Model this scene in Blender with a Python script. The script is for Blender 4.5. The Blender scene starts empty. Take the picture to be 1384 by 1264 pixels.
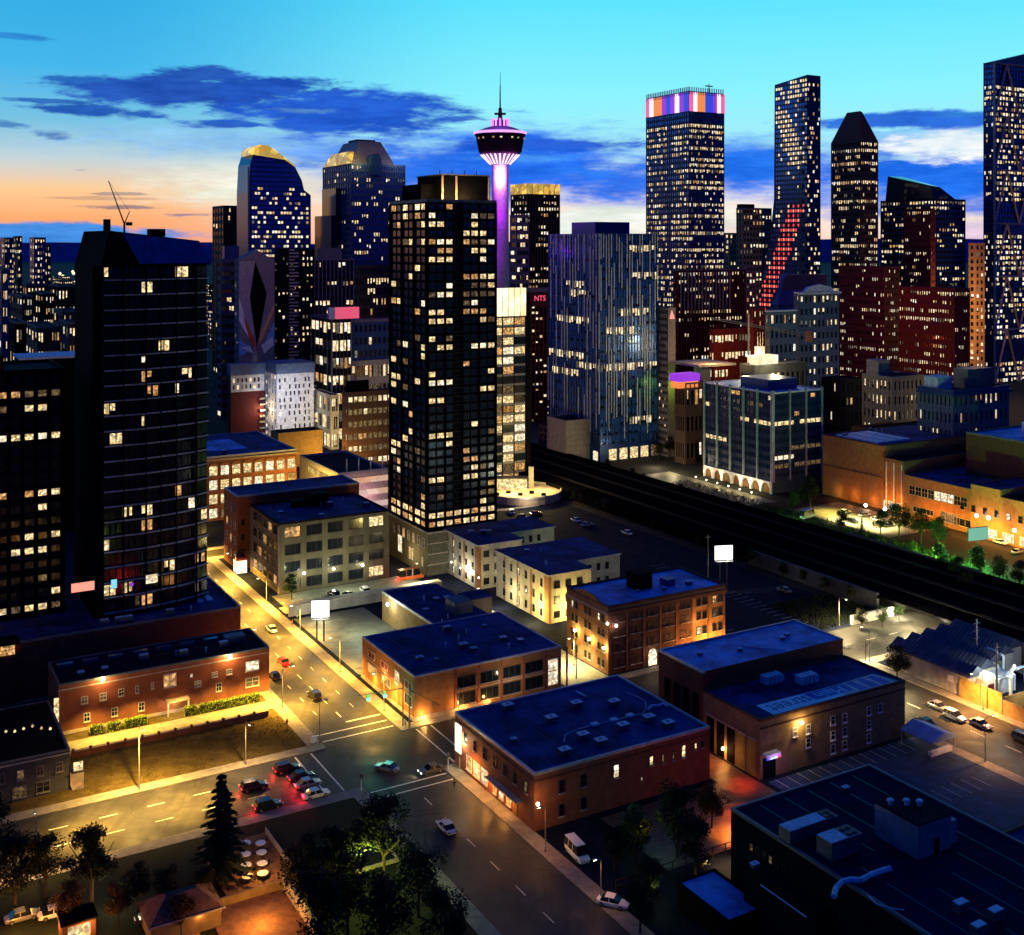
import bpy, bmesh, math, random
from mathutils import Vector, Matrix
R = math.radians
scene = bpy.context.scene
COL = scene.collection
rnd = random.Random(7)

# ---------------------------------------------------------------- camera (level, lens shifted down)
F, CX, YH, H = 1545.0, 692.0, 330.0, 110.0       # focal length, axis and horizon of the view; eye height in metres
cd = bpy.data.cameras.new('camera'); cam = bpy.data.objects.new('camera', cd); COL.objects.link(cam)
cam.location = (0, 0, H); cam.rotation_euler = (R(90), 0, 0)
cd.sensor_fit = 'HORIZONTAL'; cd.sensor_width = 36; cd.lens = F/1384*36
cd.shift_x = 0.0; cd.shift_y = -(632-YH)/1384
cd.clip_start = 1; cd.clip_end = 40000
scene.camera = cam
scene.view_settings.view_transform = 'Standard'; scene.view_settings.look = 'None'
scene.view_settings.exposure = 0.0; scene.view_settings.gamma = 1.0
scene.view_settings.use_curve_mapping = False
scene.render.engine = 'CYCLES'
cy = scene.cycles
cy.use_denoising = True
try: cy.denoiser = 'OPENIMAGEDENOISE'
except Exception: pass
cy.max_bounces = 4; cy.diffuse_bounces = 2; cy.glossy_bounces = 3; cy.transmission_bounces = 2
cy.caustics_reflective = False; cy.caustics_refractive = False
cy.sample_clamp_indirect = 3.0; cy.light_sampling_threshold = 0.02

def lin(r, g, b):
    def f(c):
        c /= 255.0
        return c/12.92 if c <= .04045 else ((c+.055)/1.055)**2.4
    return (f(r), f(g), f(b), 1.0)

# ---------------------------------------------------------------- sky: twilight, brighter ahead, darkening overhead and behind
world = bpy.data.worlds.new('World'); scene.world = world; world.use_nodes = True
wt = world.node_tree
for n_ in list(wt.nodes): wt.nodes.remove(n_)
def nd(t, kind, **k):
    n_ = t.nodes.new(kind)
    for a, b in k.items(): setattr(n_, a, b)
    return n_
def setin(t, sock, v):
    if isinstance(v, (int, float)): sock.default_value = v
    elif isinstance(v, tuple): sock.default_value = v
    else: t.links.new(v, sock)
def mth(t, op, a, b=0.0, c=0.0, clamp=False):
    n_ = nd(t, 'ShaderNodeMath', operation=op, use_clamp=clamp)
    setin(t, n_.inputs[0], a); setin(t, n_.inputs[1], b); setin(t, n_.inputs[2], c)
    return n_.outputs[0]
def mixc(t, f, a, b, kind='MIX'):
    n_ = nd(t, 'ShaderNodeMix', data_type='RGBA', blend_type=kind)
    setin(t, n_.inputs[0], f); setin(t, n_.inputs[6], a); setin(t, n_.inputs[7], b)
    return n_.outputs[2]
def ramp(t, f, stops, interp='LINEAR'):
    n_ = nd(t, 'ShaderNodeValToRGB'); cr = n_.color_ramp; cr.interpolation = interp
    while len(cr.elements) < len(stops): cr.elements.new(.5)
    for el, (p, c) in zip(cr.elements, stops): el.position = p; el.color = c
    setin(t, n_.inputs[0], f)
    return n_.outputs[0]
def smooth(t, x, a, b):
    n_ = nd(t, 'ShaderNodeMapRange', interpolation_type='SMOOTHSTEP')
    setin(t, n_.inputs[0], x); n_.inputs[1].default_value = a; n_.inputs[2].default_value = b
    return n_.outputs[0]
tc = nd(wt, 'ShaderNodeTexCoord')
sp = nd(wt, 'ShaderNodeSeparateXYZ'); wt.links.new(tc.outputs['Generated'], sp.inputs[0])
sx, sy, sz = sp.outputs
az = mth(wt, 'ARCTAN2', sx, sy)
hl = mth(wt, 'SQRT', mth(wt, 'ADD', mth(wt, 'MULTIPLY', sx, sx), mth(wt, 'MULTIPLY', sy, sy)))
el = mth(wt, 'ARCTAN2', sz, hl)
def skyramp(st):                      # elevation in radians, spread over 0..1.6
    return ramp(wt, mth(wt, 'POWER', mth(wt, 'DIVIDE', mth(wt, 'MAXIMUM', el, 0.0), 1.6), 0.5),
                [((e/1.6)**.5, lin(*c)) for e, c in st])
skyL = skyramp([(0, (250, 150, 105)), (.02, (255, 172, 112)), (.045, (255, 205, 150)), (.07, (196, 214, 220)), (.1, (120, 195, 228)),
                (.145, (66, 182, 236)), (.21, (48, 172, 230)), (.5, (14, 90, 190)), (.9, (4, 42, 130)), (1.5, (2, 24, 92))])
skyR = skyramp([(0, (255, 205, 185)), (.03, (255, 236, 222)), (.055, (205, 220, 250)), (.085, (168, 236, 250)), (.13, (138, 243, 255)),
                (.21, (92, 228, 255)), (.5, (14, 100, 205)), (.9, (4, 42, 130)), (1.5, (2, 24, 92))])
sky = mixc(wt, smooth(wt, az, -.36, .02), skyL, skyR)
cv = nd(wt, 'ShaderNodeCombineXYZ')
wt.links.new(az, cv.inputs[0]); wt.links.new(mth(wt, 'MULTIPLY', el, 4.5), cv.inputs[1])
def noise(scale, detail=5, rough=.6, off=0.0):
    mp = nd(wt, 'ShaderNodeMapping'); mp.inputs['Location'].default_value = (off, off*.7, off)
    wt.links.new(cv.outputs[0], mp.inputs[0])
    n_ = nd(wt, 'ShaderNodeTexNoise'); n_.inputs['Scale'].default_value = scale
    n_.inputs['Detail'].default_value = detail; n_.inputs['Roughness'].default_value = rough
    wt.links.new(mp.outputs[0], n_.inputs[0])
    return mth(wt, 'SUBTRACT', n_.outputs[0], .5)
nA, nB, nC = noise(9, 6, .62), noise(22, 6, .62, 3.1), noise(40, 5, .6, 7.7)
wob = mth(wt, 'ADD', mth(wt, 'ADD', mth(wt, 'MULTIPLY', nA, 3.2), mth(wt, 'MULTIPLY', nB, 3.0)), mth(wt, 'MULTIPLY', nC, 1.6))
mott = smooth(wt, mth(wt, 'ADD', mth(wt, 'MULTIPLY', noise(14, 7, .66, 11.0), 1.0), mth(wt, 'MULTIPLY', nC, .35)), -.22, .22)
def cloud(sky, px, py, rx, ry, col, alpha=1.0, soft=.45, k=1.0, nn=None):
    a0 = math.atan((px-CX)/F); e0 = (YH-py)/F*math.cos(a0)
    da = mth(wt, 'DIVIDE', mth(wt, 'SUBTRACT', az, a0), rx/F)
    de = mth(wt, 'DIVIDE', mth(wt, 'SUBTRACT', el, e0), ry/F)
    d = mth(wt, 'SQRT', mth(wt, 'ADD', mth(wt, 'MULTIPLY', da, da), mth(wt, 'MULTIPLY', de, de)))
    v = mth(wt, 'ADD', mth(wt, 'SUBTRACT', 1.0, d), mth(wt, 'MULTIPLY', nn or wob, k))
    m = smooth(wt, v, 0.0, soft)
    m = mth(wt, 'MULTIPLY', m, alpha)
    c0 = lin(*col); c1 = (min(1, c0[0]*1.2+.012), min(1, c0[1]*1.25+.03), min(1, c0[2]*1.2+.04), 1); c2 = (c0[0]*.7, c0[1]*.85, c0[2]*.9, 1)
    return mixc(wt, m, sky, mixc(wt, mott, c2, c1))
sky = cloud(sky, 330, 252, 190, 62, (255, 244, 216), 1, 1.2, .35)
sky = cloud(sky, 310, 190, 330, 36, (136, 186, 240), .85, 1.1, .5)
sky = cloud(sky, 440, 205, 150, 34, (112, 160, 234), .85, .9, .4)
sky = cloud(sky, 680, 226, 305, 72, (16, 100, 230), 1, .7, .28)
sky = cloud(sky, 560, 236, 120, 40, (30, 104, 226), .9, .8, .4)
sky = cloud(sky, 590, 272, 130, 16, (150, 176, 236), .6, .9, .6)
sky = cloud(sky, 830, 312, 120, 42, (255, 240, 214), 1, .4, .22)
sky = cloud(sky, 850, 250, 110, 46, (22, 104, 232), .95, .7, .35)
sky = cloud(sky, 830, 314, 115, 42, (255, 246, 226), 1, .35, .2)
sky = cloud(sky, 745, 196, 180, 12, (6, 78, 204), .9, .6, .5)
sky = cloud(sky, 700, 214, 120, 7, (70, 146, 240), .7, .9, .7)
sky = cloud(sky, 800, 232, 110, 10, (30, 118, 240), .7, .9, .7)
sky = cloud(sky, 900, 322, 90, 24, (255, 224, 208), .8, .7, .3)
sky = cloud(sky, 1020, 224, 140, 50, (20, 108, 234), 1, .7, .28)
sky = cloud(sky, 1010, 296, 100, 26, (255, 228, 216), .95, .6, .3)
sky = cloud(sky, 1250, 236, 260, 82, (18, 106, 234), 1, .7, .26)
sky = cloud(sky, 1285, 196, 130, 26, (240, 248, 255), 1, .6, .6)
sky = cloud(sky, 1180, 214, 70, 8, (150, 200, 250), .7, .8, .8)
sky = cloud(sky, 1235, 165, 190, 14, (12, 92, 214), .95, .45, .42)
sky = cloud(sky, 1330, 318, 70, 26, (244, 200, 222), .9, .9, .35)
sky = cloud(sky, 270, 126, 205, 25, (20, 74, 176), 1, .42, .42)
sky = cloud(sky, 272, 103, 62, 12, (22, 76, 172), 1, .42, .5)
sky = cloud(sky, 360, 118, 110, 17, (18, 76, 182), 1, .42, .5)
sky = cloud(sky, 470, 152, 205, 36, (16, 82, 200), 1, .45, .36)
sky = cloud(sky, 420, 150, 70, 5, (90, 140, 190), .7, .7, .8)
sky = cloud(sky, 130, 151, 100, 10, (22, 84, 176), 1, .4, .5)
sky = cloud(sky, 60, 137, 70, 4, (24, 86, 176), .9, .5, .6)
sky = cloud(sky, 310, 168, 80, 7, (24, 88, 196), .95, .5, .5)
sky = cloud(sky, 85, 108, 56, 5, (28, 96, 184), .9, .5, .6)
sky = cloud(sky, 75, 182, 34, 7, (56, 104, 176), .8, .6, .8)
sky = cloud(sky, 30, 52, 46, 5, (30, 120, 200), .8, .6, .6)
sky = cloud(sky, 12, 168, 30, 8, (50, 110, 180), .8, .5, .6)
sky = cloud(sky, 30, 316, 240, 16, (66, 136, 220), 1, .4, .32)
sky = cloud(sky, 190, 281, 74, 4, (130, 104, 120), .8, .5, .7)
sky = cloud(sky, 255, 290, 60, 5, (128, 110, 144), .8, .5, .7)
sky = cloud(sky, 115, 268, 110, 2.5, (206, 146, 124), .6, .5, .7)
sky = cloud(sky, 160, 262, 40, 2.5, (150, 124, 130), .7, .5, .8)
sky = cloud(sky, 112, 230, 26, 2.5, (120, 120, 140), .7, .5, .8)
sky = cloud(sky, 620, 161, 60, 5, (16, 84, 200), .8, .5, .6)
sky = cloud(sky, 1305, 155, 40, 4, (40, 120, 200), .7, .6, .6)
# towards the back the sky falls off to night blue, smoothly
front = mth(wt, 'MULTIPLY', mth(wt, 'COSINE', mth(wt, 'ADD', az, .15)), mth(wt, 'COSINE', el))
sky = mixc(wt, smooth(wt, front, -.35, .8), lin(7, 36, 120), sky)
below = smooth(wt, sz, -.03, -.002)
sky = mixc(wt, below, lin(3, 6, 16), sky)
nis = nd(wt, 'ShaderNodeTexSky', sky_type='NISHITA'); nis.sun_disc = False
nis.sun_elevation = R(-2.5); nis.sun_rotation = R(-14)
bg1 = nd(wt, 'ShaderNodeBackground'); wt.links.new(nis.outputs[0], bg1.inputs[0]); bg1.inputs[1].default_value = .012
bg2 = nd(wt, 'ShaderNodeBackground'); setin(wt, bg2.inputs[0], sky); bg2.inputs[1].default_value = 1.0
ads = nd(wt, 'ShaderNodeAddShader'); wo = nd(wt, 'ShaderNodeOutputWorld')
wt.links.new(bg1.outputs[0], ads.inputs[0]); wt.links.new(bg2.outputs[0], ads.inputs[1]); wt.links.new(ads.outputs[0], wo.inputs[0])
world.cycles.sampling_method = 'MANUAL'; world.cycles.sample_map_resolution = 512

sd = bpy.data.lights.new('sun', 'SUN'); sun = bpy.data.objects.new('sun', sd); COL.objects.link(sun)
sd.energy = 0.03; sd.angle = R(.5); sd.color = (1, .8, .62)
sun.rotation_euler = (R(88.5), 0, R(180-14+0)); sun.location = (0, 0, 500)

# ---------------------------------------------------------------- grid geometry of the city: e across, n along the main street
C30, S30 = math.cos(R(30)), math.sin(R(30))
def W(e, n, z=0.0): return Vector((C30*e - S30*n, S30*e + C30*n, z))
def en(X, Y): return (C30*X + S30*Y, -S30*X + C30*Y)
def gp(px, py, z=0.0):
    Z = F*(H-z)/(py-YH); return ((px-CX)*Z/F, Z)
def gen(px, py, z=0.0): return en(*gp(px, py, z))
def ray(px, Z): return ((px-CX)*Z/F, Z)
def zat(py, Y): return H-(py-YH)*Y/F
def sol_u(X, Y, px):
    k = (px-CX)/F; return (k*Y-X)/(C30-S30*k)
def sol_n(X, Y, px):
    k = (px-CX)/F; return (X-k*Y)/(S30+C30*k)

# ---------------------------------------------------------------- materials
MATS = {}
def mat(name, col, rough=.8, metal=0.0, var=.25, scale=.6, bump=0.0, spec=.3, streak=False):
    if name in MATS: return MATS[name]
    m = bpy.data.materials.new(name); m.use_nodes = True; t = m.node_tree
    b = t.nodes['Principled BSDF']; MATS[name] = m
    b.inputs['Roughness'].default_value = rough; b.inputs['Metallic'].default_value = metal
    b.inputs['Specular IOR Level'].default_value = spec
    c = tuple(col)+(1,)
    if var > 0:
        tcx = nd(t, 'ShaderNodeTexCoord'); mp = nd(t, 'ShaderNodeMapping')
        mp.inputs['Scale'].default_value = (1, 1, .25) if streak else (1, 1, 1)
        t.links.new(tcx.outputs['Object'], mp.inputs[0])
        n1 = nd(t, 'ShaderNodeTexNoise'); n1.inputs['Scale'].default_value = scale; n1.inputs['Detail'].default_value = 7
        n1.inputs['Roughness'].default_value = .65
        t.links.new(mp.outputs[0], n1.inputs[0])
        f = smooth(t, n1.outputs[0], .3, .7)
        cc = mixc(t, f, tuple(x*(1-var) for x in col)+(1,), tuple(min(1, x*(1+var)) for x in col)+(1,))
        t.links.new(cc, b.inputs['Base Color'])
        if bump:
            bp = nd(t, 'ShaderNodeBump'); bp.inputs['Strength'].default_value = bump; bp.inputs['Distance'].default_value = .1
            n2 = nd(t, 'ShaderNodeTexNoise'); n2.inputs['Scale'].default_value = scale*9; n2.inputs['Detail'].default_value = 4
            t.links.new(tcx.outputs['Object'], n2.inputs[0]); t.links.new(n2.outputs[0], bp.inputs['Height'])
            t.links.new(bp.outputs[0], b.inputs['Normal'])
    else: b.inputs['Base Color'].default_value = c
    return m
def brickmat(name, col, mortar, sc=1.0):
    if name in MATS: return MATS[name]
    m = mat(name, col, .9, 0, .3, .5, .2)
    t = m.node_tree; b = t.nodes['Principled BSDF']
    src = b.inputs['Base Color'].links[0].from_socket
    br = nd(t, 'ShaderNodeTexBrick'); br.inputs['Scale'].default_value = 2.2*sc; br.inputs['Mortar Size'].default_value = .012
    tcx = nd(t, 'ShaderNodeTexCoord'); mp = nd(t, 'ShaderNodeMapping')
    sp_ = nd(t, 'ShaderNodeSeparateXYZ'); cb = nd(t, 'ShaderNodeCombineXYZ')
    t.links.new(tcx.outputs['Object'], sp_.inputs[0])
    t.links.new(mth(t, 'ADD', sp_.outputs[0], sp_.outputs[1]), cb.inputs[0]); t.links.new(sp_.outputs[2], cb.inputs[1])
    t.links.new(cb.outputs[0], br.inputs[0])
    t.links.new(src, br.inputs['Color1']); t.links.new(mixc(t, .5, src, tuple(x*.7 for x in col)+(1,)), br.inputs['Color2'])
    br.inputs['Mortar'].default_value = tuple(mortar)+(1,)
    t.links.new(br.outputs[0], b.inputs['Base Color'])
    return m
def glow(name, col, strength, cells=0.0, lo=.25, direct=False):
    if name in MATS: return MATS[name]
    m = bpy.data.materials.new(name); m.use_nodes = True; t = m.node_tree; MATS[name] = m
    b = t.nodes['Principled BSDF']; b.inputs['Base Color'].default_value = (.02, .02, .02, 1); b.inputs['Roughness'].default_value = .3
    b.inputs['Emission Color'].default_value = tuple(col)+(1,); b.inputs['Emission Strength'].default_value = strength
    if cells > 0:       # what stands behind the glass breaks up the light
        tcx = nd(t, 'ShaderNodeTexCoord'); oi = nd(t, 'ShaderNodeObjectInfo')
        ad = nd(t, 'ShaderNodeVectorMath', operation='ADD'); t.links.new(tcx.outputs['Object'], ad.inputs[0])
        sc_ = nd(t, 'ShaderNodeVectorMath', operation='SCALE'); t.links.new(oi.outputs['Random'], sc_.inputs[0]); sc_.inputs['Scale'].default_value = 57.0
        t.links.new(sc_.outputs[0], ad.inputs[1])
        vo = nd(t, 'ShaderNodeTexVoronoi'); vo.inputs['Scale'].default_value = cells
        t.links.new(ad.outputs[0], vo.inputs[0])
        sx_ = nd(t, 'ShaderNodeSeparateColor'); t.links.new(vo.outputs['Color'], sx_.inputs[0])
        v = mth(t, 'MULTIPLY', sx_.outputs[0], sx_.outputs[0])
        v = mth(t, 'ADD', mth(t, 'MULTIPLY', v, (1-lo)), lo)
        t.links.new(mth(t, 'MULTIPLY', v, strength), b.inputs['Emission Strength'])
        cc = mixc(t, sx_.outputs[1], tuple(col)+(1,), (col[0], col[1]*.72, col[2]*.45, 1))
        t.links.new(cc, b.inputs['Emission Color'])
    if not direct: m.cycles.emission_sampling = 'NONE'
    return m
def asphalt(name, col, rough, spec):
    m = mat(name, col, rough, 0, .3, .25, .25, spec); t = m.node_tree; b = t.nodes['Principled BSDF']; src = b.inputs['Base Color'].links[0].from_socket
    tcx = nd(t, 'ShaderNodeTexCoord'); n1 = nd(t, 'ShaderNodeTexNoise'); n1.inputs['Scale'].default_value = .09; n1.inputs['Detail'].default_value = 8; n1.inputs['Roughness'].default_value = .7
    t.links.new(tcx.outputs['Object'], n1.inputs[0]); vo = nd(t, 'ShaderNodeTexVoronoi', feature='DISTANCE_TO_EDGE'); vo.inputs['Scale'].default_value = .12
    n3 = nd(t, 'ShaderNodeTexNoise'); n3.inputs['Scale'].default_value = 1.2; t.links.new(tcx.outputs['Object'], n3.inputs[0]); wv = mixc(t, .12, tcx.outputs['Object'], n3.outputs['Color']); t.links.new(tcx.outputs['Object'], vo.inputs[0])
    mp = nd(t, 'ShaderNodeMapping'); mp.inputs['Rotation'].default_value = (0, 0, -R(30)); mp.inputs['Scale'].default_value = (.55, .03, 1); t.links.new(tcx.outputs['Object'], mp.inputs[0])
    n4 = nd(t, 'ShaderNodeTexNoise'); n4.inputs['Scale'].default_value = 1.0; n4.inputs['Detail'].default_value = 4; t.links.new(mp.outputs[0], n4.inputs[0])
    c = mixc(t, smooth(t, n1.outputs[0], .42, .62), tuple(x*.55 for x in col)+(1,), src); c = mixc(t, mth(t, 'MULTIPLY', smooth(t, n4.outputs[0], .45, .7), .5), c, tuple(x*.45 for x in col)+(1,))
    c = mixc(t, smooth(t, vo.outputs['Distance'], .0, .012), tuple(x*.35 for x in col)+(1,), c); t.links.new(c, b.inputs['Base Color'])
    t.links.new(mth(t, 'ADD', mth(t, 'MULTIPLY', smooth(t, n1.outputs[0], .35, .65), .3), rough-.2), b.inputs['Roughness']); return m
M = dict(
 asphalt=asphalt('asphalt', (.062, .06, .056), .62, .14), asphalt_dark=mat('asphalt_dark', (.007, .01, .024), .9, 0, .4, .2, .2, .05),
 concrete=mat('concrete', (.22, .2, .17), .85, 0, .25, .5, .15), kerb=mat('kerb_stone', (.26, .24, .2), .8), ground=mat('bare_ground', (.012, .012, .012), .95, 0, .4, .06),
 field=mat('lamplit_brown_grass', (.085, .062, .022), 1, 0, .3, .35, .3, .02), lawn=mat('lawn', (.004, .008, .003), 1, 0, .4, .7, .4),  # field brown: lamplight tint put into the grass colour
 paint=mat('road_paint', (.62, .6, .55), .7, 0, .3, 1.5), ballast=mat('track_ballast', (.004, .004, .005), 1, 0, .4, .8, .3, .0), rust=mat('rail_steel', (.02, .02, .03), .9, 0),
 black=mat('black_cladding', (.004, .004, .006), .85, 0, .3, .5, 0, .03), char=mat('charcoal_panel', (.008, .008, .013), .85, 0, .3, .4, 0, .05),
 slab=mat('balcony_slab_concrete', (.3, .33, .4), .8), dgrey=mat('dark_grey_concrete', (.05, .052, .06), .8), grey=mat('grey_concrete', (.16, .16, .18), .8, 0, .25, .4, 0, .3, True),
 pale=mat('pale_stone', (.34, .33, .33), .8, 0, .2, .4, 0, .3, True), white=mat('white_render', (.8, .81, .84), .75), cream=mat('cream_stucco', (.5, .46, .34), .85, 0, .2, .4), lilac=mat('lilac_grey_panel', (.16, .14, .2), .6),
 brown=mat('brown_stone', (.1, .06, .045), .8), brick=brickmat('red_brick', (.24, .07, .035), (.2, .14, .1)), brickd=brickmat('dark_red_brick', (.13, .04, .025), (.1, .07, .05)),
 bricko=brickmat('orange_brick', (.34, .15, .055), (.3, .2, .1)), brickt=brickmat('tan_brick', (.3, .19, .08), (.3, .22, .12)), bandst=mat('band_stone', (.4, .33, .27), .8),
 roofn=mat('navy_membrane_roof', (.026, .04, .15), .85, 0, .65, .13, .2, .1), roofb=mat('blue_membrane_roof', (.09, .27, .8), .7, 0, .65, .13, .2, .2), roofk=mat('tar_roof', (.008, .009, .02), .9, 0, .35, .2, 0, .05),
 cap=mat('parapet_cap_metal', (.4, .4, .44), .5, .3), hvac=mat('galvanised_metal', (.5, .6, .75), .55, .1), hvacd=mat('grey_metal_housing', (.1, .12, .15), .5, .3),
 gdark=mat('dark_glass', (.008, .011, .02), .12, 0, .3, .2, 0, .5), gblue=mat('blue_glass', (.07, .17, .6), .16, .8, .2, .15, 0, .8), gteal=mat('teal_glass', (.03, .055, .09), .12, .5, .2, .2, 0, .8),
 fwhite=mat('white_frame', (.6, .58, .55), .6), fdark=mat('dark_frame', (.03, .03, .035), .5), fin=mat('pale_fin', (.8, .85, .95), .5, 0), navyc=mat('navy_cladding', (.016, .055, .22), .35, .3),
 ochre=mat('ochre_panel', (.3, .22, .06), .8), redc=mat('maroon_cladding', (.11, .012, .014), .7), pinkm=mat('pink_panel', (.7, .1, .18), .6), steel=mat('painted_steel', (.2, .2, .21), .5, .5), pole=mat('lamp_post_metal', (.25, .25, .24), .5, .4),
 tyre=mat('tyre_rubber', (.01, .01, .01), .9), rim=mat('wheel_rim', (.4, .4, .42), .3, .8), carg=mat('car_glass', (.01, .012, .016), .08, 0, 0, 1, 0, .6),
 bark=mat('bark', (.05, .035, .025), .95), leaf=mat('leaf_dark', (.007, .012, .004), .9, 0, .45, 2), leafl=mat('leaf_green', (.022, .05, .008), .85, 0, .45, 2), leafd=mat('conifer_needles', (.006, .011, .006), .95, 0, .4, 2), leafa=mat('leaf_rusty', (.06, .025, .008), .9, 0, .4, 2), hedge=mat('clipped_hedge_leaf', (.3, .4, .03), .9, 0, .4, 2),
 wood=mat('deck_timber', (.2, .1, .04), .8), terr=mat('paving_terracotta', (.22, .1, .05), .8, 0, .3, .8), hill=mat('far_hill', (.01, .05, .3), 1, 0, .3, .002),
 purple=mat('purple_tinted_concrete', (.4, .3, .45), .8), orange=mat('orange_panel', (.5, .12, .02), .6), sheet=mat('corrugated_roof', (.05, .065, .12), .45, .3, .3, .4),  # floodlight purple is partly put into the tower's concrete colour
 L1=glow('lit_cream', (1, .84, .48), 2.0, 1.7, .2), L2=glow('lit_amber', (1, .6, .24), 1.3, 1.7, .15), L3=glow('lit_white', (1, .98, .8), 2.1, 1.7, .25), L4=glow('lit_dim', (.9, .66, .36), .3, 1.7, .1),
 F1=glow('far_lit_cream', (1, .88, .6), 1.9, .8, .35), F2=glow('far_lit_amber', (1, .62, .28), 1.0, .8, .35), F3=glow('far_lit_white', (.95, 1, .92), 2.0, .8, .4), F4=glow('far_lit_dim', (.75, .75, .6), .32, .8, .3),
 red=glow('lit_red', (1, .05, .05), 1.1), redw=glow('lit_pink_white', (1, .3, .22), 1.3), bulb=glow('lamp_bulb', (1, .85, .5), 14), bulbw=glow('lamp_bulb_white', (1, .97, .85), 14), board=glow('billboard_face', (1, 1, .9), 2.6),
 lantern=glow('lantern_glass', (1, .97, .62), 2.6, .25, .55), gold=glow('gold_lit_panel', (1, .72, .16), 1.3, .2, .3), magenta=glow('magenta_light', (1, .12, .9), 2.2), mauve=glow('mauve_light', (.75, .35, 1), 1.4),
 ledp=glow('led_pink', (1, .12, .4), 1.0), ledo=glow('led_orange', (1, .27, .06), .95), ledb=glow('led_blue', (.03, .08, .8), .9), ledw=glow('led_white', (1, .65, .9), 1.8), ledu=glow('led_purple', (.35, .04, .8), .9),
 tail=glow('tail_lamp', (1, .02, .02), 3), headl=glow('head_lamp', (1, .95, .8), 4), green=glow('signal_green', (.05, 1, .55), 2.5), signr=glow('sign_red', (1, .1, .2), 1.2), dred=mat('sign_dark_red', (.08, .005, .012), .6),
 lime=glow('lime_wash', (.75, 1, .1), 1.0, .3, .5), cyan=glow('cyan_banner', (.25, .75, 1), 1.0), teals=mat('teal_sign', (.25, .6, .5), .5),
)

# ---------------------------------------------------------------- mesh helpers
class MB:
    def __init__(s): s.v = []; s.f = []; s.m = []; s.mats = []
    def mi(s, m):
        if m not in s.mats: s.mats.append(m)
        return s.mats.index(m)
    def quad(s, p, m):
        b = len(s.v); s.v += [tuple(q) for q in p]; s.f.append(tuple(range(b, b+len(p)))); s.m.append(s.mi(m))
    def hexa(s, p, m):      # 8 points: bottom 4 then top 4
        b = len(s.v); s.v += [tuple(q) for q in p]; k = s.mi(m)
        for f in ((3, 2, 1, 0), (4, 5, 6, 7), (0, 1, 5, 4), (1, 2, 6, 5), (2, 3, 7, 6), (3, 0, 4, 7)):
            s.f.append(tuple(b+i for i in f)); s.m.append(k)
    def box(s, x0, x1, y0, y1, z0, z1, m):
        s.hexa([(x0, y0, z0), (x1, y0, z0), (x1, y1, z0), (x0, y1, z0), (x0, y0, z1), (x1, y0, z1), (x1, y1, z1), (x0, y1, z1)], m)
    def tbox(s, T, a0, a1, z0, z1, d0, d1, m):
        s.hexa([T(a0, z0, d1), T(a1, z0, d1), T(a1, z0, d0), T(a0, z0, d0), T(a0, z1, d1), T(a1, z1, d1), T(a1, z1, d0), T(a0, z1, d0)], m)
    def tube(s, p, q, r0, r1, m, n=8):
        p, q = Vector(p), Vector(q); d = (q-p).normalized()
        u = d.cross(Vector((0, 0, 1)) if abs(d.z) < .95 else Vector((1, 0, 0))).normalized(); w = d.cross(u)
        b = len(s.v); k = s.mi(m)
        for c, r in ((p, r0), (q, r1)):
            for i in range(n):
                a = 2*math.pi*i/n; s.v.append(tuple(c + u*math.cos(a)*r + w*math.sin(a)*r))
        for i in range(n):
            j = (i+1) % n; s.f.append((b+i, b+j, b+n+j, b+n+i)); s.m.append(k)
        s.f.append(tuple(b+i for i in reversed(range(n)))); s.m.append(k)
        s.f.append(tuple(b+n+i for i in range(n))); s.m.append(k)
    def lathe(s, prof, m, n=24, c=(0, 0)):
        b = len(s.v); k = s.mi(m)
        for r, z in prof:
            for i in range(n):
                a = 2*math.pi*i/n; s.v.append((c[0]+r*math.cos(a), c[1]+r*math.sin(a), z))
        for j in range(len(prof)-1):
            for i in range(n):
                i2 = (i+1) % n; s.f.append((b+j*n+i, b+j*n+i2, b+(j+1)*n+i2, b+(j+1)*n+i)); s.m.append(k)
        s.f.append(tuple(b+i for i in reversed(range(n)))); s.m.append(k)
        s.f.append(tuple(b+(len(prof)-1)*n+i for i in range(n))); s.m.append(k)
    def prism(s, poly, fn, m):      # poly list of 2D, fn(p, side 0/1)->3D
        b = len(s.v); n = len(poly); k = s.mi(m)
        for sd_ in (0, 1):
            for p in poly: s.v.append(tuple(fn(p, sd_)))
        s.f.append(tuple(b+i for i in range(n))); s.m.append(k)
        s.f.append(tuple(b+n+i for i in reversed(range(n)))); s.m.append(k)
        for i in range(n):
            j = (i+1) % n; s.f.append((b+j, b+i, b+n+i, b+n+j)); s.m.append(k)
    def mesh(s, name):
        me = bpy.data.meshes.new(name); me.from_pydata(s.v, [], s.f)
        for m in s.mats: me.materials.append(m)
        if len(s.mats) > 1: me.polygons.foreach_set('material_index', s.m)
        me.update(); return me
    def build(s, name, parent=None, kind=None, loc=None, rz=None, fix=False):
        if not s.v: return None
        me = s.mesh(name)
        if fix:
            bm = bmesh.new(); bm.from_mesh(me); bmesh.ops.recalc_face_normals(bm, faces=bm.faces); bm.to_mesh(me); bm.free()
        return link(name, me, parent, kind, loc, rz)
def link(name, data, parent=None, kind=None, loc=None, rz=None):
    o = bpy.data.objects.new(name, data); COL.objects.link(o)
    if parent: o.parent = parent
    if kind: o['kind'] = kind
    if loc is not None: o.location = loc
    if rz is not None: o.rotation_euler = (0, 0, rz)
    return o
def tag(o, label, cat, group=None, kind=None):
    o['label'] = label; o['category'] = cat
    if group: o['group'] = group
    if kind: o['kind'] = kind
    return o
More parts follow.
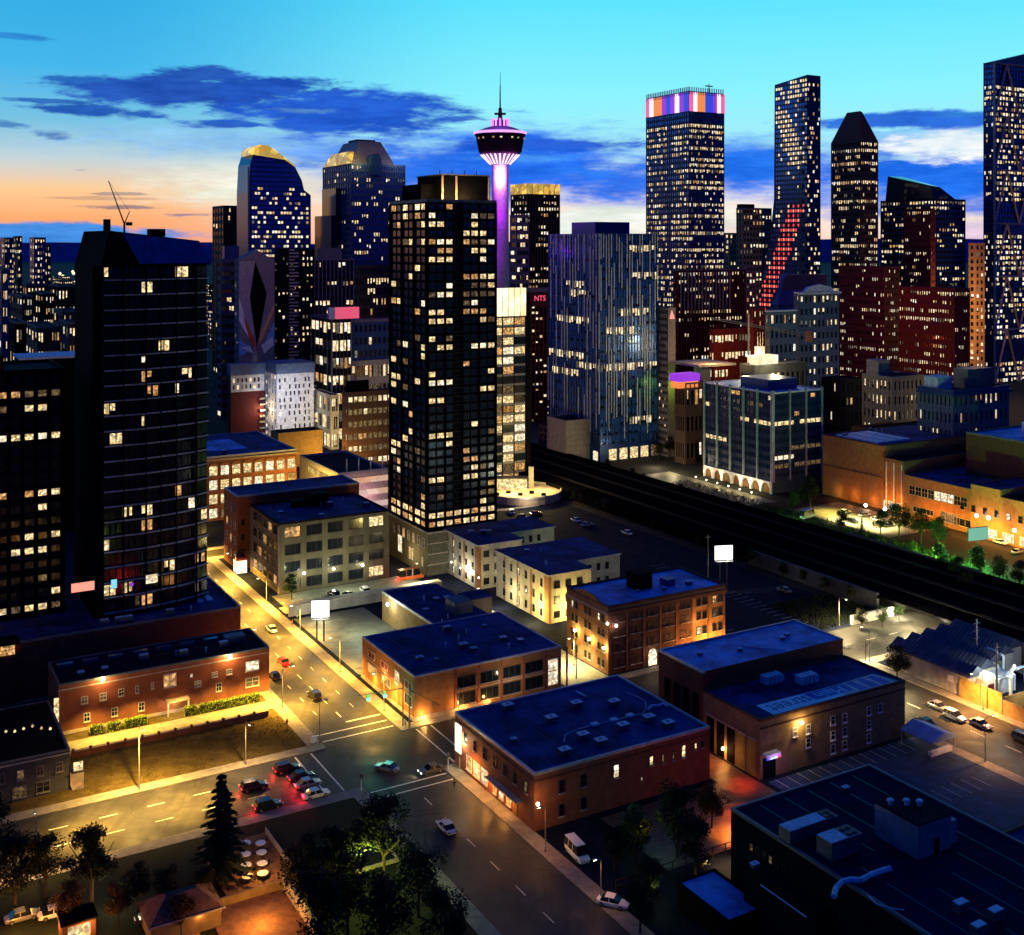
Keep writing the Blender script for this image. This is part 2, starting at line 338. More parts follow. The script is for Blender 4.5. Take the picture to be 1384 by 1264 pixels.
def thing(name, label, cat, loc, rz=0.0, group=None):
    o = bpy.data.objects.new(name, None); COL.objects.link(o); o.location = loc; o.rotation_euler = (0, 0, rz)
    o.empty_display_size = .1
    return tag(o, label, cat, group)
def kids(o): return [c for c in ALLCH.get(o.name, [])]
def light(kind, loc, col, power, size=.3, rot=None, cone=150, blend=1.0):
    l = bpy.data.lights.new('lamp_or_fill_light', kind); l.energy = power; l.color = col
    if kind == 'SPOT': l.spot_size = R(cone); l.spot_blend = blend; l.shadow_soft_size = size
    elif kind == 'POINT': l.shadow_soft_size = size
    elif kind == 'AREA': l.size = size
    o = bpy.data.objects.new('lamp_or_fill_light', l); COL.objects.link(o); o.location = loc
    if rot: o.rotation_euler = rot
    return o

# ---------------------------------------------------------------- windows
WIN = {}
def win_meshes(w, h, style, fm):
    k = (round(w, 2), round(h, 2), style, fm.name)
    if k in WIN: return WIN[k]
    b = MB(); t = min(.09*max(w, h)**.5, .14)
    b.box(-w/2, -w/2+t, -.14, 0, 0, h, fm); b.box(w/2-t, w/2, -.14, 0, 0, h, fm)
    b.box(-w/2+t, w/2-t, -.14, 0, 0, t, fm); b.box(-w/2+t, w/2-t, -.14, 0, h-t, h, fm)
    if style in ('cross', 'double', 'triple'):
        if style == 'triple':
            for q in (-w/6, w/6): b.box(q-t*.3, q+t*.3, -.11, 0, t, h-t, fm)
        else: b.box(-t*.3, t*.3, -.11, 0, t, h-t, fm)
    if style in ('cross', 'sash'): b.box(-w/2+t, w/2-t, -.12, 0, h*.52, h*.52+t*.7, fm)
    fr = b.mesh('window')
    panes = {}
    WIN[k] = (fr, panes, w-2*t, h-2*t, t); return WIN[k]
def add_window(root, loc, rz, w, h, style, fm, pm, sill=None):
    fr, panes, pw, ph, t = win_meshes(w, h, style, fm)
    o = link('window', fr, root, None, loc, rz)
    if pm.name not in panes:
        b = MB(); b.box(-pw/2, pw/2, -.05, -.01, t, t+ph, pm); panes[pm.name] = b.mesh('pane')
    link('pane', panes[pm.name], o)
    if sill:
        key = 'sill'+sill.name
        if key not in panes:
            b = MB(); b.box(-w/2-.1, w/2+.1, -.34, 0, -.16, -.02, sill); panes[key] = b.mesh('sill')
        link('sill', panes[key], o)
    return o
def litpick(r, p, near):
    if not near: p = min(.96, p*1.3)
    if r.random() > p: return None
    q = r.random()
    if near: return M['L1'] if q < .45 else M['L2'] if q < .65 else M['L3'] if q < .8 else M['L4']
    return M['F1'] if q < .5 else M['F2'] if q < .65 else M['F3'] if q < .82 else M['F4']
def litgrid(nf, nb, p, near, seed, rows=(), vary=1.6):
    r = random.Random(seed); g = []
    for f in range(nf):
        pf = p*(1-vary/2+vary*r.random()); row = []; c = 0
        if f in rows: pf = .93
        run = None; left = 0
        for c in range(nb):
            if left <= 0:
                run = litpick(r, max(0, min(1, pf)), near); left = r.choice((1, 1, 1, 2, 2, 3)) if nb > 6 else 1
            row.append(run); left -= 1
        g.append(row)
    return g
def facade(wall, panes, root, T, side, L, z0, z1, nf, nb, o):
    """piers and spandrels proud of the core, panes set back between them; individual windows where o['solo']"""
    t = o.get('t', .35); mg = o.get('mg', .6); wr = o.get('wr', .6); hr = o.get('hr', .55); a00 = t if side == 'W' else 0.0
    pm = o.get('pier', o['wall']); sm = o.get('span', o['wall']); near = o.get('solo', 0) > 0
    zb = z0 + o.get('zoff', 0); fh = (z1-zb)/nf; bw = (L-2*mg)/nb
    pd = o.get('pd', t); sdp = o.get('sd', t-.07)
    if nb > 0:
        x = a00
        for c in range(nb+1):
            c0 = mg+bw*c-bw*(1-wr)/2; c1 = mg+bw*c+bw*(1-wr)/2
            if c == 0: c0 = a00
            if c == nb: c1 = L
            dd = pd if (o.get('pe', 1) == 1 or c % o.get('pe', 1) == 0 or c in (0, nb)) else sdp-.05
            if c1 > c0: wall.tbox(T, max(c0, a00), c1, z0, z1, 0, dd, pm)
        for f in range(nf+1):
            s0 = zb+fh*f-fh*(1-hr)/2; s1 = zb+fh*f+fh*(1-hr)/2
            if f == 0: s0 = z0
            if f == nf: s1 = z1
            if s1 > s0: wall.tbox(T, a00+.02, L-.02, s0, min(s1, z1-.02), 0, sdp, sm)
    lit = o.get('litfn')
    g = litgrid(nf, nb, o.get('p', .2) if side == 'S' else o.get('pw', o.get('p', .2)), near, o['seed']+(7 if side == 'W' else 0), o.get('rows', ()), o.get('vary', 1.6))
    dark = o.get('glass', M['gdark'])
    for f in range(nf):
        for c in range(nb):
            a0 = mg+bw*c+bw*(1-wr)/2; a1 = a0+bw*wr
            if c == 0: a0 = max(a0, a00)
            q0 = zb+fh*f+fh*(1-hr)/2; q1 = q0+fh*hr
            m = lit(side, f, c, nf, nb) if lit else 0
            if m == 0: m = g[f][c]
            m = m or dark
            if o['_cnt'][0] < o.get('solo', 0):
                o['_cnt'][0] += 1
                p = T((a0+a1)/2, q0, 0)
                add_window(root, p, 0 if side == 'S' else R(-90), a1-a0-.02, q1-q0-.02, o.get('style', 'sash'), o.get('frame', M['fdark']), m, o.get('sill'))
            else:
                if m is dark or near: panes.quad([T(a0, q0, .05), T(a1, q0, .05), T(a1, q1, .05), T(a0, q1, .05)], m)
                else:       # a blind or a ceiling hides part of the light
                    jr = o['_jr']; u = a0 if jr.random() < .6 else a0+(a1-a0)*jr.uniform(.1, .5); v = a1 if jr.random() < .6 else a1-(a1-a0)*jr.uniform(.1, .45); w_ = q0+(q1-q0)*jr.choice((0, 0, .15, .4))
                    panes.quad([T(a0, q0, .05), T(a1, q0, .05), T(a1, q1, .05), T(a0, q1, .05)], dark); panes.quad([T(u, w_, .07), T(v, w_, .07), T(v, q1, .07), T(u, q1, .07)], m)
def bl(name, label, cat, cx, xl, xr, ytop, yb=None, Z=None, e=None, nfs=0, nbs=0, nbw=0, group=None, base=0.0, dmax=None, **o):
    """a building from its near corner, its two visible faces and its height"""
    if yb is not None: X, Y = gp(cx, yb, base)
    elif e is not None:
        k = (cx-CX)/F; Y = e/(C30*k+S30); X = k*Y
    else: X, Y = ray(cx, Z)
    h = zat(ytop, Y); wd = sol_u(X, Y, xr); dp = sol_n(X, Y, xl)
    if dmax: dp = min(dp, dmax)
    if o.get('dep'): dp = o['dep']
    root = thing(name, label, cat, (X, Y, 0), R(30), group)
    body(root, wd, dp, 0.0, h, nfs, nbs, nbw, **o)
    root['_'] = 0; del root['_']
    return root, wd, dp, h, (X, Y)
SEED = [100]
def body(root, wd, dp, z0, h, nfs, nbs, nbw, wallname='wall', **o):
    SEED[0] += 1; o.setdefault('seed', SEED[0]); o.setdefault('wall', M['dgrey']); o['_cnt'] = [0]; o['_jr'] = random.Random(SEED[0]*3)
    t = o.get('t', .35)
    w = MB(); p = MB()
    w.box(t, wd, t, dp, z0, h, o.get('core', o['wall']))
    TS = lambda a, z, d: (a, t-d, z)
    TW = lambda a, z, d: (t-d, a, z)
    top = h
    if nbs: facade(w, p, root, TS, 'S', wd, z0, top, nfs, nbs, o)
    else: w.tbox(TS, 0, wd, z0, top, 0, t, o['wall'])
    if nbw: facade(w, p, root, TW, 'W', dp, z0, top, o.get('nfw', nfs), nbw, o)
    else: w.tbox(TW, t, dp, z0, top, 0, t, o['wall'])
    w.build(wallname, root)
    p.build('window_panes', root, 'stuff')
    r = MB(); r.box(.5, wd-.5, .5, dp-.5, h+.01, h+.12, o.get('roof', M['roofk'])); r.build('roof', root)
    pp = o.get('par', .8)
    if pp:
        b = MB(); cm = o.get('capm', o['wall'])
        for q in ((-.05, wd+.05, -.05, .45), (-.05, wd+.05, dp-.45, dp+.05), (-.05, .45, .45, dp-.45), (wd-.45, wd+.05, .45, dp-.45)):
            b.box(q[0], q[1], q[2], q[3], h, h+pp, cm)
        b.build('parapet', root)
    ph = o.get('pent')
    if ph:
        for q in ph:      # fractions x0,x1,y0,y1 and height
            b = MB(); b.box(wd*q[0], wd*q[1], dp*q[2], dp*q[3], h+.12, h+q[4], q[5] if len(q) > 5 else o['wall']); b.build('penthouse', root)
    return w
def blg(name, label, cat, e, n, wd, dp, h, nfs=0, nbs=0, nbw=0, group=None, **o):
    root = thing(name, label, cat, W(e, n), R(30), group)
    body(root, wd, dp, 0.0, h, nfs, nbs, nbw, **o)
    return root
def wins(root, side, lst, style='sash', fm=None, sill=None, off=0.0):
    for q in lst:
        a, z, w, h = q[:4]; m = q[4] if len(q) > 4 and q[4] else M['gdark']
        loc = (a, -.0+off, z) if side == 'S' else (0+off, a, z)
        add_window(root, loc, 0 if side == 'S' else R(-90), w, h, style, fm or M['fdark'], m, sill)
def part(root, name, fn, fix=False, kind=None):
    b = MB(); fn(b); return b.build(name, root, kind, fix=fix)
def boxp(root, name, x0, x1, y0, y1, z0, z1, m):
    b = MB(); b.box(x0, x1, y0, y1, z0, z1, m); return b.build(name, root)
def box_thing(name, label, cat, e, n, wd, dp, z0, z1, m, group=None):
    r = thing(name, label, cat, W(e, n, z0), R(30), group); boxp(r, 'body', 0, wd, 0, dp, 0, z1-z0, m); return r

# ================================================================= THE GROUND
GR = R(30)
def sheet(name, e0, e1, n0, n1, z, m, kind='structure', parent=None):
    b = MB(); b.quad([W(e0, n0, z), W(e1, n0, z), W(e1, n1, z), W(e0, n1, z)], m)
    return b.build(name, parent, kind)
def slabg(name, e0, e1, n0, n1, z0, z1, m):
    b = MB(); b.hexa([W(e0, n0, z0), W(e1, n0, z0), W(e1, n1, z0), W(e0, n1, z0), W(e0, n0, z1), W(e1, n0, z1), W(e1, n1, z1), W(e0, n1, z1)], m)
    return b.build(name, None, 'structure')
b = MB(); b.quad([(-9000, -1500, 0), (9000, -1500, 0), (9000, 15000, 0), (-9000, 15000, 0)], M['ground']); b.build('ground', None, 'structure')
RD = (89.5, 107.5); AV = (215.5, 236.0); S2 = (209.0, 230.0)
sheet('road', RD[0], RD[1], -60, 900, .006, M['asphalt'])
sheet('road', -300, RD[0], AV[0], AV[1], .004, M['asphalt'])
sheet('road', RD[1], 268, AV[0], AV[1], .004, M['asphalt'])
sheet('road', S2[0], S2[1], -60, AV[0], .006, M['asphalt'])
sheet('road', 268, 330, AV[0], AV[1], .004, M['asphalt'])
# pavements: each block has a raised slab with its kerb, the yards inside lie on it
KZ = .13
def blockslab(e0, e1, n0, n1, inner, name='yard'):
    s = 3.0
    for q in ((e0, e1, n0, n0+s), (e0, e1, n1-s, n1), (e0, e0+s, n0+s, n1-s), (e1-s, e1, n0+s, n1-s)):
        slabg('pavement', q[0], q[1], q[2], q[3], 0, KZ, M['concrete'])
    slabg(name, e0+s, e1-s, n0+s, n1-s, 0, KZ-.02, inner)
    kb = MB()
    for q in ((e0-.15, e1+.15, n0-.15, n0), (e0-.15, e1+.15, n1, n1+.15), (e0-.15, e0, n0, n1), (e1, e1+.15, n0, n1)):
        P = [(q[0], q[2]), (q[1], q[2]), (q[1], q[3]), (q[0], q[3])]
        kb.hexa([W(a, c, 0) for a, c in P]+[W(a, c, KZ+.012) for a, c in P], M['kerb'])
    kb.build('kerb', None, 'structure')
blockslab(107.65, 208.85, 236.15, 400, M['asphalt_dark'], 'yard')
blockslab(107.65, 208.85, 60, 215.35, M['asphalt_dark'], 'yard')
blockslab(-60, 89.35, 236.15, 294, M['field'], 'field')
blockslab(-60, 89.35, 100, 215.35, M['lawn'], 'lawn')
blockslab(230.15, 262, 60, 215.35, M['asphalt_dark'], 'yard')
blockslab(-60, 89.35, 296, 520, M['asphalt_dark'], 'yard')
blockslab(107.65, 250, 410, 640, M['asphalt_dark'], 'yard')
sheet('parking_lot', 209.1, 262, 236.3, 420, .02, M['asphalt_dark'])
sheet('parking_lot', 112, 134, 272, 322, KZ+.004, mat('worn_asphalt', (.13, .135, .11), .6, 0, .3, .3, .2))
sheet('parking_lot', 113, 160, 332, 345.5, KZ+.3, mat('worn_asphalt', (.13, .135, .11), .6))
sheet('yard', 153, 160.5, 181, 214, KZ+.004, mat('damp_paving', (.1, .07, .05), .5, 0, .4, .5, .2))
sheet('yard', 124, 160.5, 160, 181, KZ+.006, mat('damp_paving', (.12, .1, .09), .4))
sheet('alley', 153.5, 166.5, 239, 318, KZ+.004, mat('alley_concrete', (.2, .19, .15), .7, 0, .3, .4, .2))
sheet('parking_lot', 162, 206, 133, 176, KZ+.008, mat('blue_grey_lot', (.02, .04, .1), .85, 0, .5, .25, .2))
sheet('path', 40, 88, 262.5, 267.5, KZ+.004, mat('path_asphalt', (.26, .22, .15), .8, 0, .25, .5, .1))
# markings
mk = MB()
def line(e0, n0, e1, n1, w=.28, z=.014):
    a, c = W(e0, n0, z), W(e1, n1, z); d = (c-a).normalized(); p = Vector((-d.y, d.x, 0))*w/2
    mk.quad([a-p, c-p, c+p, a+p], M['paint'])
for n_ in (239.6, 243.2, 209.6, 212.6): line(90, n_, 107, n_, .4)
for e_ in (82.2, 85.8, 110.8, 114.6): line(e_, 216.2, e_, 235.4, .4)
line(79, 216, 79, 226, .5); line(98.5, 247, 107, 247, .5)
for n_ in range(40, 206, 9): line(98.5, n_, 98.5, n_+3.4, .2)
for n_ in range(250, 600, 9): line(98.5, n_, 98.5, n_+3.4, .2)
for n_ in range(254, 520, 9): line(94, n_, 94, n_+2.6, .16); line(103.2, n_, 103.2, n_+2.6, .16)
for e_ in range(-40, 76, 9): line(e_, 222.4, e_+3.4, 222.4, .2); line(e_, 229.2, e_+3.4, 229.2, .2)
for e_ in range(118, 262, 9): line(e_, 225.8, e_+3.4, 225.8, .2)
for n_ in range(60, 206, 9): line(219, n_, 219, n_+4, .25)
line(211.5, 216.5, 211.5, 235, .4); line(214.5, 216.5, 214.5, 235, .4)
mk.build('road_marking', None, 'structure')
lotm = MB(); mk = lotm
for i in range(8): line(114+i*3, 333, 114+i*3, 338, .12, KZ+.32)
for i in range(13): line(164+i*3, 171, 164+i*3, 176, .12, KZ+.02); line(164+i*3, 152, 164+i*3, 157, .12, KZ+.02)
for i in range(24): line(212, 245+i*3, 218, 245+i*3, .12, .03); line(236, 245+i*3, 242, 245+i*3, .12, .03)
lotm.build('parking_marking', None, 'structure')
# railway on its low bank
slabg('railway_bank', 268, 314, -80, 208, 0, 4.2, M['ballast']); slabg('railway_bank', 268, 314, 243, 760, 0, 4.2, M['ballast'])
slabg('railway_bridge_deck', 267, 315, 208, 243, 3.4, 4.25, M['ballast'])
rb = MB()
for e_ in (278, 292, 304):
    for d in (-.72, .72): rb.hexa([W(e_+d+x, n_, z) for z in (4.26, 4.46) for x, n_ in ((-.05, -80), (.05, -80), (.05, 760), (-.05, 760))], M['rust'])
rb.build('rail', None, 'structure')
for e0, e1 in ((267, 268), (314, 315)):
    slabg('retaining_wall', e0, e1, 243, 300, 0, 4.9, M['dgrey']); slabg('retaining_wall', e0, e1, 150, 208, 0, 4.9, M['dgrey'])
slabg('underpass_wall', 250, 267, 236.4, 237.4, 0, 2.6, M['pale']); slabg('underpass_wall', 250, 267, 214, 215, 0, 2.6, M['pale'])
slabg('park_lawn', 316, 358, 120, 420, 0, .1, M['lawn'])
slabg('parking_lot', 336, 364, 300, 352, .1, .16, mat('worn_asphalt', (.13, .135, .11), .6))
slabg('forecourt', 320, 342, 366, 440, 0, .12, mat('worn_asphalt', (.13, .135, .11), .6))
# hills on the horizon
hb = MB(); r_ = random.Random(3); prev = None
for i in range(90):
    X = -7000+i*155; zt = 128+14*math.sin(i*.13)+6*math.sin(i*.41+1)+r_.uniform(-2, 2)
    if prev: hb.quad([(prev[0], 7000, -1), (X, 7000, -1), (X, 7400, zt), (prev[0], 7400, prev[1])], M['hill'])
    prev = (X, zt)
hb.build('hills', None, 'structure')

# ================================================================= NEAR BUILDINGS
# A: brick hall with navy roof at the crossing
A = blg('brick_building', 'two storey brick building at the crossing with navy roof dotted with vent boxes', 'building', 110.5, 183, 42, 32.5, 10.5,
        wall=M['brick'], roof=M['roofn'], capm=M['cap'], par=.55)
wins(A, 'W', [(3+i*4.1, 6.2, 1.3, 2.2, M['L4'] if i == 0 else None) for i in range(7)], 'sash', M['fdark'], M['bandst'])
wins(A, 'W', [(9.5, 1.0, 1.7, 2.6, M['L2']), (12.5, 1.0, 1.7, 2.8, M['L3']), (15, 1.0, 1.4, 2.6, M['L2']), (19.5, 1.2, 2.7, 3, M['L3']), (22.7, 1.2, 2.7, 3, M['L1']), (26, 1.2, 2.4, 3, M['L2'])], 'cross', M['fwhite'], M['bandst'])
wins(A, 'S', [(18.6, 5.9, 1.4, 2.6, M['L3']), (24.7, 4.0, .5, .6, M['L3']), (27.1, 6.4, 1.0, 1.9, M['L1']), (30, 6.2, .7, 1.9, M['L4']), (32.6, 6.2, .6, 1.9, M['L4']), (35.2, 6.1, 1.1, 2.6, M['L1']), (38.3, 7.1, .7, 1.3, M['L1']), (40.0, 7.1, .7, 1.3, None), (6, 6, 1.3, 2.3, None), (11, 6, 1.3, 2.3, None), (6, 1.6, 1.3, 2.3, None), (11, 1.6, 1.3, 2.3, None)], 'sash', M['fdark'], M['bandst'])
boxp(A, 'door', -.12, 0, 6.2, 7.8, .1, 2.9, M['wood'])
boxp(A, 'canopy', -1.5, 0, 4.5, 17, 3.7, 3.95, M['bandst'])
boxp(A, 'string_course', -.1, 42.1, -.1, 0, 9.3, 9.6, M['brickd'])
boxp(A, 'string_course', -.1, 0, 0, 32.4, 9.3, 9.6, M['brickd'])
boxp(A, 'lit_signboard', -.3, 0, 29.5, 32, 3.2, 9, glow('pale_lit_sign', (1, .95, .7), 1.4))
VENT = {}
def roof_vent(e, n, z, s=1.0, label='', group=None, wdt=2.3):
    r = thing('roof_vent', label, 'roof vent', W(e, n, z), R(30), group)
    if 'h' not in VENT:
        b = MB(); b.box(-1.2, 1.2, -.9, .9, .25, 1.35, M['hvacd']); b.box(-1.0, 1.0, -.7, .7, 0, .25, M['fdark']); VENT['h'] = b.mesh('housing')
        b = MB(); b.box(-1.3, 1.3, -1.0, -.3, 1.35, 1.45, M['hvac']); b.box(-1.3, 1.3, .4, 1.0, 1.35, 1.45, M['hvac']); b.box(-1.3, -.6, -.3, .4, 1.35, 1.45, M['hvac']); b.box(.5, 1.3, -.3, .4, 1.35, 1.45, M['hvac']); VENT['l'] = b.mesh('lid')
        b = MB(); b.tube((0, .05, 1.3), (0, .05, 1.42), .38, .38, M['fdark'], 10); VENT['f'] = b.mesh('fan_opening')
    for k, nm in (('h', 'housing'), ('l', 'lid'), ('f', 'fan_opening')):
        o = link(nm, VENT[k], r); o.scale = (s, s, s)
    return r
vents = [(686, 955), (745, 972), (779, 952), (830, 950), (877, 971), (903, 979), (842, 982), (788, 995), (812, 1003), (763, 1016), (694, 998)]
desc = ['nearest the lamplit far corner', 'second in the far row', 'by the long roof pipe', 'at the right end of the far row', 'beside the curled cable', 'nearest the right edge', 'right of the three white hatches', 'below the white hatches', 'just in front of its neighbour', 'nearest the front edge', 'alone and lowest near the street side']
for (px, py), d in zip(vents, desc):
    e, n = gen(px, py+4, 10.7)
    roof_vent(e, n, 10.62, .92 if d != desc[-1] else .5, 'grey vent box on the navy roof, '+d, 'vent boxes on the navy roof')
for (px, py, d) in ((804, 980, 'first'), (830, 974, 'middle'), (852, 968, 'last')):
    e, n = gen(px, py, 10.6); box_thing('roof_hatch', 'small white hatch on the navy roof, %s of the three along the cable' % d, 'roof hatch', e-.8, n-.7, 1.5, 1.3, 10.62, 11, M['white'], 'white hatches on the navy roof')
def cable(name, label, pts, z, r, m, cat='cable'):
    b = MB()
    for p, q in zip(pts, pts[1:]):
        a = gp(p[0], p[1], z); c = gp(q[0], q[1], z); b.tube((a[0], a[1], z), (c[0], c[1], z), r, r, m, 6)
    return tag(b.build(name), label, cat)
cable('roof_cable', 'thin pale cable snaking between the vents on the navy roof', [(762, 1003), (764, 993), (775, 988), (800, 980), (830, 974), (852, 968), (868, 965), (874, 958), (872, 948), (862, 942), (846, 936)], 10.75, .09, M['hvac'])
cable('roof_duct', 'crumpled silver duct at the right edge of the navy roof', [(876, 959), (881, 954), (890, 954), (896, 951), (903, 955)], 10.95, .28, M['hvac'], 'duct')
cable('roof_pipe', 'short grey pipe lying on the navy roof', [(778, 934), (792, 942)], 10.85, .22, M['hvac'], 'pipe')
# lamps on A
def wall_lamp(px, py, e=None, n=None, col=(1, .6, .2), power=3000, label='', group=None, bulb='bulb', r=.35, arm=(0, -1)):
    k = (px-CX)/F
    if e is not None: Y = e/(C30*k+S30)
    else: Y = n/(C30-S30*k)
    X = k*Y; z = zat(py, Y)
    t = thing('wall_lamp', label, 'lamp', (X, Y, z), R(30), group)
    b = MB(); b.lathe([(.02, -r), (r*.7, -r*.7), (r, 0), (r*.7, r*.7), (.02, r)], M[bulb], 10); b.build('lamp_globe', t)
    b = MB(); b.tube((0, 0, r), (-.0 if e is None else .6, .6 if e is None else 0, r+.1), .05, .05, M['pole'], 6); b.build('bracket', t)
    light('POINT', (X, Y, z-.1), col, power, r)
    return t, (X, Y, z)
YEL, AMB, WRM, WHT = (1, .53, .07), (1, .38, .06), (1, .78, .42), (.95, .97, .8)
wall_lamp(727, 1087, e=109.5, col=(1, .5, .12), power=2600, label='glaring amber wall lamp at the street corner of the navy roofed building')
wall_lamp(619, 1001, e=109.3, col=(1, .8, .4), power=7000, label='white hot wall lamp at the crossing end of the navy roofed building')
light('POINT', W(109, 199, 3.2), (1, .4, .08), 1100, .3); light('POINT', W(109, 206, 3.2), (1, .4, .08), 1300, .3); light('POINT', W(109, 192, 3), (1, .4, .08), 900, .3)

# B: two storey brick block across the avenue
B = blg('brick_building', 'low brick shop block with plain black blue roof opposite the green traffic lights', 'building', 112.2, 239.3, 40, 31, 10, wall=M['bricko'], roof=M['roofn'], capm=M['cap'], par=.4)
part(B, 'rear_wing', lambda b: b.box(22, 40, 31, 69, 0, 8, M['brickt'])); part(B, 'roof', lambda b: b.box(22.4, 39.6, 31.4, 68.6, 8, 8.15, M['roofn']))
part(B, 'parapet', lambda b: (b.box(21.9, 22.3, 31, 69, 8, 8.7, M['cap']), b.box(22.3, 40, 68.7, 69.1, 8, 8.7, M['cap'])))
wins(B, 'S', [(13.5+i*6.2, 5.4, 5.0, 2.7, M['L4'] if i == 5 else None) for i in range(4)]+[(13.5+i*6.2, 1.4, 5.0, 2.9, None) for i in range(4)], 'triple', M['fdark'], M['bandst'])
wins(B, 'S', [(37.6, 1.2, 3.0, 6.5, M['L3'])], 'cross', M['fwhite'])
wins(B, 'W', [(3.2, 6.2, 4.0, 2.0, M['redc']), (9.5, 5.2, 2.8, 3.4, M['L1']), (17, 6.6, 4.2, 1.8, M['redc']), (25, 6.6, 4.2, 1.8, M['redc'])], 'double', M['fwhite'])
wins(B, 'W', [(3.2, 2.6, 4.2, 2.6, None), (16, 3, 5.2, 2.2, M['L4']), (24.5, 3, 5.4, 2.2, M['L2'])], 'triple', M['fwhite'])
part(B, 'plinth', lambda b: (b.box(-.4, 20, -.4, 0, .13, 1.0, M['bandst']), b.box(-.4, 0, 0, 31, .13, .8, M['bandst'])))
part(B, 'string_course', lambda b: (b.box(-.12, 0, 0, 31, 5.9, 6.1, M['bandst']), b.box(10.8, 40, -.12, 0, 4.6, 4.8, M['bandst'])))
for i in range(6): part(B, 'pilaster', lambda b: b.box(10.4+i*6.2, 10.9+i*6.2, -.16, 0, .1, 9.9, M['brick']))
boxp(B, 'stair_house', 31, 36.5, 40, 46, 8, 11.5, M['grey'])
for px, py, d, s in ((567, 893, 'with a blue cowl', .9), (640, 880, 'tarnished, beside the yellow lit one', .8), (626, 876, 'lit yellow in the middle of the roof', 1.1), (680, 866, 'long and white near the right edge', .9), (590, 893, 'the smallest in the row of pipes', .5), (612, 818, 'on the rear wing by the wall lamp', .6), (655, 848, 'on the rear wing beside the stair house', .6)):
    e, n = gen(px, py, 10.1); roof_vent(e, n, 10.1, s*.8, 'vent box on the black blue shop roof, '+d, 'vent boxes on the black blue roof')
light('POINT', W(124, 238, 1.6), (1, .42, .08), 1500, .3); light('POINT', W(114, 237.8, 1.2), (1, .5, .12), 1200, .3); light('POINT', W(131, 238, 1.6), (1, .42, .08), 900, .3)
light('POINT', W(110.6, 262, 2.2), YEL, 1200, .3); light('POINT', W(110.6, 250, 2.4), (1, .5, .1), 900, .3); light('POINT', W(110.6, 256, 6), (1, .4, .1), 700, .3)
wall_lamp(524, 817, e=132.6, col=(1, .95, .75), power=6000, label='bright globe lamp on the rear wing wall above the grey parking lot', bulb='bulbw', r=.5)
light('POINT', W(137, 234.5, 5), (1, .8, .5), 900, .3)

# M: tall brick warehouse with painted roof
Mb = blg('warehouse', 'brown brick warehouse with a giant pale banner of lettering painted on its blue roof', 'building', 161.2, 177.5, 42.8, 18, 12, wall=M['brickt'], roof=M['roofn'], capm=M['brickd'], par=.5)
part(Mb, 'rear_block', lambda b: b.box(0, 42.3, 18.02, 34, 0, 16, M['brickd']))
part(Mb, 'roof', lambda b: b.box(.5, 41.8, 18.5, 33.5, 16, 16.15, M['roofb']))
part(Mb, 'parapet', lambda b: (b.box(-.1, .4, 18, 34, 16, 16.5, M['cap']), b.box(.4, 42.4, 33.6, 34.1, 16, 16.5, M['cap']), b.box(.4, 42.4, 18, 18.35, 16, 16.4, M['brickd']), b.box(41.9, 42.4, 18.4, 33.6, 16, 16.4, M['cap'])))
def spx(root_e, root_n, pts, w, h, m=None):      # windows of a face from where they show
    out = []
    X0, Y0, _ = W(root_e, root_n)
    for p in pts:
        a = sol_u(X0, Y0, p[0]); Y = Y0+S30*a; z = zat(p[1], Y); out.append((a, z-h/2, w, h, p[2] if len(p) > 2 else m))
    return out
ws = [(880+x/3.844, 820+y/3.844) for x, y in ((747, 650), (815, 635), (815, 707), (944, 590), (1005, 577), (944, 668), (1005, 650), (944, 738), (1005, 718), (1130, 540), (1188, 525), (1130, 615), (1130, 682))]
wins(Mb, 'S', [q[:4]+(M['L4'] if i in (0, 1) else None,) for i, q in enumerate(spx(161.2, 177.5, ws, 1.35, 1.9))], 'sash', M['fwhite'], M['white'])
boxp(Mb, 'string_course', -.1, 42.9, -.12, 0, 10.4, 10.7, M['brickd'])
boxp(Mb, 'loading_door', .8, 4.2, -.1, 0, .1, 4.4, M['black'])
part(Mb, 'lit_canopy', lambda b: (b.box(.5, 4.4, -1.4, 0, 4.9, 5.5, M['white']), b.box(.5, 1.6, -1.46, -1.4, 4.5, 4.9, M['ledb']), b.box(1.6, 2.6, -1.46, -1.4, 4.5, 4.9, M['cyan']), b.box(2.6, 3.4, -1.46, -1.4, 4.5, 4.9, M['ledw']), b.box(3.4, 4.4, -1.46, -1.4, 4.5, 4.9, M['ledp'])))
for i in range(5): boxp(Mb, 'bay_recess', -.08, 0, 1.2+i*3.3, 3.6+i*3.3, .2, 7.5, M['ochre'] if i < 2 else M['black'])
for i in range(5): boxp(Mb, 'lintel', -.2, 0, 1.0+i*3.3, 3.8+i*3.3, 7.6, 8, M['bandst'])
for i in range(4): boxp(Mb, 'rear_window', -.1, 0, 19.5+i*3.4, 21.6+i*3.4, 3, 11, M['black'])
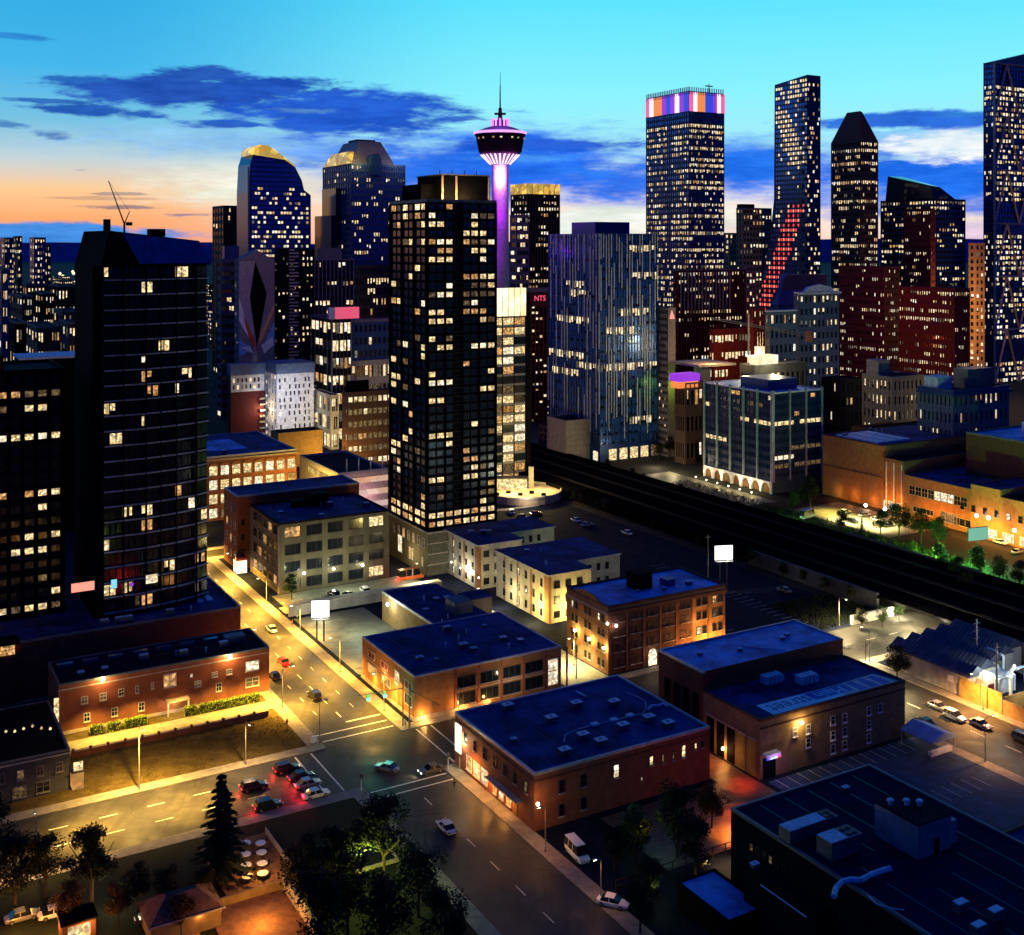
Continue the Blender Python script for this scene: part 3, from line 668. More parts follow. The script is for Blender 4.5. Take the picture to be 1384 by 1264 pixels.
# banner of lettering lying on the roof, read from the far side
bn = MB(); z = 12.14
def rp(x, y, zz=0): return (x, y, z+zz)
bn.quad([rp(4.8, 1.0), rp(25.5, 1.0), rp(25.5, 6.2), rp(4.8, 6.6)], mat('banner_pale', (.9, .96, 1), .6, 0, .1, .4)); bn.quad([rp(25.5, 1.0), rp(42.0, 1.0), rp(40.0, 6.8), rp(25.5, 6.2)], M['cap'])
bn.quad([rp(18, 2.4, .006), rp(29.4, 2.4, .006), rp(29.8, 6.0, .006), rp(18, 6.0, .006)], mat('banner_blue', (.03, .12, .5), .6, 0, .2, .4))
for x0 in (30.4, 33.8, 37.2): bn.quad([rp(x0, 1.4, .006), rp(x0+2.7, 1.4, .006), rp(x0+2.2, 6.2, .006), rp(x0+.2, 6.2, .006)], mat('banner_blue', (.03, .12, .5), .6))
bn.build('roof_banner', Mb)
def text(s, loc, rot, size, m, parent=None, ext=.01, name='lettering', al='CENTER', sx_=1.0):
    cu = bpy.data.curves.new(name, 'FONT'); cu.body = s; cu.size = size; cu.extrude = ext; cu.align_x = al; cu.align_y = 'CENTER'
    cu.materials.append(m); q = bpy.data.objects.new(name, cu); COL.objects.link(q)
    me = bpy.data.meshes.new_from_object(q.evaluated_get(bpy.context.evaluated_depsgraph_get())); bpy.data.objects.remove(q)
    o = link(name, me, parent, None, loc); o.rotation_euler = rot; o.scale = (sx_, 1, 1)
    return o
text('street', (12.0, 3.7, z+.03), (0, 0, math.pi), 5.6, M['navyc'], Mb, .012, sx_=.86)
text('Main', (23.8, 4.1, z+.03), (0, 0, math.pi), 4.2, mat('banner_pale', (.3, .6, .85)), Mb, .012, sx_=1.05)
for cx_, d in ((1043, 'left'), (1090, 'right')):
    e, n = gen(cx_, 925, 12.1)
    c = thing('roof_chiller', 'ribbed silver chiller on the lettered warehouse roof, the %s of the pair' % d, 'chiller', W(e, n, 12.12), R(30), 'chillers on the warehouse roof')
    for i in range(4): boxp(c, 'coil_bank', -2.4+i*1.25, -1.5+i*1.25, -1.1, 1.1, .5, 2.3, M['hvac'])
    boxp(c, 'base_frame', -2.6, 2.6, -1.2, 1.2, 0, .5, M['hvacd']); boxp(c, 'control_box', 2.5, 3.2, -.6, .6, .5, 1.6, M['hvac'])
for px, py, d in ((946, 886, 'near the street end'), (1058, 865, 'in the middle'), (1064, 860, 'beside the middle one'), (1000, 880, 'by the pale stain')):
    e, n = gen(px, py, 16.1); roof_vent(e, n, 16.14, .45, 'little dark vent on the bright blue upper roof, '+d, 'vents on the bright blue roof')
cable('roof_pipe', 'long pale pipe crossing the bright blue upper roof', [(1000, 872), (1030, 876), (1062, 878)], 16.3, .1, M['hvac'], 'pipe')
wall_lamp(1084, 977, n=176.6, col=(1, .66, .2), power=5200, label='amber lamp high on the brown warehouse wall between two small windows')
wall_lamp(977, 1012, e=160.2, col=(1, .4, .08), power=5000, label='orange lamp on the warehouse side wall over the red lit yard')
light('POINT', W(164, 174.8, 4), (.6, .3, .9), 250, .3)
# blue awning shed at the end of M
aw = thing('awning_shed', 'open shed with pale blue awning roof at the warehouse end by the street', 'shed', W(199.5, 166.5), R(30))
part(aw, 'awning', lambda b: b.prism([(0, 3.2), (8, 3.2), (8, 3.5), (4, 4.9), (0, 3.5)], lambda p, s: (p[0], s*8.5, p[1]), mat('pale_blue_canvas', (.3, .42, .6), .6)), fix=True)
for x in (.2, 7.8):
    for y in (.2, 8.2): part(aw, 'post', lambda b: b.tube((x, y, 0), (x, y, 3.2), .09, .09, M['fwhite'], 6))
part(aw, 'counter', lambda b: b.box(.6, 7.2, .5, 1.4, 0, 1.1, M['white']))

# D: near black roof at the bottom right
D = blg('flat_roofed_building', 'nearest building with near black flat roof, chillers and stair house', 'building', 127.6, 85, 32.6, 62.6, 15, wall=M['char'], roof=mat('midnight_roof', (.005, .008, .04), .9, 0, .35, .2, .1, .03), capm=M['hvacd'], par=.5)
wins(D, 'W', [(50+i*1.5, 8.5+j*2.1, .9, 1.3, M['L4'] if (i+j) % 3 == 0 else None) for i in range(6) for j in range(2)], 'sash', M['fdark'])
part(D, 'lower_wing', lambda b: b.box(-3.0, 0, 40, 56, 0, 10.2, M['char']))
pnt = thing('stair_house', 'blue grey metal stair house with vents standing on the near black roof', 'stair house', W(142.2, 121.2, 15.12), R(30))
boxp(pnt, 'wall', 0, 7.6, 0, 8.6, 0, 5.2, mat('pale_cladding', (.2, .24, .32), .5, .2, .2, .4)); boxp(pnt, 'roof', -.15, 7.75, -.15, 8.75, 5.2, 5.45, M['roofk'])
boxp(pnt, 'door', 3.6, 4.8, -.08, 0, 0, 2.3, M['black']); boxp(pnt, 'annex', 7.61, 9.6, .6, 4, 0, 3.6, mat('pale_cladding', (.2, .24, .32), .5))
for i, (x, y) in enumerate(((1.2, 6.5), (3.4, 5.2), (5, 4))): part(pnt, 'cowl', lambda b: (b.tube((x, y, 5.45), (x, y, 6.1), .35, .35, M['hvac'], 8), b.tube((x, y, 6.1), (x, y, 6.4), .6, .5, M['hvac'], 8)))
def chiller(e, n, L, Wd, hh, label, fans):
    c = thing('roof_chiller', label, 'chiller', W(e, n, 15.12), R(30), 'chillers on the near black roof')
    boxp(c, 'housing', 0, L, 0, Wd, .4, hh, M['hvacd']); boxp(c, 'base_frame', .1, L-.1, .1, Wd-.1, 0, .4, M['fdark'])
    k = int((L-fans*1.2)/.72)
    for i in range(k): boxp(c, 'coil_panel', .06+i*.72, .06+i*.72+.62, .05, Wd-.05, hh, hh+.1, M['hvac'])
    for i in range(fans):
        part(c, 'fan', lambda b: b.tube((L-.7-i*1.2, Wd*.3, hh), (L-.7-i*1.2, Wd*.3, hh+.2), .5, .5, M['fdark'], 12)); part(c, 'fan', lambda b: b.tube((L-.7-i*1.2, Wd*.75, hh), (L-.7-i*1.2, Wd*.75, hh+.2), .5, .5, M['fdark'], 12))
    return c
e, n = gen(1068, 1125, 17.5); chiller(e, n, 10.4, 2.6, 2.4, 'long blue topped chiller farther back on the near black roof', 2)
e, n = gen(1124, 1143, 18); chiller(e, n, 6.6, 3.2, 3.1, 'shorter blue topped chiller beside the stair house', 2)
cable('roof_duct', 'fat silver snaking duct on the near black roof in front of the chillers', [(1127, 1212), (1130, 1200), (1138, 1192), (1150, 1189), (1163, 1190), (1178, 1182), (1195, 1176), (1204, 1174)], 15.9, .42, M['hvac'], 'duct')
cable('roof_pipe', 'bent thin pipe near the front edge of the near black roof', [(1173, 1210), (1185, 1222), (1205, 1228), (1222, 1230)], 15.5, .1, M['hvac'], 'pipe')
cable('roof_edge_rail', 'straight pale rail along the street side of the near black roof', [(1028, 1196), (1090, 1240)], 15.7, .09, M['hvac'], 'rail')
for px, py, d in ((1143, 1068, 'beside the fence of the car park'), (1020, 1172, 'over the low wing')):
    e, n = gen(px, py, 15.2); roof_vent(e, n, 15.12, .5, 'little vent on the near black roof '+d, 'vents on the near black roof')
O2 = blg('low_building', 'low building with a lit orange parapet edge at the right border', 'building', 172.5, 100, 40, 32, 5.2, wall=M['ochre'], roof=M['roofn'], capm=M['bricko'], par=.7)
light('POINT', W(171, 128, 4), AMB, 900, .3)
G5 = blg('low_building', 'low shed with small blue roof between the street and the near black building', 'building', 118.4, 137.5, 8, 13, 4, wall=M['black'], roof=M['roofb'], par=.3)

# L: long red brick house with two glaring lamps
L_ = blg('brick_building', 'long two storey red brick building with skylights and two glaring lamps on its eaves', 'building', 40, 272, 48.4, 16, 11, wall=M['brick'], roof=M['roofk'], capm=M['hvacd'], par=.5)
wl = [(5.5, 6.2, 1.5, 1.6, M['L4']), (9.5, 6.2, 1.5, 1.6, M['L4']), (13.5, 6.3, 1.3, 1.7, None), (17, 6.3, .8, 1.7, None), (20.5, 6.6, .7, 1.5, M['L4']), (24.5, 6.2, 3.0, 3.2, M['L2']), (29.5, 7.6, .6, .8, M['L3']), (31, 5.0, 1.6, 1.5, M['L4']), (35, 6.6, 1.4, 1.2, M['L4']), (38.5, 6.6, 1.4, 1.2, M['L4']), (44.2, 6.4, 3.4, 2.4, M['L3']), (44.2, 2.6, 3.4, 2.2, M['L4']), (6, 2, 1.4, 2, None), (12, 2, 1.4, 2, None), (18, 2, 1.4, 2, None), (36, 3, 1.4, 2, None)]
wins(L_, 'S', wl, 'cross', M['fwhite'], M['bandst'])
boxp(L_, 'string_course', -.1, 48.5, -.12, 0, 10.0, 10.25, M['cap']); boxp(L_, 'plinth', -.1, 48.5, -.15, 0, .1, .8, M['bandst'])
for i in range(8): boxp(L_, 'skylight', 1.5+i*5.7, 5+i*5.7, 12.0, 13.2, 11.12, 11.7, mat('skylight_glass', (.1, .14, .25), .2, .3, 0))
part(L_, 'entrance_porch', lambda b: (b.box(23.4, 28.6, -2.2, 0, 3.2, 3.5, M['bandst']), b.box(23.5, 23.8, -2.1, -1.8, .1, 3.2, M['fwhite']), b.box(28.2, 28.5, -2.1, -1.8, .1, 3.2, M['fwhite'])))
boxp(L_, 'door', 25.2, 26.8, -.1, 0, .1, 2.6, M['wood']); boxp(L_, 'rooftop_box', 40, 45, 8, 11, 11.12, 12.6, M['hvacd'])
wall_lamp(139, 918, n=270.6, col=(1, .55, .14), power=11000, label='glaring amber lamp at the eaves above the left end of the red brick building', r=.5)
wall_lamp(311, 888, n=270.6, col=(1, .55, .14), power=11000, label='glaring amber lamp at the eaves near the street end of the red brick building', r=.5)
light('POINT', W(65, 269.8, 2.6), (1, .7, .35), 700, .3)
# hedges, path wall
def leafbox(b, x0, x1, y0, y1, z0, z1, n, s, m, r, fade=.25):
    for i in range(n):
        c = Vector((r.uniform(x0, x1), r.uniform(y0, y1), r.uniform(z0, z1))); a = Vector((r.gauss(0, 1), r.gauss(0, 1), r.gauss(0, 1))).normalized(); t_ = a.orthogonal().normalized()*s*r.uniform(.6, 1.3); u_ = a.cross(t_).normalized()*s*r.uniform(.5, 1)
        b.quad([c-t_, c-u_*.5, c+t_, c+u_*.5], m)
rr = random.Random(5)
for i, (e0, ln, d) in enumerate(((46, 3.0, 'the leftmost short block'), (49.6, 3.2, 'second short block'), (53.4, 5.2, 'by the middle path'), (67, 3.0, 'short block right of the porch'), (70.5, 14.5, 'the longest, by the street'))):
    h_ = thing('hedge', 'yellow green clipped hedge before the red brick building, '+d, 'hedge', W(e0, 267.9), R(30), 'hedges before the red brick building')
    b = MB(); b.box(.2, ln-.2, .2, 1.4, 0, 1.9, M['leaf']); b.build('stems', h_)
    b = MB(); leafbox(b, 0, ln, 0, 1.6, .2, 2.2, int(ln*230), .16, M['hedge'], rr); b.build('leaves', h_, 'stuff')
fw = thing('garden_wall', 'long low brick wall with piers and stone panels along the lit path', 'wall', W(40.7, 258.6), R(30))
for i in range(12):
    boxp(fw, 'pier', i*3.6, i*3.6+.5, -.1, .5, 0, 1.9, M['brickd'])
    boxp(fw, 'panel', i*3.6+.5, i*3.6+3.6, 0, .35, 0, 1.35, M['brickd']); boxp(fw, 'coping', i*3.6+.5, i*3.6+3.6, -.04, .39, 1.35, 1.5, M['bandst'])
# K podium, left tower, neighbours
Kp = blg('podium', 'dark podium with blue skylights at the foot of the dark balconied tower', 'building', 30, 297, 58.8, 34, 14, wall=M['brickd'], roof=M['roofn'], capm=M['hvacd'], par=.5)
for i in range(2): boxp(Kp, 'skylight', 50+i*2.4, 51.6+i*2.4, 9, 14, 14.12, 14.6, M['hvac'])
Lb = blg('house_row', 'dark low building with a lit end wall at the left border', 'building', -22, 244, 60, 28.5, 8, wall=M['dgrey'], roof=M['black'], capm=M['hvacd'], par=.3)
wins(Lb, 'S', [(58-i*3.6, 4.2, 1.4, 2.0, M['L4'] if i in (2, 7) else None) for i in range(14)]+[(55-i*4.4, .8, 2.6, 2.2, M['L4'] if i == 1 else None) for i in range(10)], 'cross', M['grey'], M['grey'])
boxp(Lb, 'string_course', 0, 60.1, -.12, 0, 7.4, 7.65, M['cap'])
for i in range(6): 
    t_, p_ = wall_lamp(8+i*12, 985+rr.uniform(-4, 5), n=250+i*.01, col=YEL, power=60, label='tiny lantern in the string over the dark roof terrace at the left border', group='lanterns over the roof terrace', bulb='L1', r=.28)
kiosk = thing('ticket_kiosk', 'small orange lit kiosk with stepped yellow panels at the pavement', 'kiosk', W(38.4, 243.4), R(30))
boxp(kiosk, 'body', 0, 2.2, 0, 2.4, 0, 3.4, glow('kiosk_orange', (1, .5, .15), .7, .8, .5)); boxp(kiosk, 'roof', -.2, 2.4, -.2, 2.6, 3.4, 3.6, M['fdark']); boxp(kiosk, 'lit_panel', .2, 2.0, -.1, 0, 3.8, 5.6, M['L1'])
vs = thing('lit_sign', 'tall narrow yellow lit sign at the left end of the red brick building', 'sign', W(39.0, 271.6), R(30))
boxp(vs, 'lit_panel', 0, 1.0, 0, .3, 3.4, 8.6, M['L1']); boxp(vs, 'post', .4, .6, .3, .5, 0, 8.6, M['pole'])

T1o = dict(wall=M['black'], core=M['black'], glass=M['gdark'], p=.045, vary=1.9)
def tower_left():
    e0, n0, wd, h = 55.5, 305.0, 28.0, 104.5
    t = thing('apartment_tower', 'tall black apartment tower with faceted balcony bands and a sloping blue crown', 'tower', W(e0, n0), R(30))
    w = MB(); p = MB(); r = random.Random(12)
    prof = [(0, 0), (9.5, 0), (18.5, 1.6), (24.2, 3.4), (28, 5.4), (28, 30), (-2, 30), (-2, 3)]
    w.prism(prof, lambda q, s: (q[0], q[1], h*s), M['black']); w.build('wall', t, fix=True)
    nf = 27; fh = h/nf
    segs = [((0, 0), (9.5, 0)), ((9.5, 0), (18.5, 1.6)), ((18.5, 1.6), (24.2, 3.4)), ((24.2, 3.4), (28, 5.4))]
    lits = {}
    for (a, c) in segs:
        d = Vector((c[0]-a[0], c[1]-a[1], 0)); L = d.length; d.normalize(); nrm = Vector((d.y, -d.x, 0))
        me = MB()
        P = lambda s, o_: (a[0]+d.x*s+nrm.x*o_, a[1]+d.y*s+nrm.y*o_)
        q = [P(0.02, .02), P(L-.02, .02), P(L-.02, .75), P(.02, .75)]
        me.hexa([(x, y, 0) for x, y in (q[3], q[2], q[1], q[0])]+[(x, y, .3) for x, y in (q[3], q[2], q[1], q[0])], M['slab']); mm = me.mesh('balcony_slab')
        for f in range(1, nf): link('balcony_slab', mm, t, None, (0, 0, f*fh))
        k = max(2, int(L/1.5)); bw = L/k
        for f in range(nf):
            run = 0
            for i in range(k):
                if run <= 0:
                    run = r.choice((1, 2)); m = litpick(r, .1 if f > 2 else .3, True) or M['gdark']
                run -= 1
                z0, z1 = f*fh+.7, f*fh+fh-.5
                u0, u1 = i*bw+.12, (i+1)*bw-.12
                if m != M['gdark'] and r.random() < .6: u1 = u0+(u1-u0)*r.uniform(.4, 1); z0 += r.uniform(0, 1.2)
                p.quad([P(u0, .05)+(z0,), P(u1, .05)+(z0,), P(u1, .05)+(z1,), P(u0, .05)+(z1,)], m)
    for i, (s, f) in enumerate((((11.2, 1.4), 23), ((19.2, 1.4), 24), ((11.4, 1.4), 24))): pass
    p.build('window_panes', t, 'stuff')
    part(t, 'crown', lambda b: b.hexa([(-.4, -.2, h), (28.2, 1.5, h), (28.2, 30, h), (-2, 30, h), (2, 3, h+9), (26, 6, h+6.4), (26, 28, h+6.4), (0, 28, h+9)], M['black']))
    part(t, 'sloping_glass', lambda b: b.quad([(9, -.3+.05, h+.4), (28.25, 1.35, h+.4), (26.05, 5.85, h+6.3), (5.5, 3.2, h+8.2)], mat('blue_roof_glass', (.03, .07, .25), .2, .4)))
    for x in (0, 5, 10.6, 14.6, 18.8, 24.4): part(t, 'vertical_fin', lambda b: b.box(x-.12, x+.12, -.1+max(0, (x-9.5)*.2)-.9, max(0, (x-9.5)*.2), 0, h, M['char']))
    part(t, 'roof_plant', lambda b: (b.box(14, 18, 10, 14, h+7.5, h+9.6, M['black']), b.box(1.5, 3, 6, 8, h+8.5, h+12, M['black'])))
    return t
tower_left()
for i, (px, py, w_, m_, d) in enumerate(((112, 799, 5.5, 'redw', 'red and white lit shop sign at the foot of the black towers'), (154, 795, 1.4, 'cyan', 'small cyan lit sign on the podium'), (178, 792, .8, 'ledu', 'tiny violet lit sign on the podium'), (205, 788, 3, 'L3', 'white lit lobby window at the foot of the balconied tower'))):
    k = (px-CX)/F; Y = 304.4/(C30-S30*k); t = thing('lit_sign', d, 'sign', (k*Y, Y, zat(py, Y)), GR)
    boxp(t, 'lit_face', -w_/2, w_/2, -.2, 0, 0, 2.2 if i != 2 else .8, M[m_]); boxp(t, 'frame', -w_/2-.1, w_/2+.1, 0, .15, -.1, 2.3 if i != 2 else .9, M['fdark'])
wk = thing('covered_walkway', 'glazed walkway glowing yellow below the left towers at the left border', 'walkway', W(-8, 296), GR)
for i in range(10): boxp(wk, 'lit_pane', i*4.2, i*4.2+3.9, -.1, .1, 12, 15, M['L1'] if i % 3 else M['L2']); boxp(wk, 'mullion', i*4.2+3.9, i*4.2+4.2, -.2, .2, 0, 15.2, M['fdark'])
boxp(wk, 'roof', -.5, 42.5, -3, 3, 15.2, 15.7, M['black']); boxp(wk, 'base', 0, 42, .2, 3, 0, 12, M['brickd']); boxp(wk, 'lit_room', 3, 17, -.1, .15, 5, 10, M['L2'])
# luffing crane beyond the tower
cr = thing('tower_crane', 'orange red luffing crane standing up behind the black tower', 'crane', (*ray(168, 1300), 0), 0)
part(cr, 'mast', lambda b: b.tube((0, 0, 0), (0, 0, 135), 1.2, 1.2, M['orange'], 4))
part(cr, 'jib', lambda b: (b.tube((0, 0, 133), (-18, 0, 182), .9, .5, M['orange'], 4)))
part(cr, 'back_mast', lambda b: b.tube((0, 0, 133), (6, 0, 147), .7, .5, M['orange'], 4)); part(cr, 'counterweight', lambda b: b.box(2, 9, -1, 1, 131, 135, M['brown']))
part(cr, 'cable', lambda b: b.tube((6, 0, 147), (-18, 0, 182), .15, .15, M['steel'], 4))
T0 = blg('apartment_block', 'black apartment block with one fully lit storey at the left border', 'building', 2, 316, 46, 26, 77, nfs=21, nbs=14, nbw=6, wall=M['black'], pier=M['black'], span=M['char'], glass=M['gdark'], p=.17, vary=1.7, wr=.72, hr=.5, roof=M['roofk'], rows=(4,), litfn=lambda sd_, f, c, nf, nb: (M['L1'] if c % 3 else M['L3']) if f == 16 and sd_ == 'S' else 0, pent=[(.2, .7, .3, .7, 4, M['char'])], solo=290, frame=M['fdark'], style='double')
# N: concrete framed loft building
N = blg('loft_building', 'four storey concrete framed loft building with grid of wide windows and dark roof', 'building', 116, 347, 37.5, 30, 21.8, nfs=4, nbs=5, nbw=0, wall=mat('stained_concrete', (.13, .115, .075), .85, 0, .25, .3, 0, .3, True), span=mat('stained_concrete', (.13, .115, .075), .85), core=M['brickd'], p=.25, wr=.74, hr=.62, t=.5, mg=.9, solo=40, style='triple', frame=M['fdark'], roof=M['roofn'], capm=M['char'], par=.6, sill=M['bandst'], pent=[(.45, .62, .6, .8, 4.2, M['black']), (.3, .45, .65, .78, 2.4, M['black'])])
for i in range(5): wins(N, 'W', [(3.5+i*5.2, 2.5+j*5.2, 3.4, 3.0, M['L2'] if (i+j) % 4 == 0 else None) for j in range(4)], 'cross', M['fdark'], M['bandst'])
part(N, 'corner_strip', lambda b: b.box(-.12, 0, 0, 1.2, 0, 21, M['bandst']))
N2 = blg('brick_building', 'taller deep red brick end building glowing orange towards the street', 'building', 112.5, 380, 44, 16, 24.5, wall=M['brick'], roof=M['roofn'], capm=M['cap'], par=.6)
wins(N2, 'W', [(3+i*4.4, 3+j*5.2, 1.8, 2.6, M['L2'] if (i*j) % 3 == 1 else None) for i in range(3) for j in range(4)], 'sash', M['fwhite'], M['bandst'])
wins(N2, 'S', [(1.9, 5+j*5, 1.3, 2, None) for j in range(3)], 'sash', M['fdark'])
ent = thing('lit_shopfront', 'round topped white glowing shop entrance at the end of the loft building', 'shopfront', W(111.0, 375.5), R(30))
boxp(ent, 'glazing', 0, 3.4, 0, 4, .13, 4.4, glow('shop_white', (1, .93, .85), 2.2, .5, .7)); boxp(ent, 'fascia', -.2, 3.6, -.2, 4.2, 4.4, 5.2, M['redc'])
for px, py, d in ((411, 775, 'left'), (451, 769, 'middle'), (490, 764, 'right')): wall_lamp(px, py, n=345.2, col=(1, .95, .6), power=1500, label='white globe lamp on the loft building wall, %s of three' % d, group='globe lamps on the loft wall', bulb='bulbw', r=.42)
# retaining wall of the upper parking, billboards
rw = thing('retaining_wall', 'pale retaining wall and ledge between the two parking lots', 'wall', W(111.5, 324.5), R(30)); boxp(rw, 'wall', 0, 50, 0, .6, 0, 3.0, M['pale']); boxp(rw, 'coping', -.2, 50.2, -.3, 2.8, 3.0, 3.3, mat('coping_stone', (.45, .42, .33), .8))
boxp(rw, 'deck', 0, 50, 2.8, 9, 0, .4, M['concrete'])
def billboard(px, pyc, w_, h_, yb, label, ang, z_off=0, m='board', twin=True):
    X, Y = gp(px, yb); zc = zat(pyc, Y)
    t = thing('billboard', label, 'billboard', (X, Y, 0), ang)
    boxp(t, 'lit_face', -w_/2, w_/2, -.25, 0, zc-h_/2, zc+h_/2, M[m]); boxp(t, 'frame', -w_/2-.15, w_/2+.15, 0, .3, zc-h_/2-.15, zc+h_/2+.15, M['fdark'])
    for q in ((-w_*.2, w_*.2) if twin else (0,)): part(t, 'post', lambda b: b.tube((q, .3, 0), (q, .3, zc+h_*.3), .22, .22, M['fdark'], 8))
    boxp(t, 'catwalk', -w_/2, w_/2, -1, -.2, zc-h_/2-.5, zc-h_/2-.38, M['steel'])
    light('AREA', (X-.0, Y-1.2, zc), (1, .97, .8), 2500, 3, (R(80), 0, 0))
    return t
billboard(433, 823, 4.8, 4.6, 868, 'blazing white square billboard on twin posts over the grey parking lot', R(8))
billboard(978, 747, 5.8, 4.4, 800, 'white lit billboard facing the dark rail yard', R(10))

# E: stucco flats
def stucco(e, n, wd, dp, h, nm, label, lit_mat, recess):
    wall = M['cream']
    t = thing('stucco_flats', label, 'building', W(e, n), R(30), 'stucco flats')
    b = MB(); b.box(0, wd*.47, 0, dp, 0, h, wall); b.box(wd*.47, wd, 9, dp, 0, h, wall); b.build('wall', t)
    part(t, 'roof', lambda b: (b.box(-.4, wd*.47+.4, -.4, dp+.4, h, h+.25, M['fwhite']), b.box(wd*.47+.4, wd+.4, 8.6, dp+.4, h, h+.25, M['fwhite'])))
    part(t, 'roof_covering', lambda b: (b.box(-.1, wd*.47+.1, -.1, dp+.1, h+.25, h+.5, M['roofn']), b.box(wd*.47+.1, wd+.1, 8.9, dp+.1, h+.25, h+.5, M['roofn'])))
    for x in (0, 1.6): pass
    boxp(t, 'corner_panel', -.06, .0, 0, 2.4, 0, h-.5, M['bricko']); boxp(t, 'corner_panel', -.06, .9, -.06, 0, 0, h-.5, M['bricko'])
    for j in range(3):
        z = 1.4+j*(h-1)/3
        wins(t, 'S', [(2.8+i*3.9, z, 2.0, 2.1, M['L4'] if (i+j+int(e)) % 5 == 0 else None) for i in range(3)], 'triple', M['fdark'], M['fwhite'])
        wins(t, 'W', [(4+i*4.4, z, 1.2, 2.2, lit_mat if i == 3 else None) for i in range(int(dp/4.6))], 'sash', M['fdark'], M['fwhite'])
        for i in range(4): add_window(t, (wd*.47+2.3+i*3.2, 9, z), 0, 1.2, 2.2, 'sash', M['fdark'], M['gdark'], M['fwhite'])
    for i in range(3): boxp(t, 'brick_panel', -.05, 0, 9.4+i*8, 10.4+i*8, 0, h-.5, M['bricko'])
    return t
stucco(174.5, 281, 31.5, 31, 14, 'E2', 'pale yellow lit stucco flats with brick strips beside the alley', M['L1'], 1)
stucco(172.5, 320, 34, 24, 14, 'E1', 'greyer stucco flats behind the yellow ones, at the foot of the glass tower', M['L3'], 1)
light('POINT', W(170.5, 284, 4.0), (1, .72, .2), 8000, .4); light('POINT', W(181, 277, 4), (1, .72, .2), 7000, .4); light('POINT', W(170, 300, 4), (1, .85, .45), 2500, .4); light('POINT', W(170, 327, 5), (1, .9, .7), 1800, .4); light('POINT', W(184, 316, 5), (1, .85, .5), 1600, .4)
for (px, py, d) in ((610, 760, 'highest'), (622, 768, 'second'), (634, 774, 'third'), (647, 781, 'lowest')): wall_lamp(px, py, e=171.2, col=(1, .95, .8), power=350, label='small white lamp in the row down the grey flats wall, %s' % d, group='lamps on the grey flats', bulb='bulbw', r=.25)
gz = thing('utility_building', 'small square service building with concrete walls by the alley', 'building', W(151, 285), R(30)); boxp(gz, 'wall', 0, 7, 0, 7, 0, 9.5, M['grey']); boxp(gz, 'roof', -.2, 7.2, -.2, 7.2, 9.5, 9.8, M['roofn'])
# F: corner apartments, yellow lit end
Fb = blg('apartment_building', 'four storey red brick apartment building with yellow lit end wall and curved parapet', 'building', 167, 240.2, 38.6, 19.6, 17, wall=M['bricko'], core=M['bricko'], roof=M['roofb'], capm=M['brickd'], par=.6)
fz = [2.0, 6.0, 9.9, 13.6]
for j, z in enumerate(fz):
    for i in range(3): wins(Fb, 'W', [(2.2+i*6.2, z-.6, 1.05, 1.9, None), (4.1+i*6.2, z-.6, 1.05, 1.9, M['L3'] if (i == 0 and j == 3) or (i == 2 and j == 3) else None)], 'sash', M['fdark'], M['bandst'])
    for i in range(7):
        litm = {(3, 4): M['L1'], (3, 3): M['L3'], (1, 5): M['L3'], (0, 1): M['L1'], (1, 4): M['L1'], (3, 6): M['L2'], (2, 6): M['L4']}.get((j, i))
        if j == 0 and i == 2: continue
        wins(Fb, 'S', [(2.4+i*5.4, z-.5, 1.5, 2.0, litm), (4.4+i*5.4, z-.5, 1.5, 2.0, None)], 'sash', M['fdark'], M['bandst'])
for i in range(8): boxp(Fb, 'pilaster', .2+i*5.36, .7+i*5.36, -.18, 0, 0, 15.4, M['brick'])
part(Fb, 'brick_facing', lambda b: b.box(.02, 26.8, -.06, -.0, .1, 15.2, M['brickd']))
boxp(Fb, 'cornice', -.3, 38.9, -.4, 0, 15.4, 16.2, M['brickd']); boxp(Fb, 'cornice', -.3, 0, 0, 19.6, 15.4, 15.8, M['bandst'])
part(Fb, 'curved_parapet', lambda b: b.prism([(7+5.6*math.cos(math.pi*i/8)+2.8, 17.6+1.3*math.sin(math.pi*i/8)) for i in range(9)], lambda p, s: (-.06+s*.4, p[0], p[1]), M['bricko']), fix=True)
def arch_door(root, x, w_, h_, m):
    part(root, 'arched_door', lambda b: b.prism([(x-w_/2, .1), (x+w_/2, .1)]+[(x+w_/2*math.cos(math.pi*i/8), h_-w_/2+w_/2*math.sin(math.pi*i/8)) for i in range(9)], lambda p, s: (p[0], -.22+s*.2, p[1]), m), fix=True)
arch_door(Fb, 14, 2.6, 4.4, M['L3'])
for i in range(3): part(Fb, 'arched_recess', lambda b: b.prism([(2+i*6.2, 1), (4.4+i*6.2, 1)]+[(3.2+i*6.2+1.2*math.cos(math.pi*k/8), 4.4+1.2*math.sin(math.pi*k/8)) for k in range(9)], lambda p, s: (-.03+s*.02, p[0], p[1]), M['brickt']), fix=True)
Fpen = boxp(Fb, 'penthouse', 15, 20, 8, 13, 17.12, 21.5, M['black']); boxp(Fb, 'roof_hutch', 24, 27, 7, 10, 17.12, 19, M['navyc'])
for px, py, d, s in ((898, 797, 'with two white cowls', .5), (931, 790, 'white capped', .7), (862, 800, 'nearest the stair house', .4)):
    e, n = gen(px, py, 17.2); roof_vent(e, n, 17.12, s, 'small vent on the brick apartment roof, '+d, 'vents on the brick apartment roof')
for (px, py, d) in ((777, 852, 'farthest'), (796, 864, 'middle'), (816, 876, 'nearest')): wall_lamp(px, py, e=165.9, col=(1, .66, .14), power=7500, label='round yellow wall lamp on the lit end of the brick apartments, %s of three' % d, group='round lamps on the yellow end wall', bulb='bulbw', r=.42)
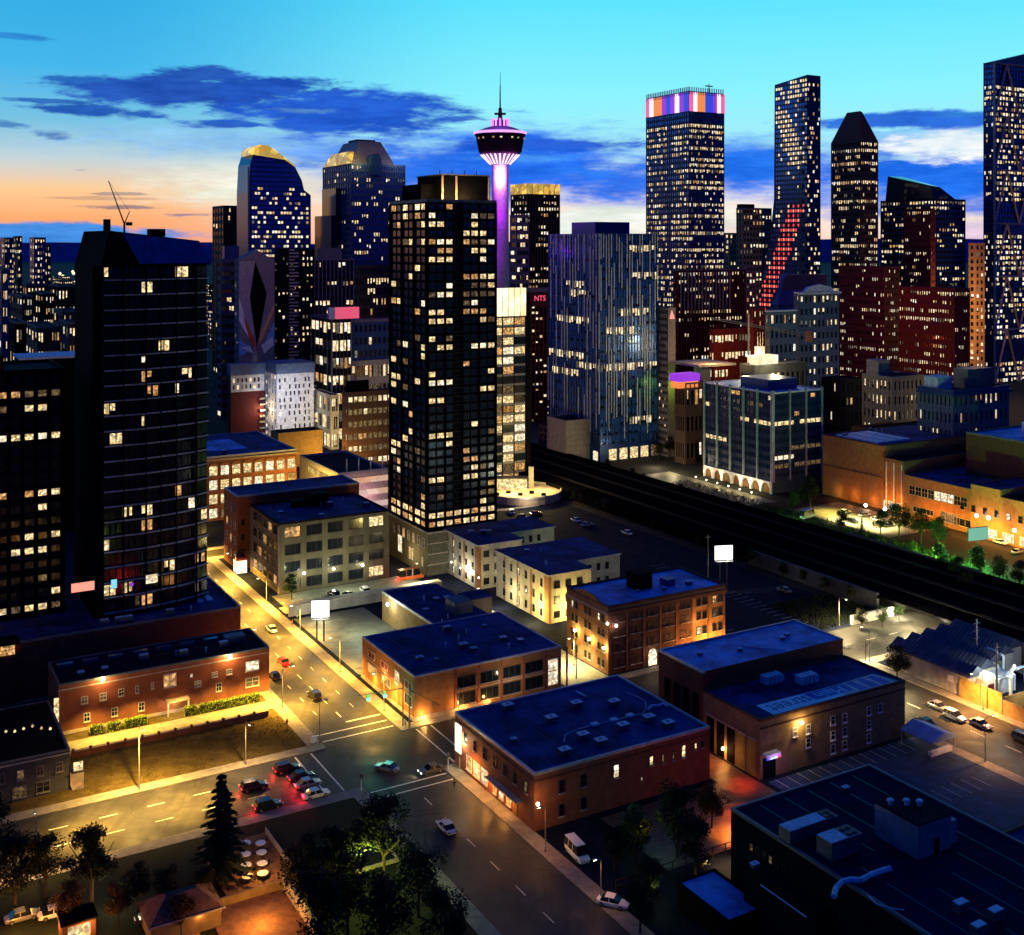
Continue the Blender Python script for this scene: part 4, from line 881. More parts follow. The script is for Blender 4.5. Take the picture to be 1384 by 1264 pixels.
for (px, py, d) in ((821, 843, 'left'), (833, 846, 'right')): wall_lamp(px, py, n=239.2, col=(1, .8, .4), power=500, label='white lamp under the cornice at the brick apartment corner, %s of two' % d, bulb='bulbw', r=.35)
wall_lamp(884, 882, n=239, col=(1, .7, .4), power=500, label='white lamp beside the arched door of the brick apartments', bulb='bulbw', r=.3)
light('POINT', W(199, 237.5, 3), (1, .5, .1), 6000, .4); light('POINT', W(192, 237.5, 3), (1, .45, .1), 2500, .4); light('POINT', W(205, 238.2, 3), (1, .5, .12), 1500, .4); light('POINT', W(195, 238.2, 9), (1, .5, .12), 600, .4)
# ================================================================= MIDDLE DISTANCE
Cp = blg('tower_podium', 'stone podium with green lit ledge under the central glass tower', 'building', 165.0, 341.5, 26, 32, 14, wall=mat('olive_stone', (.1, .1, .07), .8), core=M['grey'], roof=M['lawn'], capm=M['bandst'], par=.4)
wins(Cp, 'W', [(3+i*4, 8.8, 1.6, 3.2, M['L2'] if i in (2, 4) else None) for i in range(7)]+[(22, 3, 3.4, 6, M['L3']), (12, 2.6, 1.2, 4, M['L2']), (14, 2.6, 1.2, 4, M['L2']), (4, 2.4, 1, 3, M['L1'])], 'cross', M['fwhite'])
for z in (3.5, 7, 10.5): boxp(Cp, 'band', -.1, 26.1, -.12, 0, z, z+.3, M['bandst'])
def litC(side, f, c, nf, nb):
    if f < 2: return M['L1'] if (c+f) % 3 else M['L2']
    if side == 'S' and c == nb//2-1: return M['black']
    return 0
Ct, cw, cdp, ch, cp_ = bl('apartment_tower', 'central dark glass apartment tower with gold lit flats and a black box on top', 'tower', 577, 527, 671, 273, e=166.2,
    nfs=37, nbs=8, nbw=6, wall=M['black'], span=M['char'], glass=mat('flat_glass', (.03, .06, .11), .16, .45, .5, .2, 0, .6), frame=M['fdark'], style='double', wr=.84, hr=.66, t=.3, mg=.35, p=.3, pw=.22, vary=1.4, solo=298, zoff=14.5, litfn=litC, roof=M['roofk'], capm=M['hvacd'], par=1.0, pe=2, pd=.75)
pc = [(.3, .98, .15, .8, 9.5), (.08, .3, .3, .8, 6.5)]
for q in pc:
    pb = boxp(Ct, 'penthouse', cw*q[0], cw*q[1], cdp*q[2], cdp*q[3], ch+.12, ch+q[4], M['black'])
for x in (.3, .5, .98): boxp(Ct, 'lit_pilaster', cw*x-.3, cw*x+.3, cdp*.15-.35, cdp*.15-.02, ch+.2, ch+9.3, M['bandst'])
boxp(Ct, 'penthouse_cap', cw*.29, cw*.99, cdp*.14, cdp*.81, ch+9.5, ch+9.9, M['grey'])
cX, cY = cp_
for a in (3, 9, 16): light('POINT', (cX+C30*a-S30*1.2, cY+S30*a+C30*1.2, ch+1.4), (1, .62, .2), 5000, .3)
for i in range(4): part(Ct, 'roof_mast', lambda b: b.tube((cw*(.35+.18*i), cdp*.3, ch+9.9), (cw*(.35+.18*i), cdp*.3, ch+11.5), .15, .12, M['fdark'], 6))
G2, gw, gd, gh, gp_ = bl('glass_tower', 'slim glass tower with a blazing white lantern on top beside the central tower', 'tower', 662, 655, 712, 429, yb=655, nfs=17, nbs=3, nbw=1, wall=M['char'], span=M['pale'], glass=M['gteal'], p=.62, vary=.9, wr=.93, hr=.78, t=.3, par=0, frame=M['fdark'], style='triple', solo=60, roof=M['roofk'])
boxp(G2, 'lantern', .5, gw, .5, gd, gh+.2, gh+13, M['lantern'])
for i in range(7): boxp(G2, 'mullion', .4+i*(gw-.6)/6, .6+i*(gw-.6)/6, .3, .5, gh, gh+13.4, M['bandst'])
boxp(G2, 'corner_column', gw-.1, gw+2.2, .2, 2.2, 0, gh+2, M['char'])
gt = thing('garden_terrace', 'round garden terrace lit yellow at the foot of the slim glass tower', 'terrace', (*gp(706, 672), 0), 0)
part(gt, 'deck', lambda b: b.lathe([(17, 0), (17, 2.5), (16.5, 2.6)], M['bandst'], 32)); part(gt, 'parapet', lambda b: b.lathe([(17.2, 2.5), (17.2, 3.5), (16.8, 3.5), (16.8, 2.5)], M['pale'], 32))
part(gt, 'lit_pavilion', lambda b: (b.box(-12, 2, 4, 9, 2.6, 7, M['L1']), b.box(-12.5, 2.5, 3.5, 9.5, 7, 7.4, M['fdark'])))
part(gt, 'white_fin', lambda b: b.box(2.8, 5.0, 6, 6.6, 2.6, 12, M['grey']))
for i in range(5): part(gt, 'planter', lambda b: b.box(-12+i*5, -10+i*5, -9+(i % 2)*4, -7.5+(i % 2)*4, 2.6, 3.6, M['char']))
gx, gy = gp(706, 672); light('POINT', (gx-4, gy-6, 9), (1, .75, .22), 20000, .5); light('POINT', (gx+9, gy, 8), (1, .66, .15), 12000, .5); light('POINT', (gx+2, gy-20, 6), (1, .8, .5), 3500, .5)

def litBlue(side, f, c, nf, nb):
    rows = {'S': {8: (0, 1), 12: (.1, .55), 14: (.3, .8), 18: (.55, 1), 21: (.5, .9), 2: (.5, .9), 5: (.3, .5)}, 'W': {9: (.3, 1), 8: (0, .4), 7: (.4, .9), 17: (.3, .6), 13: (.2, .8), 16: (.2, .5)}}[side]
    if f in rows and rows[f][0] <= c/nb <= rows[f][1]: return M['F1'] if (c*7+f) % 4 else M['F4']
    return M['gblue2']
M['gblue2'] = mat('blue_curtain_glass', (.04, .15, .55), .25, .35, .3, .12, 0, .6)
BT, bw_, bd_, bh_, bp_ = bl('office_tower', 'broad navy blue office tower with staggered pale vertical fins and rows of lit windows', 'tower', 811, 741, 889, 318, yb=625, nfs=23, nbs=20, nbw=20, wall=M['navyc'], pier=M['navyc'], span=M['navyc'], litfn=litBlue, wr=.8, hr=.78, t=.4, mg=.3, roof=M['roofk'], par=.9, zoff=8, pent=[(.15, .75, .25, .7, 7, M['navyc'])])
r_ = random.Random(21); nfin = 0
for side, L in (('S', bw_), ('W', bd_)):
    k = 22 if side == 'S' else 18; fl = (bh_-8)/23
    for i in range(k+1):
        a = .4+i*(L-.8)/k; z = 8+r_.uniform(0, 4)*fl
        while z < bh_:
            ln = r_.choice((4, 5, 6, 7))*fl; z2 = min(bh_+.7, z+ln)
            if r_.random() < .6:
                if side == 'S': boxp(BT, 'fin', a-.16, a+.16, -.45, -.01, z, z2, M['fin'])
                else: boxp(BT, 'fin', -.45, -.01, a-.16, a+.16, z, z2, M['fin'])
            z = z2+r_.uniform(.2, 2)*fl
for i in range(5): boxp(BT, 'lit_shopfront', 5.5+i*6.6, 10.2+i*6.6, -.12, 0, .4, 6, M['L1'] if i != 4 else M['L4'])
boxp(BT, 'lit_shopfront', -.12, 0, 2, 6, .4, 5, M['L3'])
W1 = blg('stone_annex', 'plain tan stone annex with long ledge left of the navy tower foot', 'building', 312, 486, 17, 18, 20, wall=M['bandst'], core=M['grey'], roof=M['roofk'])
bl('low_building', 'long low brown building behind the dark rail corner left of the navy tower', 'building', 775, 728, 790, 588, Z=600, wall=M['brown'], roof=M['roofk'], nfs=3, nbs=4, nbw=8, p=.05)
M['rib'] = mat('grey_blue_rib', (.42, .46, .55), .7)
# Office with arches beyond the tracks
def litO(side, f, c, nf, nb):
    if side == 'S': d = {6: (0, .95, 'L1'), 2: (0, .4, 'L3'), 1: (0, 1, 'L4'), 3: (.3, .9, 'L4')}
    else: d = {6: (0, .42, 'L1'), 3: (.55, 1, 'L1'), 8: (.1, .3, 'L4')}
    if f in d and d[f][0] <= c/nb < d[f][1] and (f*5+c*3) % 7: return M[d[f][2]]
    return 0
Ob, ow, od, oh, op = bl('office_building', 'blue black office block with pale vertical ribs and white arches at its foot', 'building', 1044, 953, 1110, 533, yb=668, nfs=10, nbs=9, nbw=15, wall=M['navyc'], span=mat('blue_black_band', (.01, .03, .1), .5), p=.03, glass=mat('office_glass', (.012, .035, .12), .2, .2, .4, .2), litfn=litO, wr=.97, hr=.55, t=.35, mg=.1, zoff=6, roof=mat('lit_blue_roof', (.3, .48, .85), .5, 0, .3, .2), capm=M['fin'], par=.6, frame=M['fdark'], style='plain', solo=240)
for i in range(6): boxp(Ob, 'rib', -1.0, -.01, i*od/5-.22, i*od/5+.22, 5.2, oh+1.5, M['rib'])
for i in range(1, 4): boxp(Ob, 'rib', i*ow/3-.22, i*ow/3+.22, -1.0, -.01, 5.2, oh+1.5, M['rib'])
boxp(Ob, 'rib', -.9, .5, -.9, -.01, 5.2, oh+1.5, M['rib']); boxp(Ob, 'penthouse', ow*.2, ow*.8, od*.2, od*.6, oh+.2, oh+5, M['navyc'])
for i in range(7):
    w0 = od/7
    part(Ob, 'arch', lambda b: b.prism([(i*w0, 5.4), (i*w0, 0), (i*w0+.5, 0)]+[(i*w0+w0/2-(w0/2-.5)*math.cos(math.pi*k/8), 1.2+3.4*math.sin(math.pi*k/8)) for k in range(9)]+[(i*w0+w0-.5, 0), (i*w0+w0, 0), (i*w0+w0, 5.4)], lambda p, s: (-1.2+s*1.1, p[0], p[1]), M['white']), fix=True)
boxp(Ob, 'arcade_wall', -.06, 0, 0, od, 0, 5.3, M['wood'])
oX, oY = op
for i in (1, 2, 3, 5, 6.4): light('POINT', (oX-S30*i*od/7-C30*3, oY+C30*i*od/7-S30*3, 2.6), (1, .8, .45), 700, .4)
for i in range(6):
    X = oX-S30*(i+.3)*od/6-C30*10; Y = oY+C30*(i+.3)*od/6-S30*10
    t = thing('path_lamp', 'low round lamp on the forecourt before the white arches', 'lamp', (X, Y, .12), 0, 'forecourt lamps'); part(t, 'post', lambda b: b.tube((0, 0, 0), (0, 0, 1), .08, .08, M['pole'], 6)); part(t, 'globe', lambda b: b.lathe([(.02, 1), (.3, 1.2), (.3, 1.4), (.02, 1.6)], M['bulb'], 8))
    light('POINT', (X, Y, 2.2), (1, .75, .25), 500, .3)
# Warehouses in orange light beyond the park
def egb(px0, px1, e):      # n range of a wall on line e between two columns
    k = (px0-CX)/F; Y = e/(C30*k+S30); n0 = -S30*k*Y+C30*Y
    k = (px1-CX)/F; Y = e/(C30*k+S30); n1 = -S30*k*Y+C30*Y
    return n1, n0
def whs(px0, px1, e, h, wd, label, **o):
    n0, n1 = egb(px0, px1, e)
    r = blg('warehouse', label, 'building', e, n0, wd, n1-n0, h, par=.4, **o); return r, n1-n0, n0
P1, d1, m1 = whs(1112, 1192, 370, 26, 60, 'tall windowless brown warehouse with pale skylights lit orange from below', wall=M['bricko'], core=M['brickd'], roof=M['roofn'], capm=M['brickd'])
boxp(P1, 'door', -.1, 0, 22, 28, .1, 9, M['brickt']); boxp(P1, 'ledge', -.3, 0, 0, d1, 13, 13.4, M['brickd'])
for i in range(3): boxp(P1, 'skylight', 2+i*7, 8+i*7, 4, d1-6, 26.15, 26.9, M['hvac'])
P2, d2, m2 = whs(1192, 1222, 371, 21, 50, 'narrow orange lit link block with pale drainpipes between two warehouses', wall=M['bricko'], core=M['brickd'], roof=M['roofk'])
for i in (1, 5, 9): part(P2, 'drainpipe', lambda b: b.tube((-.3, i, 0), (-.3, i, 20), .3, .3, M['white'], 6))
wins(P2, 'W', [(3+i*4, .6, 2.6, 3.4, M['L3']) for i in range(3)], 'cross', M['fwhite'])
P3, d3, m3 = whs(1222, 1312, 368, 16.5, 45, 'two storey orange brick row with pale framed windows and a blue roof', wall=M['bricko'], core=M['brickd'], roof=M['roofn'], capm=M['brickt'])
wins(P3, 'W', [(3+i*(d3-4)/9, 9.6, 3.0, 3.6, M['L3'] if i in (2, 3, 4) else None) for i in range(9)], 'cross', M['bandst'], M['bandst'])
wins(P3, 'W', [(d3*.32, 2, 8, 4, M['L4']), (d3*.12, 2, 8, 3, None), (d3*.62, 3, 5, 2.2, None), (d3*.78, 3, 5, 2.2, None)], 'triple', M['bandst'], M['bandst'])
P4, d4, m4 = whs(1312, 1352, 366, 19, 50, 'plain tall orange plastered warehouse end beside the green sign', wall=M['bricko'], core=M['brickd'], roof=M['roofn'])
P5, d5, m5 = whs(1352, 1420, 366, 16.5, 50, 'warehouse with dark windows and lit ground floor at the right border', wall=M['bricko'], core=M['brickd'], roof=M['roofk'])
wins(P5, 'W', [(2+i*5, 9, 1.8, 2.6, M['L3'] if i == 3 else None) for i in range(8)], 'sash', M['fdark'], M['bandst']); wins(P5, 'W', [(3+i*7, .8, 4.6, 3.4, M['L3']) for i in range(4)], 'triple', M['fwhite'])
blg('brick_block', 'tall dark brick block standing behind the warehouses at the right border', 'building', 392, 268, 60, 42, 33, wall=M['brickd'], roof=M['roofb'], capm=M['hvacd'], pent=[(.2, .35, .3, .6, 6, M['hvac'])])
blg('dark_hall', 'big black roofed hall behind the orange brick row', 'building', 415, 318, 60, 75, 22, wall=M['brickd'], roof=M['black'], capm=M['brickd'])
for px, e_, z, p in ((1128, 367, 2, 900), (1150, 367, 2, 1400), (1175, 367, 2, 1800), (1196, 367, 4, 3000), (1212, 367, 4, 3500), (1240, 363, 3, 4500), (1262, 363, 4, 5000), (1285, 363, 3, 4500), (1305, 362, 4, 4500), (1326, 362, 4, 9000), (1342, 362, 4, 9000), (1364, 361, 4, 6000), (1380, 361, 4, 6000), (1395, 361, 4, 6000)):
    k = (px-CX)/F; Y = e_/(C30*k+S30); light('POINT', (k*Y, Y, z+1), (1, .34, .035), p*.5, .4)
for px, py, d in ((1320, 697, 'left'), (1336, 700, 'right'), (1170, 683, 'far left'), (1196, 688, 'beside the drainpipe'), (1371, 717, 'near the right border')):
    wall_lamp(px, py, e=363, col=(1, .7, .25), power=600, label='white glaring lamp at the foot of the orange warehouses, '+d, group='lamps at the foot of the warehouses', bulb='bulbw', r=.7)
sg = thing('green_sign', 'pale green billboard among the park trees in front of the orange warehouses', 'billboard', (*gp(1322, 752), 0), R(20)); X, Y = gp(1322, 752)
boxp(sg, 'face', -4.2, 4.2, -.2, 0, zat(730, Y), zat(717, Y)+1, glow('pale_green_face', (.3, .8, .6), .55)); part(sg, 'post', lambda b: b.tube((0, .2, 0), (0, .2, zat(720, Y)), .25, .25, M['fdark'], 6)); boxp(sg, 'frame', -4.4, 4.4, 0, .3, zat(730, Y)-.2, zat(717, Y)+1.2, M['fdark'])

# brick hall with big lit arched windows, parkade, hotel ... up the main street
hb_ = blg('brick_hall', 'red brick hall with rows of glowing arched windows behind the loft building', 'building', 112, 452, 46.5, 52, 25, wall=M['brick'], core=M['brickd'], roof=M['roofn'], capm=M['cap'], nfs=0, nbs=0, par=.7)
for j in range(4):
    for i in range(10):
        x = 1.2+i*4.6
        if x+3.4 > 46: continue
        dk = (i == 9 and j in (1, 2)) or j == 0
        wins(hb_, 'S', [(x+1.7, 1.2+j*5.6, 3.5, 3.9, (M['L4'] if (i+j) % 2 else M['L3']) if dk else M['L1'] if (i*3+j) % 4 else M['L3'])], 'cross', M['brickd'], M['bandst'])
        if j == 3: part(hb_, 'window_arch', lambda b: b.prism([(x+1.7-1.9*math.cos(math.pi*k/6), 21.9+1.1*math.sin(math.pi*k/6)) for k in range(7)], lambda p, s: (p[0], -.2+s*.18, p[1]), M['bricko']), fix=True)
boxp(hb_, 'cornice', -.3, 46.8, -.4, 0, 24, 24.6, M['bandst'])
part(hb_, 'roof_pool', lambda b: b.box(6, 30, 14, 40, 25.15, 25.3, M['roofb']))
pk, pw_, pd_, ph_, pp_ = bl('parking_garage', 'low parking garage with pink white lit decks and yellow lit side ramp', 'building', 457, 405, 524, 643, e=167, wall=mat('garage_concrete', (.5, .42, .38), .8), core=M['dgrey'], roof=M['roofk'], capm=M['pale'], par=1.0)
pX, pY = pp_
for j in range(3):
    boxp(pk, 'lit_deck', 4, pw_+.02, -.2, 0, 4.2+j*5, 6.4+j*5, glow('garage_deck_light', (1, .72, .66), 1.0, .2, .6)); boxp(pk, 'lit_deck', -.2, 0, 5+j*3, pd_*.75, 4.2+j*5, 6.2+j*5, glow('garage_yellow', (1, .7, .2), .9, .3, .4))
for i in range(4): part(pk, 'roof_post', lambda b: b.tube((4+i*(pw_-6)/3, 1, ph_), (4+i*(pw_-6)/3, 1, ph_+6), .2, .2, M['white'], 6))
light('POINT', (pX-C30*8, pY-S30*8+4, 6), (1, .65, .1), 26000, .5); light('POINT', (pX-C30*10-S30*14, pY-S30*10+C30*14, 6), (1, .65, .1), 26000, .5); light('POINT', (pX+C30*8+S30*6, pY+S30*8-C30*6, 6), (1, .5, .6), 5000, .5)
def hotelwin(t, wd, h, nf, x0=1.2):
    r = random.Random(4); b = MB()
    for f in range(nf):
        for i in range(7):
            if r.random() < .75:
                x = x0+i*(wd-2)/7+r.uniform(0, 1); z = 3+f*(h-4)/nf
                if x+.9 < wd-.3: part(t, 'window', lambda q: q.box(x, x+.85, -.04, .0, z, z+2.2, M['gdark']))
HT, hw, hd, hh, hp = bl('hotel', 'white hotel slab with staggered slit windows and dark blue roof screen', 'building', 374, 358, 424, 506, yb=606, nfs=10, nbs=0, nbw=4, wall=M['white'], core=M['white'], glass=M['gblue'], p=.5, roof=M['roofn'], par=0, wr=.5)
hotelwin(HT, hw, hh, 10); boxp(HT, 'roof_screen', -.5, hw+.5, -.5, hd+.5, hh, hh+5.5, mat('slate_blue_screen', (.12, .18, .32), .6))
for j in range(10): boxp(HT, 'balcony', hw, hw+1.6, 0, 3, 3+j*(hh-4)/10, 4+j*(hh-4)/10, M['hvacd'])
H2, h2w, h2d, h2h, h2p = bl('hotel_wing', 'left wing of the white hotel with a dark maroon lower wall', 'building', 312, 308, 357, 508, yb=606, nfs=0, nbs=0, nbw=0, wall=M['redc'], core=M['redc'], roof=M['roofn'], par=0)
boxp(H2, 'upper_wall', 0, h2w, -.3, 0, h2h-9, h2h, M['white']); boxp(H2, 'roof_screen', -.5, h2w+.5, -.8, h2d, h2h, h2h+6, mat('slate_blue_screen', (.12, .18, .32), .6))
for j in range(2):
    for i in range(7): boxp(H2, 'window', 1+i*2.3, 2+i*2.3, -.36, -.3, h2h-7.5+j*3.6, h2h-5.3+j*3.6, M['F1'] if (i+j) % 4 == 1 else M['gdark'])
for j in range(8): boxp(H2, 'balcony', h2w-3, h2w, -2, -.3, 3+j*3.2, 3.9+j*3.2, M['bandst']); 
light('SPOT', (hp[0]+8, hp[1]-34, 31), (.85, .88, 1), 42000, 1, (R(80), 0, R(2)), 80, .9); light('POINT', (h2p[0]+C30*(h2w-2)+4*S30, h2p[1]+S30*(h2w-2)-4*C30, 20), (1, .75, .4), 2500, .4)  # the spot is an added, unseen fill that brightens the white hotel front
bl('hotel_podium', 'plain ochre podium wall in front of the white hotel', 'building', 376, 366, 436, 588, Z=560, wall=M['ochre'], roof=M['roofk'])

# ================================================================= SKYLINE
def far(name, label, cx, xl, xr, ytop, Z, nf, nbs, nbw, **o):
    o.setdefault('par', .8); o.setdefault('t', .5); return bl(name, label, 'tower' if 'tower' in name else 'building', cx, xl, xr, ytop, Z=Z, nfs=nf, nbs=nbs, nbw=nbw, dmax=70, **o)
far('small_tower', 'small grey and copper tower left of the curved one', 302, 287, 328, 279, 950, 22, 5, 4, wall=mat('copper_stone', (.22, .07, .04), .6), span=M['brickd'], p=.12, glass=mat('copper_glass', (.3, .08, .03), .2, .6), core=M['lilac'])
far('banded_building', 'grey building with pale floor bands and a blue roof box right of the black tower', 299, 293, 327, 352, 720, 18, 8, 1, wall=M['grey'], span=M['grey'], glass=M['gdark'], p=.05, wr=.9, hr=.5, pent=[(.2, .9, .2, .8, 9, M['navyc'])])
mu, muw, mud, muh, mup = far('mural_building', 'blank building end wall painted with a giant pointed abstract shape', 323, 317, 371, 352, 660, 24, 0, 3, wall=mat('mural_grey', (.2, .19, .24), .7), core=M['dgrey'], p=.1)
def mural(b):
    y = -.03; gy_ = mat('mural_grey_light', (.34, .32, .4), .7); pa = mat('mural_pale', (.9, .92, 1), .7); rd = mat('mural_red', (.5, .08, .04), .7); og = mat('mural_orange', (.7, .35, .15), .7); bl_ = mat('mural_blue', (.2, .45, .9), .7)
    P = lambda x, z, k=0: (muw*x, y-k*.012, muh*(.44+.56*z))
    b.quad([P(.45, .99), P(.3, .62), P(.42, .32), P(.5, .1), P(.62, .32), P(.78, .66)], M['black'])
    b.quad([P(.0, .99), P(.45, .99), P(.3, .62), P(.42, .2), P(.15, .45), P(.0, .6)], gy_)
    b.quad([P(.0, .62, 1), P(.3, .25, 1), P(.46, .08, 1), P(.0, .38, 1)], pa); b.quad([P(.1, .45, 2), P(.42, .2, 2), P(.5, .07, 2), P(.3, .16, 2)], rd)
    b.quad([P(1, .55, 1), P(.62, .25, 1), P(.52, .1, 1), P(.7, .22, 1), P(1, .5, 1)], og); b.quad([P(1, .36, 1), P(.72, .14, 1), P(1, .1, 1)], bl_)
    b.quad([P(0, .2, 1), P(.35, .1, 1), P(.1, .02, 1), P(0, .03, 1)], bl_); b.quad([P(.62, .12, 2), P(.95, .2, 2), P(.98, .12, 2), P(.7, .03, 2)], pa); b.quad([P(.05, .1, 2), P(.3, .12, 2), P(.4, .04, 2)], pa)
part(mu, 'painted_mural', mural)
part(mu, 'gable_top', lambda b: b.prism([(0, muh), (muw*.5, muh+6), (muw, muh)], lambda p, s: (p[0], s*mud, p[1]), mat('mural_grey', (.2, .19, .24))), fix=True)
far('striped_tower', 'dark tower with a middle strip of white balcony slats', 374, 371, 425, 338, 690, 30, 9, 1, wall=M['char'], p=.3, wr=.5, hr=.5)
st = bpy.data.objects[-1]
st_root = [o for o in COL.objects if o.name.startswith('striped_tower')][0]
for i in range(40): boxp(st_root, 'balcony_slat', 7.5, 13.5 if i % 3 else 11, -.9, -.01, 28+i*2.0, 28.9+i*2.0, M['pale'])
far('banded_building', 'pale banded office block with a black centre of lit dots', 424, 420, 479, 352, 740, 16, 10, 2, wall=M['lilac'], span=M['char'], p=.22, wr=.7, hr=.5, pent=[(.15, .7, .2, .8, 8, M['grey'])])
far('grid_building', 'brown grid fronted block half behind the central tower', 484, 479, 531, 360, 760, 14, 12, 2, wall=M['brown'], p=.06, wr=.62, hr=.6)
far('dark_block', 'navy block with a pale ledge right of the pink sign', 477, 471, 530, 436, 650, 9, 8, 2, wall=M['navyc'], glass=M['gdark'], p=.07, capm=M['grey'], par=1.5)
pkb, a1, a2, a3, a4 = far('pink_sign_building', 'office block with lit floors under a pink roof screen', 448, 420, 476, 432, 630, 7, 5, 5, wall=M['grey'], span=M['char'], p=.75, wr=.9, hr=.6)
boxp(pkb, 'pink_screen', 2, a1+4, -.4, 2, a3+.2, a3+6.5, glow('pink_panel_light', (1, .12, .25), .75)); boxp(pkb, 'screen', -1.5, 2, -.4, 2, a3+.2, a3+6.5, M['hvac'])
far('lit_office', 'long low office with cream lit floors behind the white hotel', 443, 426, 530, 492, 640, 4, 14, 5, wall=M['cream'], core=M['pale'], p=.8, wr=.8, hr=.6, roof=M['pale'])
far('shop_building', 'small building with blazing yellow shop windows right of the hotel', 447, 424, 458, 536, 610, 3, 3, 4, wall=M['cream'], p=.95, wr=.8, hr=.7)
bo, bow, bod, boh, bop = far('brown_office', 'brown office block with amber ribbon windows left of the central tower', 469, 462, 532, 533, 560, 6, 9, 3, wall=M['brown'], glass=M['L4'], p=.3, wr=.8, hr=.45, roof=M['roofk'], pent=[(.05, .5, .3, .7, 6, M['black'])])
for i in range(3): light('POINT', (bop[0]-6+i*9, bop[1]-10, 6), (1, .5, .1), 6000, .5)
light('POINT', (*ray(446, 590), 12), (1, .75, .35), 16000, .8); light('POINT', (*ray(440, 560), 8), (1, .5, .15), 9000, .8)

def on_s(root_xy, px, py):
    X0, Y0 = root_xy; a = sol_u(X0, Y0, px); return a, zat(py, Y0+S30*a)
def inside(poly, x, y):
    c = False; n = len(poly)
    for i in range(n):
        x1, y1 = poly[i]; x2, y2 = poly[i-1]
        if (y1 > y) != (y2 > y) and x < (x2-x1)*(y-y1)/(y2-y1)+x1: c = not c
    return c
def shaped(name, label, cx, Z, poly_px, depth, side, nb, fh, wall, glass, litfn, seed, wr=.75, hr=.5, extra_w=0, cat='tower'):
    """tower whose main face has the outline poly_px; that face runs along the side S or W"""
    X0, Y0 = ray(cx, Z); t = thing(name, label, cat, (X0, Y0, 0), R(30)); pl = []
    for px, py in poly_px:
        if side == 'S': a = sol_u(X0, Y0, px); Y = Y0+S30*a
        else: a = sol_n(X0, Y0, px); Y = Y0+C30*a
        pl.append((a, zat(py, Y)))
    amin = min(p[0] for p in pl); amax = max(p[0] for p in pl)
    z0 = 0; pl2 = [(p[0], max(p[1], 0) if p[1] > 5 else 0) for p in pl]
    fn = (lambda p, s: (p[0], s*depth, p[1])) if side == 'S' else (lambda p, s: (s*depth, p[0], p[1]))
    part(t, 'wall', lambda b: b.prism(pl2, fn, wall), fix=True)
    r = random.Random(seed); pb = MB(); sb = MB(); bw = (amax-amin)/nb; zmax = max(p[1] for p in pl); f = 0
    while f*fh < zmax:
        pf = r.random(); run = 0; m = None
        za, zb = f*fh+fh*(1-hr)/2, f*fh+fh*(1+hr)/2
        for i in range(nb):
            a0 = amin+i*bw+bw*(1-wr)/2; a1 = a0+bw*wr
            if all(inside(pl2, x, z) for x in (a0-.3, a1+.3) for z in (za-.3, zb+.6)):
                m = litfn(r, (i+.5)/nb, (f+.5)*fh/zmax, pf, i, f) or glass
                o_ = .06
                if side == 'S': pb.quad([(a0, -o_, za), (a1, -o_, za), (a1, -o_, zb), (a0, -o_, zb)], m)
                else: pb.quad([(-o_, a0, za), (-o_, a1, za), (-o_, a1, zb), (-o_, a0, zb)], m)
        f += 1
    pb.build('window_panes', t, 'stuff')
    return t, pl2, (X0, Y0), depth
def rp_(p, k=1.0):
    def fn(r, x, z, pf, i, f): return litpick(r, p*(.3+1.5*pf)*k, False)
    return fn
# curved tower with yellow lit crown
def lcur(r, x, z, pf, i, f):
    if z > .86: return None
    p = .25+(.5 if .38 < z < .62 else 0)*pf*1.6+(.3 if pf > .75 else 0)
    return litpick(r, p, False)
cpoly = [(337, 600), (336, 260), (338, 222), (342, 209), (385, 216), (399, 226), (408, 244), (411, 257), (420, 264), (421, 600)]
cv_, cpl, cxy, _ = shaped('curved_tower', 'blue glass tower with a curving shoulder and yellow lit crown', 337, 900, cpoly, 32, 'S', 22, 3.8, mat('night_blue_glass', (.02, .06, .25), .25, .5), M['gblue'], lcur, 31)
c1 = [(338, 210), (339, 203), (345, 198), (352, 196), (362, 197), (372, 203), (385, 213), (399, 224), (385, 215), (342, 209)]
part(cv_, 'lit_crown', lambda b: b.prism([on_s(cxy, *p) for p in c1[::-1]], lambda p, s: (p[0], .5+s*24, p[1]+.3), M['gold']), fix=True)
part(cv_, 'edge_fin', lambda b: (b.box(-1.2, -.2, -.8, .3, 0, cpl[1][1]+20, M['pale'])))
# hipped tower
hp1, hw1, hd1, hh1, hxy = far('hipped_tower', 'stepped dark blue tower with hipped copper green crown and arched dormer', 474, 436, 548, 222, 900, 36, 22, 12, wall=mat('blue_granite', (.03, .06, .2), .5), glass=M['gblue'], core=M['navyc'], p=.16, vary=1.7, par=.8)
def hip(b, x0, x1, y0, y1, z0, z1, ix, iy, m):
    b.hexa([(x0, y0, z0), (x1, y0, z0), (x1, y1, z0), (x0, y1, z0), (x0+ix, y0+iy, z1), (x1-ix, y0+iy, z1), (x1-ix, y1-iy, z1), (x0+ix, y1-iy, z1)], m)
lead = mat('weathered_lead_roof', (.16, .14, .24), .5, .3)
part(hp1, 'hipped_roof', lambda b: hip(b, hw1*.08, hw1*.86, hd1*.1, hd1*.9, hh1+.9, hh1+20, 9, 8, lead))
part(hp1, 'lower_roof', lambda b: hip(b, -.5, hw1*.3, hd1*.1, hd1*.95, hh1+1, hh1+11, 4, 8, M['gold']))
part(hp1, 'dormer', lambda b: b.prism([(hw1*.35, hh1-8), (hw1*.35, hh1+4)]+[(hw1*.45-hw1*.1*math.cos(math.pi*k/8), hh1+4+5*math.sin(math.pi*k/8)) for k in range(9)]+[(hw1*.55, hh1-8)], lambda p, s: (p[0], -1+s*9, p[1]), M['navyc']), fix=True)
